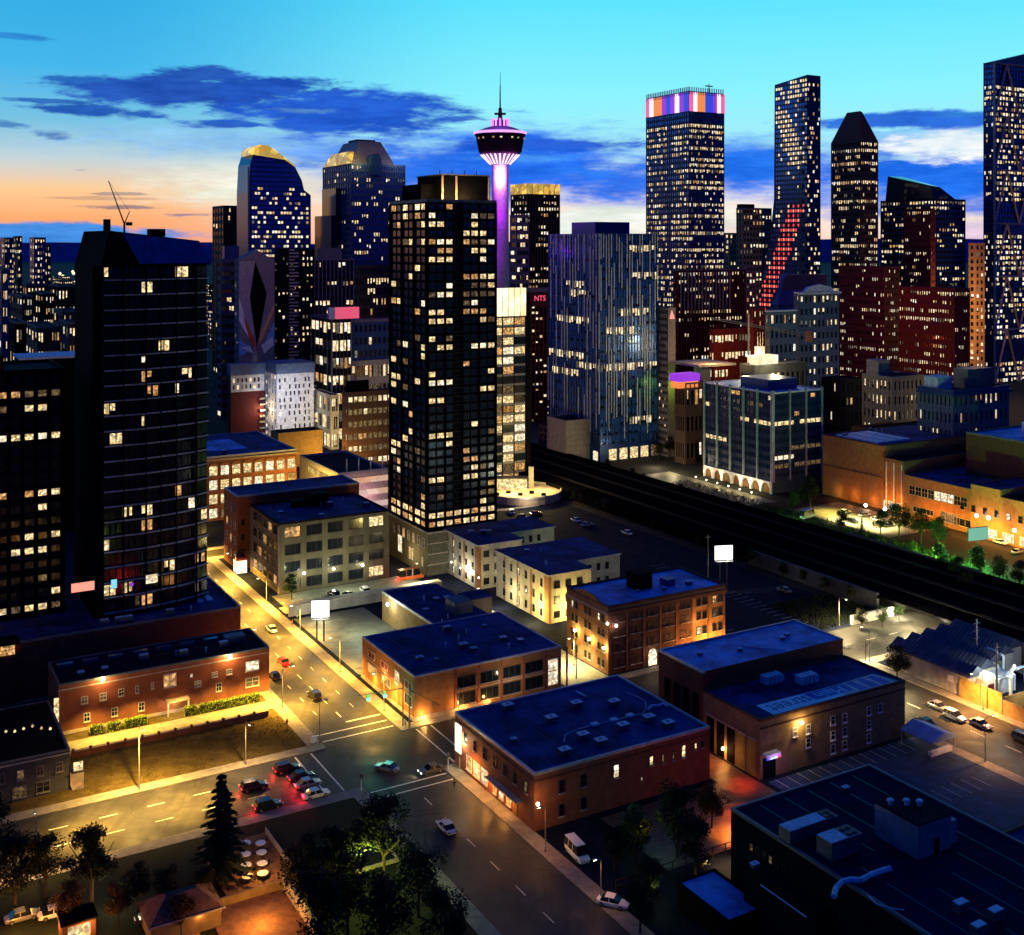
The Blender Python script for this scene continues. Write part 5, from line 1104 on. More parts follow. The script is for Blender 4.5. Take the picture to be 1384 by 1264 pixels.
part(hp1, 'roof_lantern', lambda b: b.box(hw1*.3, hw1*.64, hd1*.35, hd1*.65, hh1+20, hh1+22, M['brown']))
for i, (q, zt) in enumerate(((.0, 40), (.33, 18))): boxp(hp1, 'side_step', -4-i*0-4*(1-i), -.01, hd1*.35+i*0, hd1*(.95-q*.3), 0, hh1-zt, M['gteal'])
light('POINT', (hxy[0]+C30*6-S30*(-5), hxy[1]+S30*6+C30*(-5), hh1+5), (1, .8, .2), 9000, 1); light('POINT', (hxy[0]+C30*(hw1*.85)+4, hxy[1]+S30*hw1*.8-6, hh1+5), (1, .85, .6), 7000, 1)

# observation tower
TX, TY = ray(676, 640); z_ = lambda py: zat(py, TY)
ot = thing('observation_tower', 'slender concrete observation tower lit magenta with dark round pod and mast', 'tower', (TX, TY, 0))
ks = TY/F
part(ot, 'shaft', lambda b: b.lathe([(12*ks, 0), (12.5*ks, z_(500)), (11.6*ks, z_(300)), (11.2*ks, z_(222))], M['purple'], 28))
part(ot, 'pod_underside', lambda b: b.lathe([(11.2*ks, z_(224)), (14*ks, z_(222)), (24*ks, z_(211)), (27*ks, z_(209)), (27*ks, z_(207))], M['dgrey'], 36))
for i in range(24):
    a = 2*math.pi*i/24
    part(ot, 'bracket', lambda b: b.tube((13*ks*math.cos(a), 13*ks*math.sin(a), z_(222)), (26*ks*math.cos(a), 26*ks*math.sin(a), z_(209)), .5, .5, M['ledw'], 4))
part(ot, 'pod', lambda b: b.lathe([(27*ks, z_(207)), (29*ks, z_(206)), (33*ks, z_(185)), (35*ks, z_(182)), (35*ks, z_(179))], M['black'], 40))
part(ot, 'pod_windows', lambda b: [b.quad([(33.4*ks*math.cos(a+d)*(1 if zt else .98), 33.4*ks*math.sin(a+d)*(1 if zt else .98), z_(189) if not zt else z_(187)) for d, zt in ((0, 0), (.09, 0), (.09, 1), (0, 1))], M['F2'] if i % 3 else M['F1']) for i, a in enumerate([2*math.pi*j/40 for j in range(40)]) if (i*7) % 5 < 2])
part(ot, 'pod_rim', lambda b: b.lathe([(35*ks, z_(182)), (36*ks, z_(181)), (36*ks, z_(179)), (34*ks, z_(178.5))], M['mauve'], 40))
part(ot, 'pod_roof', lambda b: b.lathe([(34*ks, z_(179)), (22*ks, z_(174)), (12*ks, z_(171))], M['purple'], 36))
part(ot, 'crown', lambda b: b.lathe([(11*ks, z_(172)), (11*ks, z_(164)), (10*ks, z_(163)), (7*ks, z_(163))], M['hvacd'], 24))
for i in range(12):
    a = 2*math.pi*i/12; part(ot, 'crown_light', lambda b: b.box(11.2*ks*math.cos(a)-.5, 11.2*ks*math.cos(a)+.5, 11.2*ks*math.sin(a)-.5, 11.2*ks*math.sin(a)+.5, z_(172), z_(161), M['magenta'] if i % 2 else M['mauve']))
part(ot, 'mast', lambda b: (b.tube((0, 0, z_(164)), (0, 0, z_(146)), 1.4, .9, M['fdark'], 8), b.tube((-3.2, 0, z_(154)), (3.2, 0, z_(154)), .7, .7, M['fdark'], 6), b.tube((0, 0, z_(146)), (0, 0, z_(115)), .5, .3, M['steel'], 6), b.tube((0, 0, z_(115)), (0, 0, z_(97)), .2, .1, M['steel'], 5)))
for dx in (-9, 0, 9): light('POINT', (TX+dx, TY-13, z_(250)+dx*0), (.6, .02, 1), 2600, 1.2)
light('POINT', (TX, TY-8, z_(243)), (1, .5, .95), 12000, 1); light('POINT', (TX, TY-8, z_(233)), (1, .5, .95), 9000, 1); light('POINT', (TX, TY-12, z_(290)), (.5, .0, 1), 5200, 1.2); light('POINT', (TX-8, TY-14, z_(340)), (.4, .02, .9), 3800, 1.5); light('POINT', (TX+8, TY-14, z_(216)), (1, .1, .8), 4000, 1); light('POINT', (TX-13, TY-14, z_(218)), (1, .1, .8), 4000, 1)
light('POINT', (TX, TY-22, z_(168)), (.6, .15, 1), 5000, 1)

far('plain_tower', 'lilac grey slab with one lit column of windows right of the magenta shaft', 698, 689, 715, 292, 760, 18, 4, 1, wall=M['lilac'], span=M['lilac'], p=.42, wr=.9, hr=.5, zoff=30)
gcb, gcw, gcd, gch, gcp = far('crowned_tower', 'dark ribbed tower with glowing gold crown of panels', 712, 690, 757, 262, 880, 32, 12, 6, wall=M['brown'], span=M['black'], glass=M['gdark'], p=.32, wr=.7, hr=.5, par=0, t=.9, sd=.3)
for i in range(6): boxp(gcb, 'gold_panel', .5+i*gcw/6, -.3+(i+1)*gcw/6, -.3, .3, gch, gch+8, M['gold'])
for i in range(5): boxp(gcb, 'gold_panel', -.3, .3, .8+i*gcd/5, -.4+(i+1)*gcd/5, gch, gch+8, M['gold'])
boxp(gcb, 'crown_core', .5, gcw-.5, .5, gcd-.5, gch, gch+7, M['brown'])
rs, rsw, rsd, rsh, rsp = far('red_sign_building', 'dark block topped by a red lit sign left of the navy tower', 717, 711, 746, 395, 700, 22, 5, 1, wall=M['redc'], span=M['char'], glass=M['gdark'], p=.18, wr=.7, hr=.4, capm=M['lilac'], par=2.5)
boxp(rs, 'sign_board', 1, rsw-2, -.4, 0, rsh-9, rsh-.5, M['dred']); text('NTS', (rsw*.42, -.5, rsh-4), (R(90), 0, 0), 4.6, M['signr'], rs, .05, 'sign_lettering')
lw, lww, lwd, lwh, lwp = far('lime_wall_building', 'grey block whose blank end wall is washed lime green at the foot', 903, 889, 913, 418, 590, 22, 0, 5, wall=mat('end_wall_grey', (.2, .17, .16), .8), span=M['pale'], core=M['dgrey'], wr=.8, hr=.5, p=.1)
light('POINT', (lwp[0]+4, lwp[1]-5, zat(522, lwp[1])), (.6, 1, .05), 2500, .5); part(lw, 'logo_sign', lambda b: b.prism([(.8, lwh-5), (4.2, lwh-5), (2.2, lwh-.5)], lambda p, s: (p[0], -.3+s*.2, p[1]), M['redw']), fix=True)
def litR(side, f, c, nf, nb):
    r = random.Random(f*31+c+(5 if side == 'S' else 0))
    z = f/nf
    if f == nf-1 or f == nf-2: return M['gblue']
    if side == 'W' and z > .45 and .35 < c/nb < .5: return M['gblue']
    rr_ = random.Random(f*3+(1 if side == 'S' else 0)).random()
    p = .28+.5*rr_ if z < .5 else .2+.55*(rr_ > .45)
    if f in (29, 26, 18): p = .95
    return litpick(r, p, False) or M['gblue']
rt, rtw, rtd, rth, rtp = far('rainbow_tower', 'tall blue glass tower with a crown band lit pink, orange and violet', 931, 873, 979, 150, 900, 48, 20, 20, wall=mat('blue_granite', (.03, .06, .2), .5), litfn=litR, wr=.8, hr=.55, par=0)
lc = ['ledp', 'ledw', 'ledo', 'ledo', 'ledu', 'ledb', 'ledu', 'ledw', 'ledu', 'ledb']; lc2 = ['ledp', 'ledw', 'ledo', 'ledo', 'ledb', 'ledb', 'ledu', 'ledw', 'ledp']
for i, c in enumerate(lc[::-1]): boxp(rt, 'crown_light_panel', -.1, .5, 1+i*rtd/10, .8+(i+1)*rtd/10 if i < 9 else rtd, rth, rth+15, M[c])
for i, c in enumerate(lc2): boxp(rt, 'crown_light_panel', .6+i*rtw/9, .4+(i+1)*rtw/9, -.1, .5, rth, rth+15, M[c])
boxp(rt, 'crown_core', .5, rtw-.5, .5, rtd-.5, rth, rth+16, M['navyc'])
for i in range(24): boxp(rt, 'crown_louvre', -.8, -.12, .2+i*rtd/24, .7+i*rtd/24, rth+13, rth+19, M['fin'])
for i in range(16): boxp(rt, 'crown_louvre', .2+i*rtw/16, .7+i*rtw/16, -.8, -.12, rth+13, rth+19, M['fin'])
part(rt, 'roof_mast', lambda b: (b.tube((rtw*.7, 6, rth+16), (rtw*.7, 6, rth+24), .5, .3, M['steel'], 5), b.box(rtw*.6, rtw*.8, 5.5, 6.5, rth+21.5, rth+22.3, M['steel'])))
far('slim_fin_building', 'black block with tall pale fins across its top and red brown windows', 916, 910, 1008, 366, 730, 19, 24, 3, wall=M['redc'], span=M['black'], glass=M['gdark'], p=.33, wr=.5, hr=.45, capm=M['grey'])
fb_ = [o for o in COL.objects if o.name.startswith('slim_fin_building')][0]
for i in range(15): boxp(fb_, 'fin', 2+i*2.9, 2.4+i*2.9, -.9, -.01, 68, 92, M['pale'])
far('beige_tower', 'beige gridded building with lit lower floors left of the leaning tower', 986, 979, 1024, 316, 1050, 24, 9, 1, wall=mat('beige_grid', (.28, .24, .17), .8), glass=M['gdark'], p=.22, wr=.55, hr=.55)
far('stepped_tower', 'stepped beige tower just left of the leaning tower', 1004, 995, 1043, 282, 1000, 28, 9, 2, wall=mat('beige_grid', (.28, .24, .17), .8), glass=M['gdark'], p=.3, wr=.6, hr=.55, pent=[(0, .4, 0, .9, 4, M['char'])])
far('beige_strip_building', 'narrow pale gridded strip between the fin topped block and the leaning tower', 1008, 1005, 1022, 360, 800, 22, 3, 1, wall=mat('beige_grid', (.28, .24, .17), .8), p=.3)
# leaning pixelated tower
def ltel(r, x, z, pf, i, f):     # x grows away from the corner
    if z > .93: return M['F1'] if r.random() < .6 else None
    if .71 < z < .9 and abs(x-(.17+(z-.735)*2.1)) < .15: return M['F2'] if (i+f) % 2 else M['F3']
    if .25 < z < .6 and abs(x-(.16+(.6-z)*1.9+.5*max(0, .36-z))) < .15: return M['red'] if (i+f) % 2 else M['redw'] if i % 2 else M['redc']
    return litpick(r, .07+.1*pf, False)
tpoly = [(1091, 600), (1091, 101), (1047, 115), (1046, 270), (1043, 300), (1030, 380), (1022, 420), (1020, 600)]
tt, tpl, txy, _ = shaped('leaning_tower', 'tall pixelated tower whose left edge swings outward, with red and gold lit diamonds', 1091, 850, tpoly, 13.6, 'W', 22, 3.6, mat('pixel_glass', (.02, .05, .14), .3, .4), M['gblue'], ltel, 8, .62, .55)
def tfac(b):
    r = random.Random(9); zt = tpl[1][1]
    for f in range(int(zt/3.6)-1):
        for i in range(6):
            m = litpick(r, .2, False) or M['gdark']; a = .3+i*2.2+(1.1 if f % 2 else 0)
            if a+1.4 < 13.4: b.quad([(a, -.06, f*3.6+1), (a+1.4, -.06, f*3.6+1), (a+1.4, -.06, f*3.6+3), (a, -.06, f*3.6+3)], m)
part(tt, 'side_window_panes', tfac, kind='stuff')
for i in range(30):
    boxp(tt, 'stepped_bay', -1.2, 0, 1+(i % 2)*3, 5+(i % 2)*3, 60+i*5.4, 62.6+i*5.4, mat('pixel_glass', (.02, .05, .14)))
# pointed tower
pt1, ptw, ptd, pth, ptxy = far('pointed_tower', 'dark tower with slanted shoulders and a blunt pointed top', 1163, 1123, 1187, 190, 900, 38, 9, 16, wall=mat('plum_granite', (.05, .03, .06), .5), glass=M['gdark'], p=.3, vary=1.8, wr=.75, hr=.5, par=0, rows=(36, 34, 31, 28))
def pkt(b):
    z0 = pth; z1 = zat(154, ptxy[1]+20); b.hexa([(0, 0, z0), (ptw, 0, z0), (ptw, ptd, z0), (0, ptd, z0), (.0, .2, z1), (2.5, .2, z1-1), (2.5, ptd*.45, z1), (0, ptd*.45, z1)], mat('plum_granite', (.05, .03, .06)))
part(pt1, 'slanted_top', pkt)
# dark block with faceted blue penthouse
db, dbw, dbd, dbh, dbp = far('angled_tower', 'dark glass tower with a broad faceted blue top', 1262, 1190, 1305, 270, 880, 34, 12, 18, wall=M['char'], span=M['navyc'], glass=M['gteal'], p=.2, vary=1.6, wr=.8, hr=.5, rows=(33,))
def dbt(b):
    z0 = dbh+.9; z1 = zat(243, dbp[1]+20)
    b.hexa([(1, 1, z0), (dbw*.7, 1, z0), (dbw*.7, dbd*.92, z0), (1, dbd*.92, z0), (1.5, 6, z1-5), (dbw*.45, 8, z1-6), (dbw*.45, dbd*.86, z1+4), (1.5, dbd*.88, z1+4)], M['gteal'])
part(db, 'faceted_top', dbt)
far('maroon_tower', 'maroon slab standing in front of the faceted topped tower', 1258, 1222, 1264, 283, 800, 28, 3, 14, wall=M['redc'], glass=M['redc'], p=.16, vary=1.8, hr=.45)
far('red_block', 'broad deep red block with scattered windows below the pointed tower', 1196, 1134, 1216, 362, 760, 18, 8, 22, wall=M['redc'], glass=M['gdark'], p=.3, vary=1.6, hr=.4)
far('red_block', 'lower red brown block below the faceted tower with bright window rows', 1290, 1214, 1311, 392, 700, 15, 8, 24, wall=M['redc'], glass=mat('copper_glass', (.3, .08, .03)), p=.34, vary=1.6, hr=.4)
X, Y = ray(1163, 745); light('POINT', (X-8, Y-30, zat(375, Y)), (1, .03, .02), 9000, 1.5); light('POINT', (*ray(1250, 660), 40), (1, .2, .04), 9000, 2); light('POINT', (*ray(1150, 720), 45), (1, .25, .05), 9000, 2)
far('orange_strip_tower', 'narrow block washed orange beside the diagrid tower', 1318, 1309, 1331, 330, 820, 22, 2, 1, wall=mat('sandstone', (.4, .25, .15), .7), p=.25); light('POINT', (*ray(1320, 790), zat(400, 790)), (1, .45, .1), 60000, 2); light('POINT', (*ray(1320, 790), zat(460, 790)), (1, .45, .1), 50000, 2)
# diagrid tower
def litbow(side, f, c, nf, nb):
    r = random.Random(f*17+c*3+(99 if side == 'W' else 0)); z = f/nf
    if z > .93 or .46 < z < .56 or .05 < z < .13: return M['gblue']
    q = random.Random(f*5).random(); p = .85 if z > .7 else .6 if z > .56 else .55
    if .78 > z > .73: p = .25
    p *= .5+.8*q
    if side == 'W': p *= .45
    return litpick(r, p, False) or M['gblue']
bw1, bww, bwd, bwh, bwp = far('diagrid_tower', 'huge crescent tower with diagonal steel lattice at the right border', 1343, 1329, 1440, 85, 900, 60, 26, 5, wall=M['navyc'], litfn=litbow, wr=.9, hr=.6, par=1)
bt_ = 0
for s in range(6):
    z0 = s*bwh/6; z1 = (s+1)*bwh/6
    for i in range(3):
        w0 = bww/3
        part(bw1, 'lattice_brace', lambda b: b.tube((i*w0, -.9, z0), ((i+.5)*w0, -.9, z1), 1.0, 1.0, M['cap'], 4)); part(bw1, 'lattice_brace', lambda b: b.tube(((i+1)*w0, -.9, z0), ((i+.5)*w0, -.9, z1), 1.0, 1.0, M['cap'], 4))
    part(bw1, 'lattice_beam', lambda b: b.tube((0, -.9, z1), (bww, -.9, z1), .8, .8, M['cap'], 4))
boxp(bw1, 'lattice_mast', -.8, .9, -1.4, -.3, 0, bwh, M['cap']); part(bw1, 'slanting_parapet', lambda b: b.prism([(0, bwh+1), (bww, bwh+1), (bww, bwh+22)], lambda p, s: (p[0], .2+s*8, p[1]), M['navyc']), fix=True)
# old blue stone pair with hipped roof
ob1, w_, d_, h_, xy_ = far('gabled_building', 'blue lit stone office with a low pediment and a bright central window strip', 1080, 1073, 1134, 397, 640, 12, 9, 2, wall=mat('blue_stone', (.06, .12, .2), .7), glass=M['gdark'], p=.22, wr=.5, hr=.5, capm=M['hvac'], litfn=lambda s, f, c, nf, nb: M['F3'] if (s == 'S' and c in (3,) and f < 11) else 0)
part(ob1, 'pediment', lambda b: b.prism([(w_*.12, h_+.8), (w_*.88, h_+.8), (w_*.78, h_+3.4), (w_*.5, h_+5), (w_*.22, h_+3.4)], lambda p, s: (p[0], -.4+s*d_*.5, p[1]), M['hvac']), fix=True)
boxp(ob1, 'cornice', -1, w_+1, -1, 0, h_-.6, h_+.6, M['hvac'])
ob2, w_, d_, h_, xy_ = far('corner_office', 'blue stone office with a lit top row left of the pedimented one', 1040, 1034, 1078, 422, 620, 9, 6, 2, wall=mat('blue_stone', (.06, .12, .2)), glass=M['gdark'], p=.18, wr=.55, hr=.55, rows=(8,), capm=M['hvac'])
nb_, w_, d_, h_, xy_ = far('navy_roof_building', 'navy hip roofed building with a small red logo behind the blue stone offices', 1052, 1046, 1124, 412, 690, 6, 0, 0, wall=M['navyc'])
part(nb_, 'hipped_roof', lambda b: hip(b, -1, w_+1, -1, d_+1, h_, h_+18, 6, 6, M['navyc'])); part(nb_, 'logo_sign', lambda b: (b.box(2, 3.6, -.5, -.1, h_-6, h_-4.6, M['redw']), b.box(3.4, 6, -.5, -.1, h_-7, h_-5.8, M['redw'])))
far('brown_offices', 'red brown office row with orange ribbon windows behind the lit roof terrace', 965, 958, 1030, 447, 660, 6, 14, 2, wall=M['redc'], glass=mat('copper_glass', (.3, .08, .03)), p=.6, wr=.8, hr=.4); light('POINT', (*ray(985, 630), 45), (1, .35, .06), 26000, 1.5)
far('maroon_building', 'narrow maroon block behind the crane left of the blue stone offices', 1018, 1014, 1034, 418, 650, 13, 4, 1, wall=M['redc'], p=.2, wr=.4)
far('brown_building', 'brown building with a purple lit strip of roof beside the lime wall', 926, 912, 957, 520, 570, 3, 5, 4, wall=M['brown'], p=.25, wr=.7)
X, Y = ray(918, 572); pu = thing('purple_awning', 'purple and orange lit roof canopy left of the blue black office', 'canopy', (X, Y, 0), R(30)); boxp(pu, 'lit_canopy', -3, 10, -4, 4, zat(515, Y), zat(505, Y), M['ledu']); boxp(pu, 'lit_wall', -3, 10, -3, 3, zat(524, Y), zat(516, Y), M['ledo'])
far('dark_lowrise', 'dark low block with one white lit window right of the blue black office', 1136, 1110, 1166, 515, 600, 5, 5, 5, wall=M['char'], p=.06)
rf, w_, d_, h_, xy_ = far('terrace_building', 'low building with a blazing lit roof terrace and pale pavilion', 1020, 1000, 1090, 496, 560, 3, 10, 4, wall=M['dgrey'], p=.3, roof=M['bandst'])
part(rf, 'white_pavilion', lambda b: (b.box(6, 20, 5, 12, h_+.2, h_+4.5, glow('pavilion_white', (1, .93, .7), 1.7, .4, .6)), b.box(8, 12, 6, 9, h_+4.5, h_+9, glow('pavilion_white', (1, .93, .7), 1.7, .4, .6)))); part(rf, 'spire', lambda b: [b.tube((8.5+i*1.5, 7, h_+8), (8.2+i*1.7, 7, h_+16), .25, .1, M['bandst'], 4) for i in range(3)])
light('POINT', (xy_[0]+10, xy_[1]-2, h_+6), (1, .85, .4), 22000, 1); light('POINT', (xy_[0]-4, xy_[1]+4, h_+5), (1, .75, .3), 9000, 1)
dk = thing('roof_deck', 'flat lit slab of an unfinished roof left of the white pavilion', 'roof deck', (*ray(945, 570), 0), R(30)); Y = 570; boxp(dk, 'slab', 0, 24, 0, 24, zat(497, Y), zat(494, Y), M['bandst']); boxp(dk, 'core', 8, 14, 8, 14, 0, zat(497, Y), M['grey']); light('POINT', (*ray(965, 575), zat(490, Y)+3), (1, .6, .25), 9000, 1)
cr2 = thing('tower_crane', 'pale tower crane with a long level jib before the fin topped block', 'crane', (*ray(1012, 600), 0), 0); Y = 600
part(cr2, 'mast', lambda b: b.tube((0, 0, 0), (0, 0, zat(425, Y)), .5, .5, M['bandst'], 4)); part(cr2, 'jib', lambda b: (b.tube((-20, 0, zat(429, Y)), (32, 0, zat(452, Y)), .25, .25, M['steel'], 4), b.tube((-20, 0, zat(431, Y)), (32, 0, zat(455, Y)), .25, .25, M['steel'], 4))); part(cr2, 'counterweight', lambda b: b.box(30, 33, -1, 1, zat(462, Y), zat(448, Y), mat('copper_stone', (.22, .07, .04))))
pal, w_, d_, h_, xy_ = far('stone_hotel', 'grey stone building with dark upright windows and a small roof tower', 1206, 1165, 1248, 512, 560, 6, 7, 7, wall=mat('taupe_stone', (.17, .15, .14), .8), glass=M['gdark'], p=.28, wr=.38, hr=.55, capm=M['grey'], pent=[(.05, .4, .5, .9, 8, M['lilac'])])
pb_, w_, d_, h_, xy_ = far('blue_hotel', 'blue lit stone building with heavy cornice and lit middle windows near the right border', 1288, 1240, 1364, 532, 500, 6, 11, 8, wall=mat('blue_grey_stone', (.12, .16, .22), .75), glass=M['gdark'], p=.25, wr=.4, hr=.55, capm=M['navyc'], par=1.4, rows=(2,), pent=[(.45, .9, .3, .7, 9, M['hvacd']), (.05, .3, .5, .9, 6, M['hvac'])])
boxp(pb_, 'cornice', -1, w_+1, -1, 0, h_-1.5, h_-.2, M['navyc']); boxp(pb_, 'cornice', -1, 0, 0, d_, h_-1.5, h_-.2, M['navyc'])
light('POINT', (*ray(1345, 560), 30), (1, .75, .3), 22000, 1.5); light('POINT', (*ray(1225, 590), 40), (1, .75, .4), 12000, 1.5)
# far left and gaps: smaller blocks, each its own building
specs = [(6, 0, 20, 322, 1300, 20, 4, 3, 'wide dotted slab on the horizon at the left border'), (24, 18, 30, 320, 1250, 18, 2, 3, 'narrow dotted slab beside the leftmost one'), (46, 40, 62, 322, 1100, 20, 4, 2, 'dark twin slab with lit side strip before the hills'), (64, 60, 69, 332, 1110, 18, 2, 1, 'thin slab attached right of the dark twin slab'),
 (2, -10, 12, 365, 480, 14, 3, 3, 'pitch black block cut by the left border'), (30, 12, 44, 402, 800, 10, 6, 4, 'squat dotted block left of the dark apartment tower'), (58, 44, 74, 398, 820, 9, 5, 4, 'dotted block in the second row at left'), (84, 72, 110, 422, 700, 8, 6, 3, 'amber windowed block before the black apartment tower'), (92, 80, 116, 438, 620, 7, 5, 3, 'teal glass block with yellow corner windows'), (50, 34, 82, 444, 640, 6, 8, 4, 'navy office with two lit windows above the long pale eave'),
 (20, 8, 36, 438, 560, 6, 3, 3, 'old brown gabled block with white lit frame'), (78, 66, 112, 388, 900, 6, 7, 3, 'low block with bright forecourt lights'), (36, 30, 66, 386, 950, 8, 6, 2, 'block with pale roof ledge in the middle of the left cluster')]
for cx_, xl_, xr_, yt_, Z_, nf_, ns_, nw_, d_ in specs:
    far('city_block', d_, cx_, xl_, xr_, yt_, Z_, nf_, ns_, nw_, wall=random.Random(cx_).choice([M['navyc'], M['char'], M['brown'], M['dgrey']]), glass=M['gdark'], p=.5, vary=1.0, wr=.55, hr=.5, group='blocks beyond the left towers', capm=M['grey'])
ev = thing('pale_eave', 'long pale eave line of a flat hall left of the black apartment tower', 'roof', (*ray(28, 430), 0), R(30)); Y = 430; boxp(ev, 'hall', 0, 26, 0, 20, 0, zat(484, Y)-.8, M['black']); boxp(ev, 'eave', -.5, 26.5, -.5, 20, zat(484, Y)-.8, zat(484, Y), M['white'])
r_ = random.Random(77)
for i in range(150):
    px = r_.choice([r_.uniform(0, 120), r_.uniform(60, 120), r_.uniform(260, 560), r_.uniform(880, 1384), r_.uniform(0, 1384)]); Z_ = r_.uniform(950, 2600); hh_ = r_.uniform(12, 46)
    wpx = r_.uniform(12, 30); X, Y = ray(px, Z_); yt_ = YH-(hh_-H)*F/Z_
    if yt_ < 342: continue
    far('distant_block', 'small far off block with scattered lit windows low on the horizon', px, px-wpx*.5, px+wpx*.6, yt_, Z_, max(3, int(hh_/4)), 6, 4, wall=r_.choice([M['char'], M['brown'], M['navyc']]), glass=M['gdark'], p=.6, wr=.6, hr=.5, group='far off low blocks', par=0)
for i in range(46):
    px = r_.uniform(62, 114) if i < 20 else r_.uniform(0, 1384); Z_ = r_.uniform(2500, 3800) if i < 20 else r_.uniform(900, 2500); X, Y = ray(px, Z_)
    t = thing('distant_lamp', 'far off yellow street lamp low on the horizon', 'lamp', (X, Y, 0), 0, 'far off street lamps'); part(t, 'post', lambda b: b.tube((0, 0, 0), (0, 0, 14), .3, .3, M['pole'], 4)); part(t, 'head', lambda b: b.lathe([(.2, 14), (2.2, 15), (2.2, 17), (.2, 18)] if i >= 20 else [(.2, 14), (4.5, 17), (4.5, 21), (.2, 24)], M['L1'] if i >= 20 else M['lantern'], 6))
# ================================================================= STREET LAMPS AND POLES
SL = {}; LK = 5.6
def street_lamp(e, n, h, ang, col, power, label, reach=2.6, lit=True, z=KZ, cone=150):
    power *= LK
    t = thing('street_lamp', label, 'street lamp', W(e, n, z), GR+ang)
    k = (round(h, 1), round(reach, 1), lit)
    if k not in SL:
        b = MB(); b.tube((0, 0, 0), (0, 0, h), .13, .08, M['pole'], 8); b.tube((0, 0, 0), (0, 0, .5), .22, .2, M['pole'], 8); q = b.mesh('post')
        b = MB(); b.tube((0, 0, h-.1), (reach*.5, 0, h+.35), .06, .05, M['pole'], 6); b.tube((reach*.5, 0, h+.35), (reach, 0, h+.4), .05, .05, M['pole'], 6); a = b.mesh('arm')
        b = MB(); b.hexa([(reach-.35, -.16, h+.33), (reach+.45, -.16, h+.33), (reach+.45, .16, h+.33), (reach-.35, .16, h+.33), (reach-.3, -.1, h+.5), (reach+.3, -.1, h+.5), (reach+.3, .1, h+.5), (reach-.3, .1, h+.5)], M['pole']); hd_ = b.mesh('lamp_head')
        b = MB(); b.box(reach-.25, reach+.35, -.13, .13, h+.24, h+.32, M['bulb'] if lit else M['hvac']); lm = b.mesh('lamp_glass')
        SL[k] = (q, a, hd_, lm)
    for m_, nm in zip(SL[k], ('post', 'arm', 'lamp_head', 'lamp_glass')): link(nm, m_, t)
    if lit:
        p = W(e, n, z)+Vector((math.cos(GR+ang)*reach, math.sin(GR+ang)*reach, h+.1))
        light('SPOT', p, col, power, .25, (0, 0, 0), cone, .9)
    return t
PI = math.pi
for i, (n, pw) in enumerate(((248, 7000), (276, 11000), (306, 16000), (336, 20000), (368, 22000), (404, 22000), (445, 24000), (490, 24000), (540, 24000))):
    street_lamp(108.4, n, 9, PI, YEL, pw, 'yellow street lamp on the right pavement of the main street, %s' % ('by the traffic lights', 'beside the shop block', 'beside the grey lot', 'under the billboard wall', 'by the loft building', 'at the glowing shop entrance', 'by the brick hall', 'past the brick hall', 'farthest up the street')[i])
for i, (n, pw) in enumerate(((262, 12000), (292, 19000), (322, 22000), (354, 22000), (388, 22000))):
    street_lamp(88.4, n, 9, 0, YEL, pw, 'yellow street lamp on the left pavement of the main street, %s' % ('beside the field', 'by the red brick building', 'by the podium', 'beyond the podium', 'farthest of the left row')[i])
street_lamp(50.1, 237.0, 13, -PI/2, (1, .58, .12), 17000, 'tallest pale lamp post standing at the field edge on the avenue', 3.5)
street_lamp(28, 214.6, 9, PI/2, (1, .55, .12), 2500, 'lamp post among the dark trees at the avenue, left end')
street_lamp(72, 237.2, 9, -PI/2, (1, .6, .2), 2500, 'lamp post behind the queue of waiting cars')
light('SPOT', W(38, 225, 9), (1, .54, .08), 42000, .4, (0, 0, 0), 112, .9); light('SPOT', W(58, 226, 9), (1, .54, .08), 36000, .4, (0, 0, 0), 112, .9)  # two added spots without posts, spreading the light pool on the avenue
street_lamp(89.0, 238.6, 9.5, -PI/4, (1, .75, .35), 2500, 'dark post at the field corner of the crossing', 1.6, False)
street_lamp(108.6, 176, 8, PI, (1, .3, .08), 230, 'short lamp post at the lower corner of the navy roofed building', 1.4)
street_lamp(108.4, 158, 7, PI, (1, .45, .15), 160, 'short lamp post near the bottom edge beside the car park', 1.2)
street_lamp(209.0, 196, 9, 0, (1, .8, .35), 22000, 'bright street lamp at the warehouse end over the second street')
street_lamp(231.0, 178, 9, PI, (1, .45, .12), 10000, 'street lamp over the parked cars by the tan wall', 4)
street_lamp(208.4, 160, 9, 0, (1, .45, .12), 1500, 'street lamp by the dark car park on the second street')
street_lamp(231.2, 150, 9, PI, (1, .6, .3), 3000, 'street lamp farther down the second street at the right border')
street_lamp(204, 214.4, 9, PI/2, (1, .7, .3), 7000, 'street lamp on the avenue behind the warehouse')
street_lamp(246, 237.8, 8, -PI/2, (1, .75, .35), 8000, 'street lamp at the underpass approach, left side')
street_lamp(232, 213.6, 8, PI/2, (1, .75, .35), 6000, 'street lamp at the corner of the fabric sheds')
street_lamp(163, 250, 7, PI, (1, .8, .35), 5000, 'alley lamp between the shop block and the yellow lit apartments', 1.5)
street_lamp(160, 300, 7, 0, (1, .85, .5), 2600, 'alley lamp beside the yellow stucco flats', 1.5)
street_lamp(154, 330, 8, 0, (1, .85, .5), 3500, 'alley lamp at the foot of the stone podium', 1.5)
light('POINT', W(262, 226, 5), (1, .8, .4), 16000, .5); light('POINT', W(266, 218, 3), (1, .85, .5), 9000, .5); light('POINT', W(266, 234, 3), (1, .85, .5), 9000, .5); light('POINT', W(290, 226, 2.6), (1, .8, .5), 3000, .4)
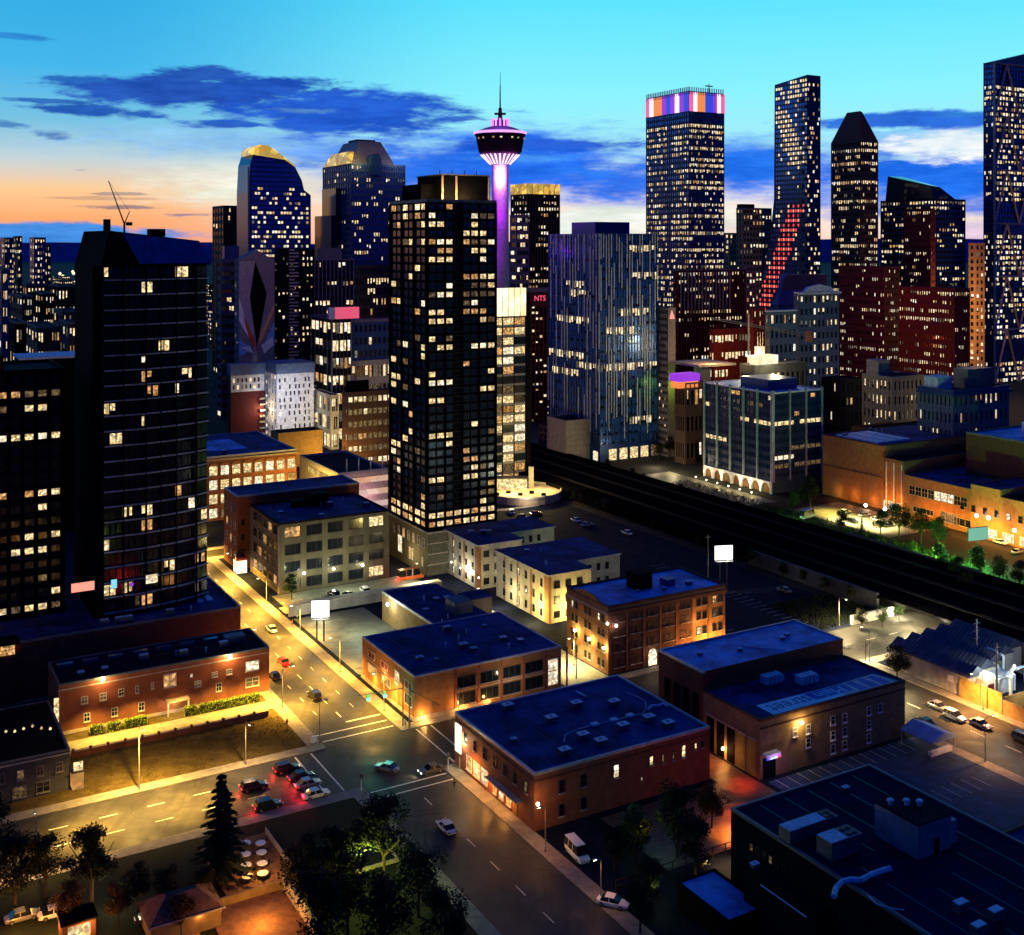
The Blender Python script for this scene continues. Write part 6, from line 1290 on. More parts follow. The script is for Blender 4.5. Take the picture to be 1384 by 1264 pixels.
[light('SPOT', W(e_, n_, 5), c_, p_*.7, .4, (0, 0, 0), 104, .9) for e_, n_, c_, p_ in ((149, 168, (1, .12, .012), 13000), (142, 163.5, (1, .26, .025), 20000), (156.5, 178, (1, .07, .01), 5000), (157, 188, (1, .08, .01), 2500), (134, 155, (1, .5, .14), 12000), (126, 152, (1, .6, .2), 5000))]
light('POINT', W(124, 300, 7), (.85, 1, .6), 4200, .6); light('POINT', W(118, 315, 4), (1, .95, .6), 2500, .6); light('POINT', W(135, 338, 6), (.95, 1, .6), 3500, .5); light('POINT', W(120, 340, 6), (.95, 1, .6), 2000, .5)
light('POINT', W(160, 352, 5), (1, .7, .3), 2500, .4)
[light('SPOT', W(e_, 266.6, 8), (1, .62, .1), p_, .3, (0, 0, 0), 120, .8) for e_, p_ in ((47, 16000), (56, 16000), (66, 9000), (76, 16000), (84, 16000))]  # added spots without fixtures, brightening the path and hedges
# traffic signals: mast arms
sgm = thing('traffic_signal', 'traffic signal mast with two green lights hanging over the main street', 'traffic light', W(108.8, 238.2, KZ), GR)
part(sgm, 'post', lambda b: b.tube((0, 0, 0), (0, 0, 10.5), .16, .12, M['fdark'], 8))
part(sgm, 'mast_arm', lambda b: b.tube((0, 0, 8.6), (-11, 0, 9.0), .1, .06, M['fdark'], 6))
for x in (-4.6, -8.6):
    sh = part(sgm, 'signal_head', lambda b: b.box(x-.3, x+.3, -.25, .1, 7.6, 8.9, M['ochre']))
    part(sh, 'green_lens', lambda b: b.tube((x, -.25, 7.9), (x, -.5, 7.9), .42, .42, M['green'], 12))
    p = W(108.8, 238.2, KZ)+Vector((C30*x, S30*x, 7.6))+Vector((.6, -1.1, 0)); light('POINT', p, (.1, 1, .6), 900, .3)
sg2 = thing('traffic_signal', 'long dark signal arm reaching over the avenue at the shop block corner', 'traffic light', W(110.2, 237.6, KZ), GR)
part(sg2, 'post', lambda b: b.tube((0, 0, 0), (0, 0, 8.4), .16, .12, M['fdark'], 8)); part(sg2, 'mast_arm', lambda b: b.tube((0, 0, 8.2), (1.5, -12, 8.6), .1, .06, M['fdark'], 6)); part(sg2, 'signal_head', lambda b: b.box(1.2, 1.7, -10, -9.6, 7.3, 8.5, M['ochre']))
for (e, n, d) in ((107.9, 213.6, 'at the near right corner'), (88.6, 214.0, 'behind the waiting cars'), (110.4, 213.2, 'outside the lit signboard')):
    t = thing('signal_post', 'short pedestrian signal post '+d+' of the crossing', 'traffic light', W(e, n, KZ), GR); part(t, 'post', lambda b: b.tube((0, 0, 0), (0, 0, 3.6), .09, .08, M['hvac'], 6)); part(t, 'signal_head', lambda b: b.box(-.2, .2, -.2, .1, 2.6, 3.5, M['fdark']))
cbx = thing('signal_cabinet', 'small white control cabinet at the field corner of the crossing', 'cabinet', W(87.4, 239.2, KZ), GR); boxp(cbx, 'body', 0, 1.2, 0, .8, 0, 1.6, M['white']); boxp(cbx, 'plinth', -.1, 1.3, -.1, .9, 0, .2, M['concrete'])
for (px, py, hh_, d) in ((553, 985, 9, 'at the brick shop block corner by the avenue'), (620, 975, 8, 'white and short before the shop windows'), (957, 790, 16, 'thin and tall behind the brick apartment roof'), (1170, 935, 12, 'beside the warehouse by the second street'), (779, 918, 9, 'dark in the yellow lit alley')):
    X, Y = gp(px, py); t = thing('utility_pole', 'utility pole '+d, 'pole', (X, Y, 0), GR); part(t, 'post', lambda b: b.tube((0, 0, 0), (0, 0, hh_), .15, .1, M['pole'], 8)); part(t, 'cross_arm', lambda b: b.box(-.9, .9, -.06, .06, hh_-.8, hh_-.65, M['pole']))
# electricity poles and pipes of the plant on the right
for (e, n, hh_, d) in ((236, 178, 15, 'nearest, beside the tan wall'), (244, 170, 17, 'right one with many brackets'), (252, 196, 13, 'behind the white gate house')):
    t = thing('lattice_pole', 'steel pole with brackets in the plant yard, '+d, 'pole', W(e, n, 0), GR)
    part(t, 'mast', lambda b: b.tube((0, 0, 0), (0, 0, hh_), .28, .2, M['steel'], 6))
    for q in range(3): part(t, 'bracket', lambda b: b.box(-1.3, 1.3, -.1, .1, hh_-1.2-q*1.9, hh_-1-q*1.9, M['steel']))

# ================================================================= RIGHT SIDE: fabric sheds, plant yard, walls
for i in range(5):
    t = thing('corrugated_shed', 'long ridge roofed shed in the row beside the underpass, %s from the street' % ('first', 'second', 'third', 'fourth', 'fifth')[i], 'shed', W(233.5+i*6.2, 184+i*2.0), GR, 'ridge roofed sheds')
    ln = 24-i*1.5
    part(t, 'wall', lambda b: b.box(0, 6.1, 0, ln, 0, 5.2, M['pale'])); part(t, 'roof', lambda b: b.prism([(-.1, 5.2), (6.2, 5.2), (6.2, 5.5), (3.0, 7.6), (-.1, 5.5)], lambda p, s: (p[0], s*(ln+.6)-.3, p[1]), M['sheet']), fix=True)
    rb_ = MB()
    for k in range(int(ln/1.2)):
        rb_.hexa([(0, .3+k*1.2, 5.56), (0, .42+k*1.2, 5.56), (2.9, .42+k*1.2, 7.62), (2.9, .3+k*1.2, 7.62), (0, .3+k*1.2, 5.64), (0, .42+k*1.2, 5.64), (2.9, .42+k*1.2, 7.7), (2.9, .3+k*1.2, 7.7)], M['hvacd'])
    rb_.build('roof_rib', t, 'stuff')
gh_ = thing('gate_house', 'white round gabled gate house with a dark red door beside the sheds', 'gate house', W(236.5, 187.5), GR)
part(gh_, 'wall', lambda b: b.prism([(0, 0), (0, 4.6), (.8, 5.8), (2, 6.2), (3.2, 5.8), (4, 4.6), (4, 0)], lambda p, s: (p[0], -6+s*5, p[1]), M['white']), fix=True); boxp(gh_, 'door', .9, 3.1, -6.1, -6, 0, 3.6, M['redc']); boxp(gh_, 'annex', 4.01, 11, -5.5, -1, 0, 4.4, M['hvac']); 
part(gh_, 'arched_pipe', lambda b: [b.tube(a, c, .4, .4, M['white'], 8) for a, c in zip([(8, -7, 0), (8, -7, 4), (9, -6.6, 5.6), (10.5, -6, 6.2)], [(8, -7, 4), (9, -6.6, 5.6), (10.5, -6, 6.2), (12.2, -5, 5.8)])])
for i, (px, py, d) in enumerate(((1291, 912, 'white long tank by the wall'), (1307, 911, 'lime green tank'), (1316, 916, 'second lime green tank'))):
    e, n = gen(px, py, 4); t = thing('storage_tank', 'small lit %s in the plant yard' % d, 'tank', W(e, n, 0), GR); part(t, 'tank', lambda b: b.box(-1.8, 1.8, -.8, .8, 2.6, 4.2, M['white'] if i == 0 else M['ochre'])); part(t, 'leg', lambda b: (b.box(-1.5, -1.2, -.5, .5, 0, 2.6, M['steel']), b.box(1.2, 1.5, -.5, .5, 0, 2.6, M['steel'])))
r_ = random.Random(15)
for i in range(14):
    e, n = 240+r_.uniform(0, 22), 168+r_.uniform(0, 26); k = r_.choice((0, 1, 2)); pos = ('%s%s' % (r_.choice(('behind the tan wall', 'amid the steel poles', 'near the gate house')), ''))
    t = thing('plant_unit', 'metal %s of the lit plant yard' % ('cylinder tank', 'ducted box', 'bent pipe run')[k], ('tank', 'machine', 'pipe')[k], W(e, n, 0), GR+r_.choice((0, PI/2)), 'units of the plant yard, '+('tanks', 'boxes', 'pipes')[k])
    hh_ = r_.uniform(3, 7)
    if k == 0: part(t, 'tank', lambda b: b.lathe([(1.3, 0), (1.3, hh_), (.8, hh_+.7), (.02, hh_+.9)], M['hvac'], 14)); part(t, 'vent_pipe', lambda b: b.tube((0, 0, hh_), (0, 0, hh_+2), .15, .15, M['white'], 6))
    elif k == 1: part(t, 'housing', lambda b: b.box(-1.8, 1.8, -1.2, 1.2, 0, hh_*.8, M['hvacd'])); part(t, 'duct', lambda b: (b.tube((0, 0, hh_*.8), (0, 0, hh_+.6), .4, .4, M['hvac'], 8), b.tube((0, 0, hh_+.5), (2.6, 0, hh_+.5), .4, .4, M['hvac'], 8)))
    else: part(t, 'pipe', lambda b: (b.tube((-3, 0, hh_), (3, 0, hh_), .3, .3, M['hvac'], 8), b.tube((3, 0, hh_), (3, 0, 0), .3, .3, M['hvac'], 8), b.tube((-3, 0, hh_), (-3, 0, 0), .3, .3, M['hvac'], 8))); part(t, 'flange', lambda b: b.tube((-.2, 0, hh_), (.2, 0, hh_), .45, .45, M['white'], 8))
light('POINT', W(238, 181, 8), (1, .95, .6), 3500, .4); light('POINT', W(250, 178, 9), (.9, 1, .9), 3500, .4); light('POINT', W(240, 170, 5), (1, .9, .5), 1500, .4)
t = thing('yard_wall', 'tan plant yard wall with a folded orange lit section along the second street', 'wall', W(232.6, 120), GR)
for i in range(11): boxp(t, 'panel', 0, .3, i*6, i*6+5.8, 0, 3.6 if i < 9 else 5, M['brickt'] if i < 9 else M['ochre']); boxp(t, 'pier', -.1, .4, i*6+5.8, i*6+6, 0, 3.9, M['grey'])
boxp(t, 'rear_panel', .3, 9, 54.5, 54.8, 0, 3.6, M['brickt'])
fn_ = thing('rail_fence', 'dark post and rail fence along the car park beside the near black building', 'fence', W(112, 158.8, KZ), GR)
for i in range(16):
    boxp(fn_, 'post', i*3, i*3+.15, 0, .15, 0, 2.2, M['fdark'])
    for z in (1.0, 2.0): boxp(fn_, 'rail', i*3+.16, i*3+2.99, .02, .12, z, z+.12, M['brickd'])

r_ = random.Random(41)
def clutter(e0, n0, wd, dp, z, k, where):
    kinds = (('roof_hatch', 'hatch'), ('air_unit', 'air conditioner'), ('vent_stack', 'vent pipe'))
    for i in range(k):
        q = r_.choice((0, 1, 1, 2, 2)); e, n = e0+r_.uniform(2, wd-3), n0+r_.uniform(2, dp-3); nm, ct_ = kinds[q]
        t = thing(nm, 'small %s among the fittings on %s' % (('square hatch', 'boxy air unit', 'round vent stack')[q], where), ct_, W(e, n, z), GR, ('hatches', 'air units', 'vent stacks')[q]+' on '+where)
        if q == 0: part(t, 'curb', lambda b: b.box(-.7, .7, -.7, .7, 0, .4, M['hvacd'])); part(t, 'lid', lambda b: b.box(-.75, .75, -.75, .75, .4, .5, M['hvac']))
        elif q == 1: part(t, 'housing', lambda b: b.box(-1.1, 1.1, -.7, .7, .2, 1.4, M['hvacd'])); part(t, 'top_grille', lambda b: b.box(-1.0, 1.0, -.6, .6, 1.4, 1.5, M['hvac'])); part(t, 'feet', lambda b: (b.box(-1, -.8, -.7, .7, 0, .2, M['fdark']), b.box(.8, 1, -.7, .7, 0, .2, M['fdark'])))
        else: part(t, 'pipe', lambda b: b.tube((0, 0, 0), (0, 0, 1.1), .18, .18, M['hvac'], 8)); part(t, 'cap', lambda b: b.tube((0, 0, 1.1), (0, 0, 1.35), .32, .2, M['hvac'], 8))
def seams(root, x0, x1, y0, y1, z, step, m):
    x = x0+step
    while x < x1-.5:
        boxp(root, 'roof_seam', x-.06, x+.06, y0+.6, y1-.6, z, z+.03, m); x += step
seamm = mat('seam_strip', (.07, .1, .3), .8); seams(A, 0, 42, 0, 32.5, 10.63, 5.2, seamm); seams(B, 0, 40, 0, 31, 10.13, 5.7, seamm); seams(Mb, 0, 42, 7, 18, 12.13, 6, seamm); seams(D, 0, 32, 0, 62, 15.13, 5.4, M['gdark']); seams(Fb, 0, 38, 0, 19, 17.13, 6.4, seamm)
clutter(116, 347, 37, 28, 21.92, 9, 'the loft building roof'); clutter(112, 452, 46, 50, 25.12, 8, 'the brick hall roof'); clutter(134.5, 272, 17, 34, 8.15, 7, 'the rear wing of the shop block'); clutter(114, 241, 36, 27, 10.12, 6, 'the shop block roof'); clutter(127.6, 88, 30, 26, 15.12, 8, 'the near black roof'); clutter(42, 273, 44, 9, 11.12, 7, 'the long red brick roof'); clutter(50, 298, 36, 6, 14.12, 6, 'the dark podium roof'); clutter(174.5, 283, 14, 26, 14.5, 4, 'the yellow stucco flats'); clutter(174, 322, 14, 18, 14.5, 4, 'the grey stucco flats'); clutter(371, 350, 40, 25, 26.12, 6, 'the windowless warehouse'); clutter(417, 325, 50, 60, 22.12, 6, 'the black roofed hall')
# ================================================================= TREES
def leaf_crown(seed, R_, h0, h1, n, m, s=.32, kind='round'):
    r = random.Random(seed); b = MB(); cl = []
    if kind == 'round':
        for i in range(15):
            a = r.uniform(0, 2*PI); q = R_*r.uniform(.1, .75); z = r.uniform(h0+.2*(h1-h0), h1-.12*(h1-h0)); zz = (z-h0)/(h1-h0); q *= (1.15-abs(zz-.45)*1.1)
            cl.append((Vector((q*math.cos(a), q*math.sin(a), z)), R_*r.uniform(.28, .5)))
        for i in range(n):
            c, cr_ = r.choice(cl); d = Vector((r.gauss(0, 1), r.gauss(0, 1), r.gauss(0, .8))).normalized()*cr_*r.uniform(.5, 1.08)
            p = c+d; t_ = Vector((r.gauss(0, 1), r.gauss(0, 1), r.gauss(0, .5))).normalized(); u_ = d.cross(t_)
            if u_.length < .01: continue
            u_.normalize(); k = s*r.uniform(.6, 1.3); b.quad([p-t_*k, p-u_*k*.6, p+t_*k, p+u_*k*.6], m)
    else:
        for L in range(16):
            f = L/16; z = h0+(h1-h0)*f; rad = R_*(1-f)**.85*r.uniform(.8, 1.1); nb_ = max(5, int(11*(1-f)))
            for i in range(nb_):
                a = 2*PI*i/nb_+r.uniform(-.3, .3); rl = rad*r.uniform(.65, 1.1)
                for k in range(int(n/120)):
                    u = r.uniform(.1, 1); p = Vector((math.cos(a)*rl*u, math.sin(a)*rl*u, z-.28*rl*u+r.uniform(-.15, .15)))
                    side = Vector((-math.sin(a), math.cos(a), 0))*s*(1.25-u)*1.5; out = Vector((math.cos(a), math.sin(a), -.25))*s*1.3
                    b.quad([p-side, p-out*.3-Vector((0, 0, s*.3)), p+side, p+out], m)
    return b.mesh('crown')
def trunk_mesh(h, th, seed, kind):
    r = random.Random(seed); b = MB(); b.tube((0, 0, 0), (.1, .05, h*.35), th, th*.75, M['bark'], 8)
    if kind == 'round':
        for i in range(6):
            a = 2*PI*i/6+r.uniform(-.3, .3); q = h*.22*r.uniform(.7, 1.2); b.tube((.1, .05, h*.3), (q*math.cos(a), q*math.sin(a), h*r.uniform(.55, .8)), th*.5, th*.15, M['bark'], 6)
    b.tube((.1, .05, h*.34), (0, 0, h*.92), th*.7, th*.12, M['bark'], 6); return b.mesh('trunk')
TP = {}
def tree(x, y, h, label, kind='round', leafm='leaf', z=0.0, v=0, group=None, cat='tree', wide=.36, n=1500):
    key = (kind, leafm, v, wide)
    if key not in TP: TP[key] = (leaf_crown(v*13+5+len(TP), wide*10, 2.6 if kind == 'round' else 1.2, 10, int(n*2.6), M[leafm], .19 if kind == 'round' else .24, kind), trunk_mesh(10, .24, v+3, kind))
    nm = 'tree' if kind == 'round' else 'conifer_tree'
    t = thing(nm, label, cat, (x, y, z), rnd.uniform(0, 6.28), group)
    c = link('crown', TP[key][0], t, None); q = link('trunk', TP[key][1], t)
    for o in (c, q): o.scale = (h/10, h/10, h/10)
    return t
def ptree(px, py, h, label, **k): X, Y = gp(px, py); return tree(X, Y, h, label, **k)
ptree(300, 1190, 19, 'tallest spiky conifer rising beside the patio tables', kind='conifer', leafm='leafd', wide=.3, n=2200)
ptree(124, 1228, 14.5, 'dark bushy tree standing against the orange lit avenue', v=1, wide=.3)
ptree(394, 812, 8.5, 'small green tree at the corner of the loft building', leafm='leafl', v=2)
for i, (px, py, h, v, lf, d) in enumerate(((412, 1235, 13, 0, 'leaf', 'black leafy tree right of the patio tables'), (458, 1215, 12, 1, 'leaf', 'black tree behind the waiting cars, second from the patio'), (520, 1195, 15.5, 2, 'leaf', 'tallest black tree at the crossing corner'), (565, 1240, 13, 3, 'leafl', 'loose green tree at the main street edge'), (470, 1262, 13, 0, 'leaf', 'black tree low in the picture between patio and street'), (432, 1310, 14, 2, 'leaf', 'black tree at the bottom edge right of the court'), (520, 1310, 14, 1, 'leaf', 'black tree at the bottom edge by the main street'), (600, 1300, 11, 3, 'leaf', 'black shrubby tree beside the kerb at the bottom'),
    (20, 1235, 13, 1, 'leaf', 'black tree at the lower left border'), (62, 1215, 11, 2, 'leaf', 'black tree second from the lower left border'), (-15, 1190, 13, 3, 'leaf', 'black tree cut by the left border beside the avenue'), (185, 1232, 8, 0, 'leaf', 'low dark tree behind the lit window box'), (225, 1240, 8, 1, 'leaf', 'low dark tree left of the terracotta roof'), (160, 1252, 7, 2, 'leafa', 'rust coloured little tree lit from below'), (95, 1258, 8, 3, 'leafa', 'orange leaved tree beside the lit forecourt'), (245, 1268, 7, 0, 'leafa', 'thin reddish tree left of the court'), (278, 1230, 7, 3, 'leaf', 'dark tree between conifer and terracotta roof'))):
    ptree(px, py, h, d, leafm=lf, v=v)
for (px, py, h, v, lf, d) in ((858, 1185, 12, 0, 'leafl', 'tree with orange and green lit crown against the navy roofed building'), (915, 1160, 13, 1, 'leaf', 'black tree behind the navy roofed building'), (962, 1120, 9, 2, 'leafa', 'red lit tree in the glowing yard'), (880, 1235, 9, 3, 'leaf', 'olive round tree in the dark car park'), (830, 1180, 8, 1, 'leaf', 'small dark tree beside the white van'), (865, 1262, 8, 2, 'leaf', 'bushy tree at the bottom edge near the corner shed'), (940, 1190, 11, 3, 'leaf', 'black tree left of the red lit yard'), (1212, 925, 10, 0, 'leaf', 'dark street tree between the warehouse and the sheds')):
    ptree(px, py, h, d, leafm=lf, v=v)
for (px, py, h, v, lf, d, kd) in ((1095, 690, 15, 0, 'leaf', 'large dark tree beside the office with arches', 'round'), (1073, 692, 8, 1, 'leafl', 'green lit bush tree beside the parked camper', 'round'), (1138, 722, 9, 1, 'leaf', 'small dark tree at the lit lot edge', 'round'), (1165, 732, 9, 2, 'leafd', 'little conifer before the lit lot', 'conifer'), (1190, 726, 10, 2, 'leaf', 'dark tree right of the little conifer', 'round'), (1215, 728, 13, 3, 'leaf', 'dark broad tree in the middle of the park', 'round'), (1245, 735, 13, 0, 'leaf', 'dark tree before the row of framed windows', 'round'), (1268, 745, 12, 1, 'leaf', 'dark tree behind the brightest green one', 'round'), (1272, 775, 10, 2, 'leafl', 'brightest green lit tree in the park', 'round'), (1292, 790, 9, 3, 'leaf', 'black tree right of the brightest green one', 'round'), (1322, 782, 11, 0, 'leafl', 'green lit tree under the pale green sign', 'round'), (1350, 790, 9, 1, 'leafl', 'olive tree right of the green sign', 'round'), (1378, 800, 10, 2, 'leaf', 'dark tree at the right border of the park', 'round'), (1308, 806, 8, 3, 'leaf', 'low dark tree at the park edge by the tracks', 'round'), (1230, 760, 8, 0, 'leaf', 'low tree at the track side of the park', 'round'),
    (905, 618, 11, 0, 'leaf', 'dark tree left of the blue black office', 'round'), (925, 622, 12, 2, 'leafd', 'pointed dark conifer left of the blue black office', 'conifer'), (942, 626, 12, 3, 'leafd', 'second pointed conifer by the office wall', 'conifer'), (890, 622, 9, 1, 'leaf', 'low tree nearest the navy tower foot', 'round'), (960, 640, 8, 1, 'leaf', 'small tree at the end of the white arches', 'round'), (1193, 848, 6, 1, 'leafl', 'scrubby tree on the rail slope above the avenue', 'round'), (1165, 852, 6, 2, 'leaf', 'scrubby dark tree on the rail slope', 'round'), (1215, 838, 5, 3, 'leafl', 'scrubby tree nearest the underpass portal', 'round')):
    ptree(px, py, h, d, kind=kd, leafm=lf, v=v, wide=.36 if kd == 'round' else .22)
r_ = random.Random(8)
for i in range(26):
    n = 246+i*9+r_.uniform(-3, 3); e = r_.choice((265.5, 316.5))+r_.uniform(-1.2, 1.2); p = W(e, n, 0)
    tree(p.x, p.y, r_.uniform(3.5, 6.5), 'dark scrubby bush on the '+('near' if e < 290 else 'park side')+' edge of the railway bank', leafm='leaf', v=i % 4, group='bushes along the '+('near' if e < 290 else 'park side')+' edge of the railway bank', cat='bush', wide=.36)
def plight(px, py, z, col, pw, s=.4): X, Y = gp(px, py); light('POINT', (X, Y, z), col, pw, s)
plight(1268, 768, 5, (.35, 1, .08), 60000); plight(1318, 776, 5, (.2, 1, .3), 36000); plight(1345, 800, 4, (.8, 1, .3), 3500); plight(1068, 705, 3, (.4, 1, .3), 1800)
[light('SPOT', (*gp(px, py), 9), c_, p_, .6, (0, 0, 0), 118, .8) for px, py, c_, p_ in ((1150, 704, (1, .8, .3), 90000), (1188, 712, (1, .8, .3), 70000), (1122, 694, (1, .7, .12), 26000))]; plight(1372, 722, 4, (1, .8, .5), 6000); plight(1362, 770, 5, (1, 1, .7), 4000)
plight(910, 640, 5, (1, .8, .4), 5000); plight(885, 632, 4, (1, .8, .45), 4000)
plight(495, 1212, 7, (.85, 1, .1), 4500); plight(536, 1225, 4, (.6, 1, .2), 500); plight(420, 1235, 3, (1, .8, .1), 500)
plight(866, 1186, 9, (1, .5, .08), 500); plight(872, 1170, 7, (.4, 1, .2), 500); plight(885, 1232, 4, (.8, 1, .2), 250); plight(985, 1112, 2.5, (1, .2, .03), 700)
plight(350, 1190, 4, (1, .48, .08), 1500); plight(355, 1250, 3, (1, .45, .07), 2200); plight(335, 1275, 3, (1, .45, .07), 1600); plight(70, 1266, 3, (1, .4, .06), 2000); plight(20, 1266, 3, (1, .4, .06), 1800); plight(120, 1279, 3, (1, .4, .06), 1500); plight(255, 1225, 3, (1, .2, .05), 250); plight(150, 1232, 3, (1, .8, .3), 700); plight(270, 1262, 3, (1, .4, .1), 350)
plight(1205, 860, 4, (1, .8, .4), 1500); plight(1180, 850, 3, (.8, 1, .3), 300)

# ================================================================= CARS
CR = {}
PAINT = dict(white=mat('white_car_paint', (.75, .75, .76), .25, 0, 0, 1, 0, .6), black=mat('black_car_paint', (.01, .01, .012), .2, 0, 0, 1, 0, .7), silver=mat('silver_car_paint', (.4, .41, .43), .3, .6, 0, 1, 0, .6), red=mat('red_car_paint', (.45, .015, .01), .25, 0, 0, 1, 0, .6), grey=mat('grey_car_paint', (.09, .095, .1), .3, .3, 0, 1, 0, .6), orange=mat('orange_car_paint', (.6, .12, .02), .3, 0, 0, 1, 0, .6))
def car_meshes(kind, colr):
    k = (kind, colr)
    if k in CR: return CR[k]
    P = PAINT[colr]; L, Wd, hb, ht = dict(sedan=(4.7, 1.82, .86, 1.43), suv=(4.8, 1.92, 1.02, 1.72), van=(5.6, 2.05, 1.15, 2.35), truck=(7.5, 2.4, 1.3, 3.1))[kind]
    b = MB(); sec = [(-L/2, .62, .78, .34), (-L/2+.12, .8, .9, .28), (-L*.3, 1, .98, .24), (0, 1, 1.0, .24), (L*.26, 1, .95, .24), (L/2-.35, .92, .8, .26), (L/2, .68, .66, .34)]
    rings = []
    for x, wf, hf, zb in sec:
        w = Wd/2*wf; h = hb*hf; rings.append([(x, -w*.94, zb), (x, -w, zb+.2), (x, -w*.98, h-.14), (x, -w*.86, h), (x, w*.86, h), (x, w*.98, h-.14), (x, w, zb+.2), (x, w*.94, zb)])
    for i in range(len(rings)-1):
        for j in range(8): b.quad([rings[i][j], rings[i+1][j], rings[i+1][(j+1) % 8], rings[i][(j+1) % 8]], P)
    b.quad(rings[0], P); b.quad(rings[-1][::-1], P); body_ = b.mesh('body')
    x0, x1, x2, x3 = dict(sedan=(-1.75, -1.0, .35, 1.15), suv=(-2.2, -1.85, .35, 1.15), van=(-2.7, -2.6, 1.2, 1.9), truck=(-3.7, -3.65, 2.2, 2.6))[kind]
    w0, w1 = Wd/2*.9, Wd/2*.76
    b = MB(); b.hexa([(x0, -w0, hb-.06), (x3, -w0, hb-.06), (x3, w0, hb-.06), (x0, w0, hb-.06), (x1, -w1, ht-.05), (x2, -w1, ht-.05), (x2, w1, ht-.05), (x1, w1, ht-.05)], M['carg']); gl = b.mesh('windows')
    b = MB(); b.box(x1-.03, x2+.03, -w1-.02, w1+.02, ht-.07, ht, P)
    for xx in ((x1+x2)/2,) if kind == 'sedan' else (x1+(x2-x1)*.33, x1+(x2-x1)*.7):
        b.hexa([(xx-.06, -w0-.015, hb-.05), (xx+.06, -w0-.015, hb-.05), (xx+.06, w0+.015, hb-.05), (xx-.06, w0+.015, hb-.05), (xx-.05, -w1-.015, ht-.06), (xx+.05, -w1-.015, ht-.06), (xx+.05, w1+.015, ht-.06), (xx-.05, w1+.015, ht-.06)], P)
    roof_ = b.mesh('roof')
    b = MB(); b.tube((0, -.11, 0), (0, .11, 0), .33, .33, M['tyre'], 14); wh = b.mesh('wheel'); b = MB(); b.tube((0, -.12, 0), (0, .12, 0), .2, .2, M['rim'], 10); rm = b.mesh('rim')
    b = MB(); b.box(-.05, .05, -.2, .2, -.08, .08, M['headl']); hl_ = b.mesh('headlight'); b = MB(); b.box(-.05, .05, -.2, .2, -.08, .08, M['tail']); tl = b.mesh('taillight')
    b = MB(); b.box(-.05, .05, -.2, .2, -.08, .08, M['hvac']); ho = b.mesh('headlight'); b = MB(); b.box(-.05, .05, -.2, .2, -.08, .08, M['redc']); to = b.mesh('taillight')
    CR[k] = (body_, gl, roof_, wh, rm, (hl_, ho), (tl, to), L, Wd, hb); return CR[k]
def car(px, py, ang, kind, colr, label, lights='off', z=0.0, name=None, group=None):
    m_ = car_meshes(kind, colr); X, Y = gp(px, py, z)
    t = thing(name or {'sedan': 'car', 'suv': 'car', 'van': 'van', 'truck': 'truck'}[kind], label, {'sedan': 'car', 'suv': 'car', 'van': 'van', 'truck': 'truck'}[kind], (X, Y, z+.02), GR+ang, group)
    link('body', m_[0], t); link('windows', m_[1], t); link('roof', m_[2], t); L, Wd, hb = m_[7:]
    t.scale = (1.16, 1.16, 1.16)
    for x in (-L*.3, L*.3):
        for y in (-Wd/2+.1, Wd/2-.1): w = link('wheel', m_[3], t, None, (x, y, .33)); link('rim', m_[4], w)
    for y in (-Wd*.34, Wd*.34):
        link('headlight', m_[5][0 if lights in ('on', 'head') else 1], t, None, (L/2-.02, y, hb*.66)); link('taillight', m_[6][0 if lights in ('on', 'brake') else 1], t, None, (-L/2+.02, y, hb*.78))
    if lights in ('on', 'head'):
        d = Vector((math.cos(GR+ang), math.sin(GR+ang), 0)); light('SPOT', Vector((X, Y, z+.8))+d*(L/2+.2), (1, .85, .55), 900, .2, (R(76), 0, GR+ang-PI/2), 80, .7)
    if lights in ('on', 'brake'):
        d = Vector((math.cos(GR+ang), math.sin(GR+ang), 0)); light('POINT', Vector((X, Y, z+.9))-d*(L/2+.7), (1, .01, .02), 420 if lights == 'brake' else 150, .15)
    return t
N_, S_, E_ = PI/2, -PI/2, 0.0
car(367, 853, N_, 'sedan', 'white', 'white car driving up the bright part of the main street', 'off')
car(383, 897, N_, 'sedan', 'red', 'red car driving up the main street', 'brake')
car(425, 944, N_, 'suv', 'black', 'black car in the middle of the main street before the crossing', 'off')
car(371, 917, N_, 'sedan', 'black', 'black car parked at the corner of the red brick building')
car(523, 1041, 2.2, 'sedan', 'silver', 'pale car turning in the middle of the crossing', 'off')
car(583, 1044, PI, 'sedan', 'grey', 'dark car entering the crossing from the right with headlights on', 'head')
car(603, 1122, N_, 'sedan', 'white', 'white car with bluish roof driving towards the crossing', 'off')
car(388, 1043, E_, 'suv', 'black', 'black car waiting at the stop line in the farthest lane', 'brake')
car(407, 1053, E_, 'sedan', 'black', 'dark car waiting in the second lane at the stop line', 'brake')
car(416, 1063, E_, 'sedan', 'silver', 'silver car waiting in the third lane', 'brake')
car(427, 1077, E_, 'sedan', 'white', 'white car waiting nearest the black trees', 'brake')
car(343, 1067, E_, 'suv', 'black', 'black car farther back in the queue at the avenue', 'brake')
car(362, 1093, E_, 'suv', 'black', 'black car at the back of the queue beside the conifer', 'brake')
car(780, 1158, -PI/2-.1, 'van', 'white', 'white passenger van parked beside the navy roofed building', z=.12)
car(828, 1224, -.9, 'sedan', 'white', 'pale parked car near the bottom edge by the bushy tree', z=.12)
car(1268, 958, S_, 'sedan', 'silver', 'pale car parked farthest along the tan wall')
car(1290, 972, S_, 'suv', 'white', 'white car parked in the bright light pool by the tan wall')
car(1325, 982, S_, 'sedan', 'silver', 'silver car parked in front of the white one')
car(1262, 992, N_, 'sedan', 'white', 'white topped car parked beside the awning shed'); car(1250, 980, N_, 'sedan', 'black', 'black car parked at the warehouse end of the second street')
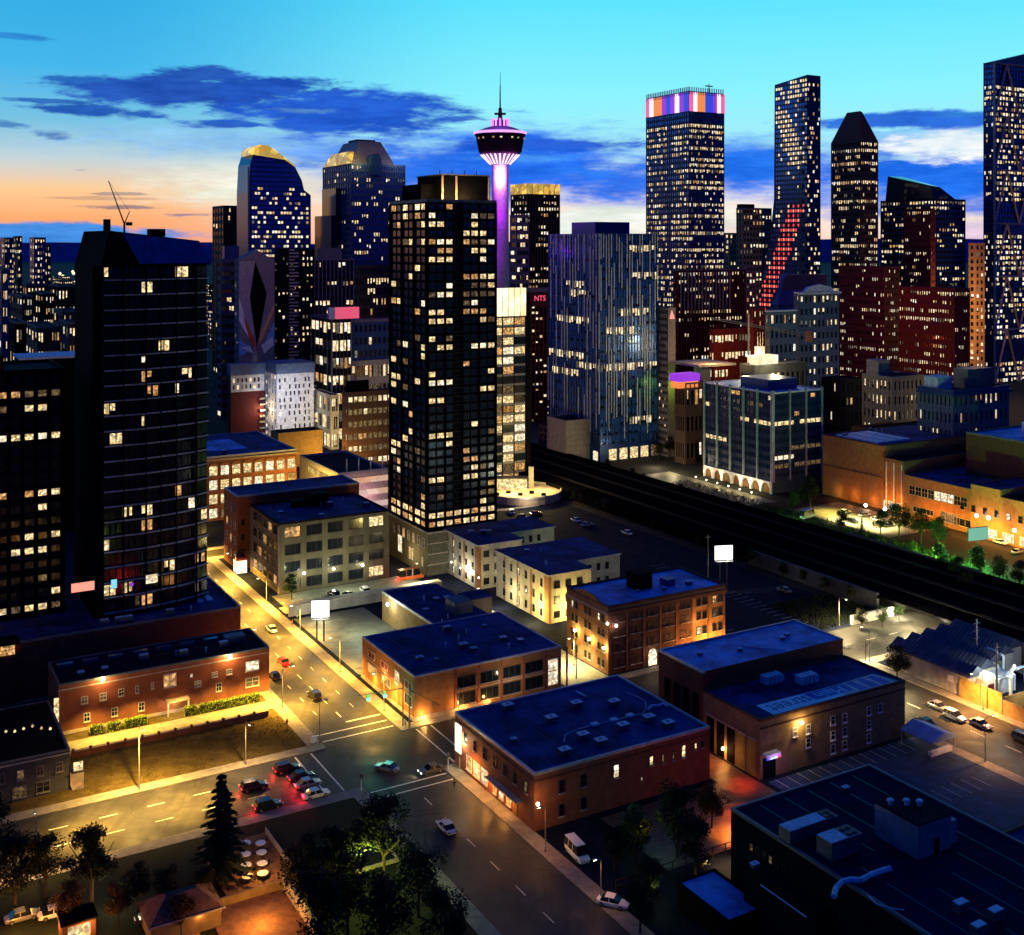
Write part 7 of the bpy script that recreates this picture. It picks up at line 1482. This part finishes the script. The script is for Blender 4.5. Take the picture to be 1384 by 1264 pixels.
car(1384, 1003, S_, 'suv', 'grey', 'dark car parked at the right border on the second street')
car(451, 806, N_+.1, 'suv', 'black', 'black car on the upper lot below the loft building, left of three', z=.43); car(471, 806, N_+.1, 'sedan', 'grey', 'dark green grey car on the upper lot, middle of three', z=.43); car(493, 801, N_-.1, 'suv', 'white', 'white roofed car on the upper lot, right of three', z=.43)
car(555, 783, E_, 'truck', 'orange', 'orange and red delivery truck at the foot of the stone podium', 'brake', z=.12)
car(1092, 700, E_+.2, 'truck', 'white', 'white camper parked beside the big park tree', name='camper')
for i, (px, py, cl, d) in enumerate(((778, 705, 'white', 'leftmost white'), (793, 711, 'silver', 'silver, next to the leftmost'), (847, 722, 'white', 'single white'), (760, 672, 'silver', 'silver, near the garden terrace'), (705, 700, 'grey', 'dark, before the garden terrace'), (724, 696, 'red', 'dark red, before the garden terrace'), (690, 694, 'white', 'white, before the garden terrace'), (780, 735, 'silver', 'silver, by the grey flats roof'), (1060, 800, 'grey', 'dark grey, behind the brick apartments'))):
    car(px, py, E_ if i % 2 else N_, 'sedan', cl, 'car in the dark trackside lot, '+d)
for i, (px, py, cl, d) in enumerate(((1142, 694, 'white', 'white, nearest the lamp'), (1152, 706, 'black', 'black, at the front edge'), (1168, 698, 'silver', 'silver, in the middle'), (1185, 704, 'white', 'white, on the right'), (1200, 712, 'grey', 'grey, far right'), (1352, 735, 'white', 'white, at the foot of the last warehouse'), (1375, 748, 'silver', 'silver, at the right border'))):
    car(px, py, S_ if i % 2 else E_, 'sedan', cl, 'car in the lit warehouse lot, '+d, z=.16)
for i, (px, py, d) in enumerate(((30, 1243, 'leftmost'), (75, 1238, 'with pale roof edge'), (205, 1243, 'below the low dark trees'), (275, 1240, 'left of the court'))): car(px, py, E_, 'sedan', ('silver', 'white', 'grey', 'silver')[i], 'car parked in the orange lit drive at lower left, '+d, z=.12)

# ================================================================= LOWER LEFT: court, patio, planting
patio = thing('patio', 'timber patio deck with low rail beside the conifer', 'patio', W(54.6, 188.6), GR)
for i in range(12): boxp(patio, 'plank', i*1.0, i*1.0+.94, 0, 19, KZ, KZ+.18, M['wood'])
boxp(patio, 'rail', 12.1, 12.3, 0, 19, KZ, 1.3, M['bandst']); boxp(patio, 'rail', 0, 12.0, -.3, -.1, KZ, 1.3, M['bandst'])
TB = MB(); TB.lathe([(.95, .72), (.95, .8), (.02, .82)], M['white'], 20); TBm = TB.mesh('table_top'); TB = MB(); TB.tube((0, 0, 0), (0, 0, .72), .06, .06, M['fdark'], 6); TB.tube((0, 0, 0), (0, 0, .05), .35, .3, M['fdark'], 10); TLm = TB.mesh('pedestal'); CB = MB(); CB.box(-.22, .22, -.22, .22, .4, .46, M['fdark']); CB.box(-.22, .22, .18, .22, .46, .9, M['fdark']); CB.box(-.2, -.16, -.2, -.16, 0, .4, M['fdark']); CB.box(.16, .2, -.2, -.16, 0, .4, M['fdark']); CB.box(-.2, -.16, .16, .2, 0, .4, M['fdark']); CB.box(.16, .2, .16, .2, 0, .4, M['fdark']); CBm = CB.mesh('patio_chair')
rows_ = ('back row', 'second row', 'third row', 'front row')
for i, (x, y) in enumerate(((130, 568), (213, 568), (130, 630), (218, 620), (133, 690), (222, 680), (140, 752), (225, 735))):
    px, py = 300+x/4.07, 1000+y/4.07; X, Y = gp(px, py, 1.0)
    t = thing('patio_table', 'round white patio table, %s one in the %s' % ('left' if i % 2 == 0 else 'right', rows_[i//2]), 'table', (X, Y, .31), 0, 'round white patio tables'); link('table_top', TBm, t); link('pedestal', TLm, t)
    for q in range(3):
        a = q*2.1+i; c = link('patio_chair', CBm, None, None, (X+1.3*math.cos(a), Y+1.3*math.sin(a), .31), a-PI/2); tag(c, 'small dark chair at the %s white table in the %s' % ('left' if i % 2 == 0 else 'right', rows_[i//2]), 'chair', 'dark chairs at the %s %s table' % (rows_[i//2], 'left' if i % 2 == 0 else 'right'))
ct = thing('sunken_court', 'orange lit walled court below the patio', 'courtyard', W(50.5, 172), GR)
boxp(ct, 'floor', 0, 13, 0, 16, KZ, KZ+.1, M['terr']); boxp(ct, 'wall', 13.01, 13.5, -1, 16.4, 0, 2.6, M['bandst']); boxp(ct, 'wall', 0, 13, 16.01, 16.4, 0, 1.6, M['brickt']); boxp(ct, 'wall', 0, 13, -.5, -.01, 0, 1.2, M['bandst'])
kr = thing('hipped_shelter', 'small shelter with terracotta hipped roof left of the conifer', 'shelter', W(40.5, 183), GR)
part(kr, 'roof', lambda b: hip(b, -.5, 11.5, -.5, 8, 3.2, 5.6, 3.5, 3.7, M['terr'])); part(kr, 'wall', lambda b: b.box(0, 11, 0, 7.5, 0, 3.2, M['brickt'])); part(kr, 'roof_trim', lambda b: b.box(-.6, 11.6, -.6, -.5, 3.1, 3.4, M['bandst']))
sheet('drive', -20, 48, 160, 186, KZ+.006, mat('brick_drive', (.24, .12, .05), .8, 0, .35, .6, .2))
for i, (e, n, ln, d) in enumerate(((-6, 187.5, 18, 'at the left border'), (16, 186.5, 14, 'behind the rust coloured tree'), (30, 170, 12, 'nearest the court'))):
    t = thing('planter_wall', 'low planter wall with pale coping edging the orange drive, '+d, 'wall', W(e, n, 0), GR); boxp(t, 'wall', 0, ln, 0, .5, 0, 1.1, M['brickd']); boxp(t, 'coping', -.1, ln+.1, -.08, .58, 1.1, 1.25, M['bandst'])
lw_ = thing('lit_window_box', 'small pavilion with one bright yellow window behind the low trees', 'pavilion', W(28.5, 190), GR); boxp(lw_, 'wall', 0, 5, 0, 4, 0, 3.2, M['brickd']); boxp(lw_, 'window', .8, 4.2, -.1, 0, .8, 2.8, M['L1']); boxp(lw_, 'roof', -.3, 5.3, -.3, 4.3, 3.2, 3.5, M['black'])
gp_ = thing('planting_bed', 'raised bed with kerb glowing yellow green under the tree lamp', 'planter', W(76, 186.5, 0), GR); boxp(gp_, 'soil', 0, 8, 0, 6, .1, .5, M['lawn']); boxp(gp_, 'kerb', -.3, 8.3, -.3, -.02, .1, .8, M['bandst']); boxp(gp_, 'kerb', 8.02, 8.3, 0, 6, .1, .8, M['bandst'])
r_ = random.Random(4)
def tufts(name, e0, e1, n0, n1, n, m, h=.5, z=KZ):
    b = MB()
    for i in range(n):
        p = W(r_.uniform(e0, e1), r_.uniform(n0, n1), z); a = r_.uniform(0, PI); d = Vector((math.cos(a), math.sin(a), 0))*.18; k = h*r_.uniform(.5, 1.4)
        b.quad([p-d, p+d, p+d*.2+Vector((0, 0, k)), p-d*.2+Vector((0, 0, k*.9))], m)
    tag(b.build(name, None, 'stuff'), 'grass tufts '+('on the brown field' if m == M['field'] else 'scattered on the slopes'), 'grass')
tufts('field_grass', 40, 86, 239.5, 258, 2500, M['field'], .14); tufts('slope_grass', 314, 336, 200, 420, 5000, M['leafl'], .8, .1); tufts('slope_grass', 240, 266, 238, 262, 3500, M['leaf'], .8, .0)
# people on the pavements
PM = {}
def person_mesh(seed, coat, legs_):
    def skin(name, verts, edges, radii, mtl, sub=1):
        me = bpy.data.meshes.new(name); me.from_pydata(verts, edges, []); o = bpy.data.objects.new(name, me); COL.objects.link(o)
        o.modifiers.new('s', 'SKIN'); me.skin_vertices[0].data[0].use_root = True
        for i, r in enumerate(radii): me.skin_vertices[0].data[i].radius = (r, r)
        sm = o.modifiers.new('b', 'SUBSURF'); sm.levels = sub
        dg = bpy.context.evaluated_depsgraph_get(); m2 = bpy.data.meshes.new_from_object(o.evaluated_get(dg)); bpy.data.objects.remove(o); m2.materials.clear(); m2.materials.append(mtl); m2.name = name; return m2
    sk = mat('skin_tone', (.35, .2, .14), .6, 0, 0)
    bd = skin('figure', [(0, 0, .95), (0, 0, 1.2), (0, 0, 1.42), (0, 0, 1.52), (0, .01, 1.64), (0, .01, 1.74), (.19, 0, 1.42), (.25, .02, 1.15), (.24, .12, .92), (-.19, 0, 1.42), (-.25, -.04, 1.15), (-.25, .0, .9), (.09, 0, .9), (.1, .12, .5), (.1, .06, .08), (.1, .2, .04), (-.09, 0, .9), (-.1, -.08, .5), (-.1, -.2, .1), (-.1, -.08, .04)],
      [(0, 1), (1, 2), (2, 3), (3, 4), (4, 5), (2, 6), (6, 7), (7, 8), (2, 9), (9, 10), (10, 11), (0, 12), (12, 13), (13, 14), (14, 15), (0, 16), (16, 17), (17, 18), (18, 19)], [.14, .14, .15, .06, .1, .09, .07, .05, .035, .07, .05, .035, .09, .065, .045, .03, .09, .065, .045, .03], sk)
    ct_ = skin('coat', [(0, 0, .85), (0, 0, 1.15), (0, 0, 1.43), (.2, 0, 1.42), (.255, .02, 1.15), (.245, .11, .98), (-.2, 0, 1.42), (-.255, -.04, 1.15), (-.255, 0, .97)], [(0, 1), (1, 2), (2, 3), (3, 4), (4, 5), (2, 6), (6, 7), (7, 8)], [.17, .16, .165, .085, .065, .055, .085, .065, .055], coat)
    tr = skin('trousers', [(0, 0, .95), (.095, 0, .88), (.1, .12, .5), (.1, .06, .12), (-.095, 0, .88), (-.1, -.08, .5), (-.1, -.19, .14)], [(0, 1), (1, 2), (2, 3), (0, 4), (4, 5), (5, 6)], [.145, .1, .078, .06, .1, .078, .06], legs_)
    b = MB(); b.lathe([(.085, 1.66), (.115, 1.72), (.11, 1.8), (.06, 1.85), (.01, 1.86)], M['bark'], 12, (0, -.01)); hr = b.mesh('hair')
    return bd, ct_, tr, hr
pm = [person_mesh(1, mat('red_coat', (.3, .04, .03), .8, 0, 0), M['fdark']), person_mesh(2, mat('pale_coat', (.5, .48, .42), .8, 0, 0), M['navyc']), person_mesh(3, M['char'], M['fdark'])]
for i, (px, py, k, d) in enumerate(((388, 982, 0, 'person in a red coat at the field corner of the crossing'), (548, 982, 1, 'person in a pale coat standing under the signal mast'), (380, 832, 2, 'person in dark clothes on the left of the bright street'), (395, 846, 0, 'person in red walking beside the bright street'), (402, 838, 1, 'person in a pale coat beside the billboard lot'), (614, 1066, 2, 'person in dark clothes outside the navy roofed building'), (332, 770, 1, 'person in a pale coat near the glowing shop entrance'))):
    X, Y = gp(px, py, KZ); t = thing('person', d, 'person', (X, Y, KZ), rnd.uniform(0, 6))
    for m_, nm in zip(pm[k], ('body', 'coat', 'trousers', 'hair')): link(nm, m_, t)
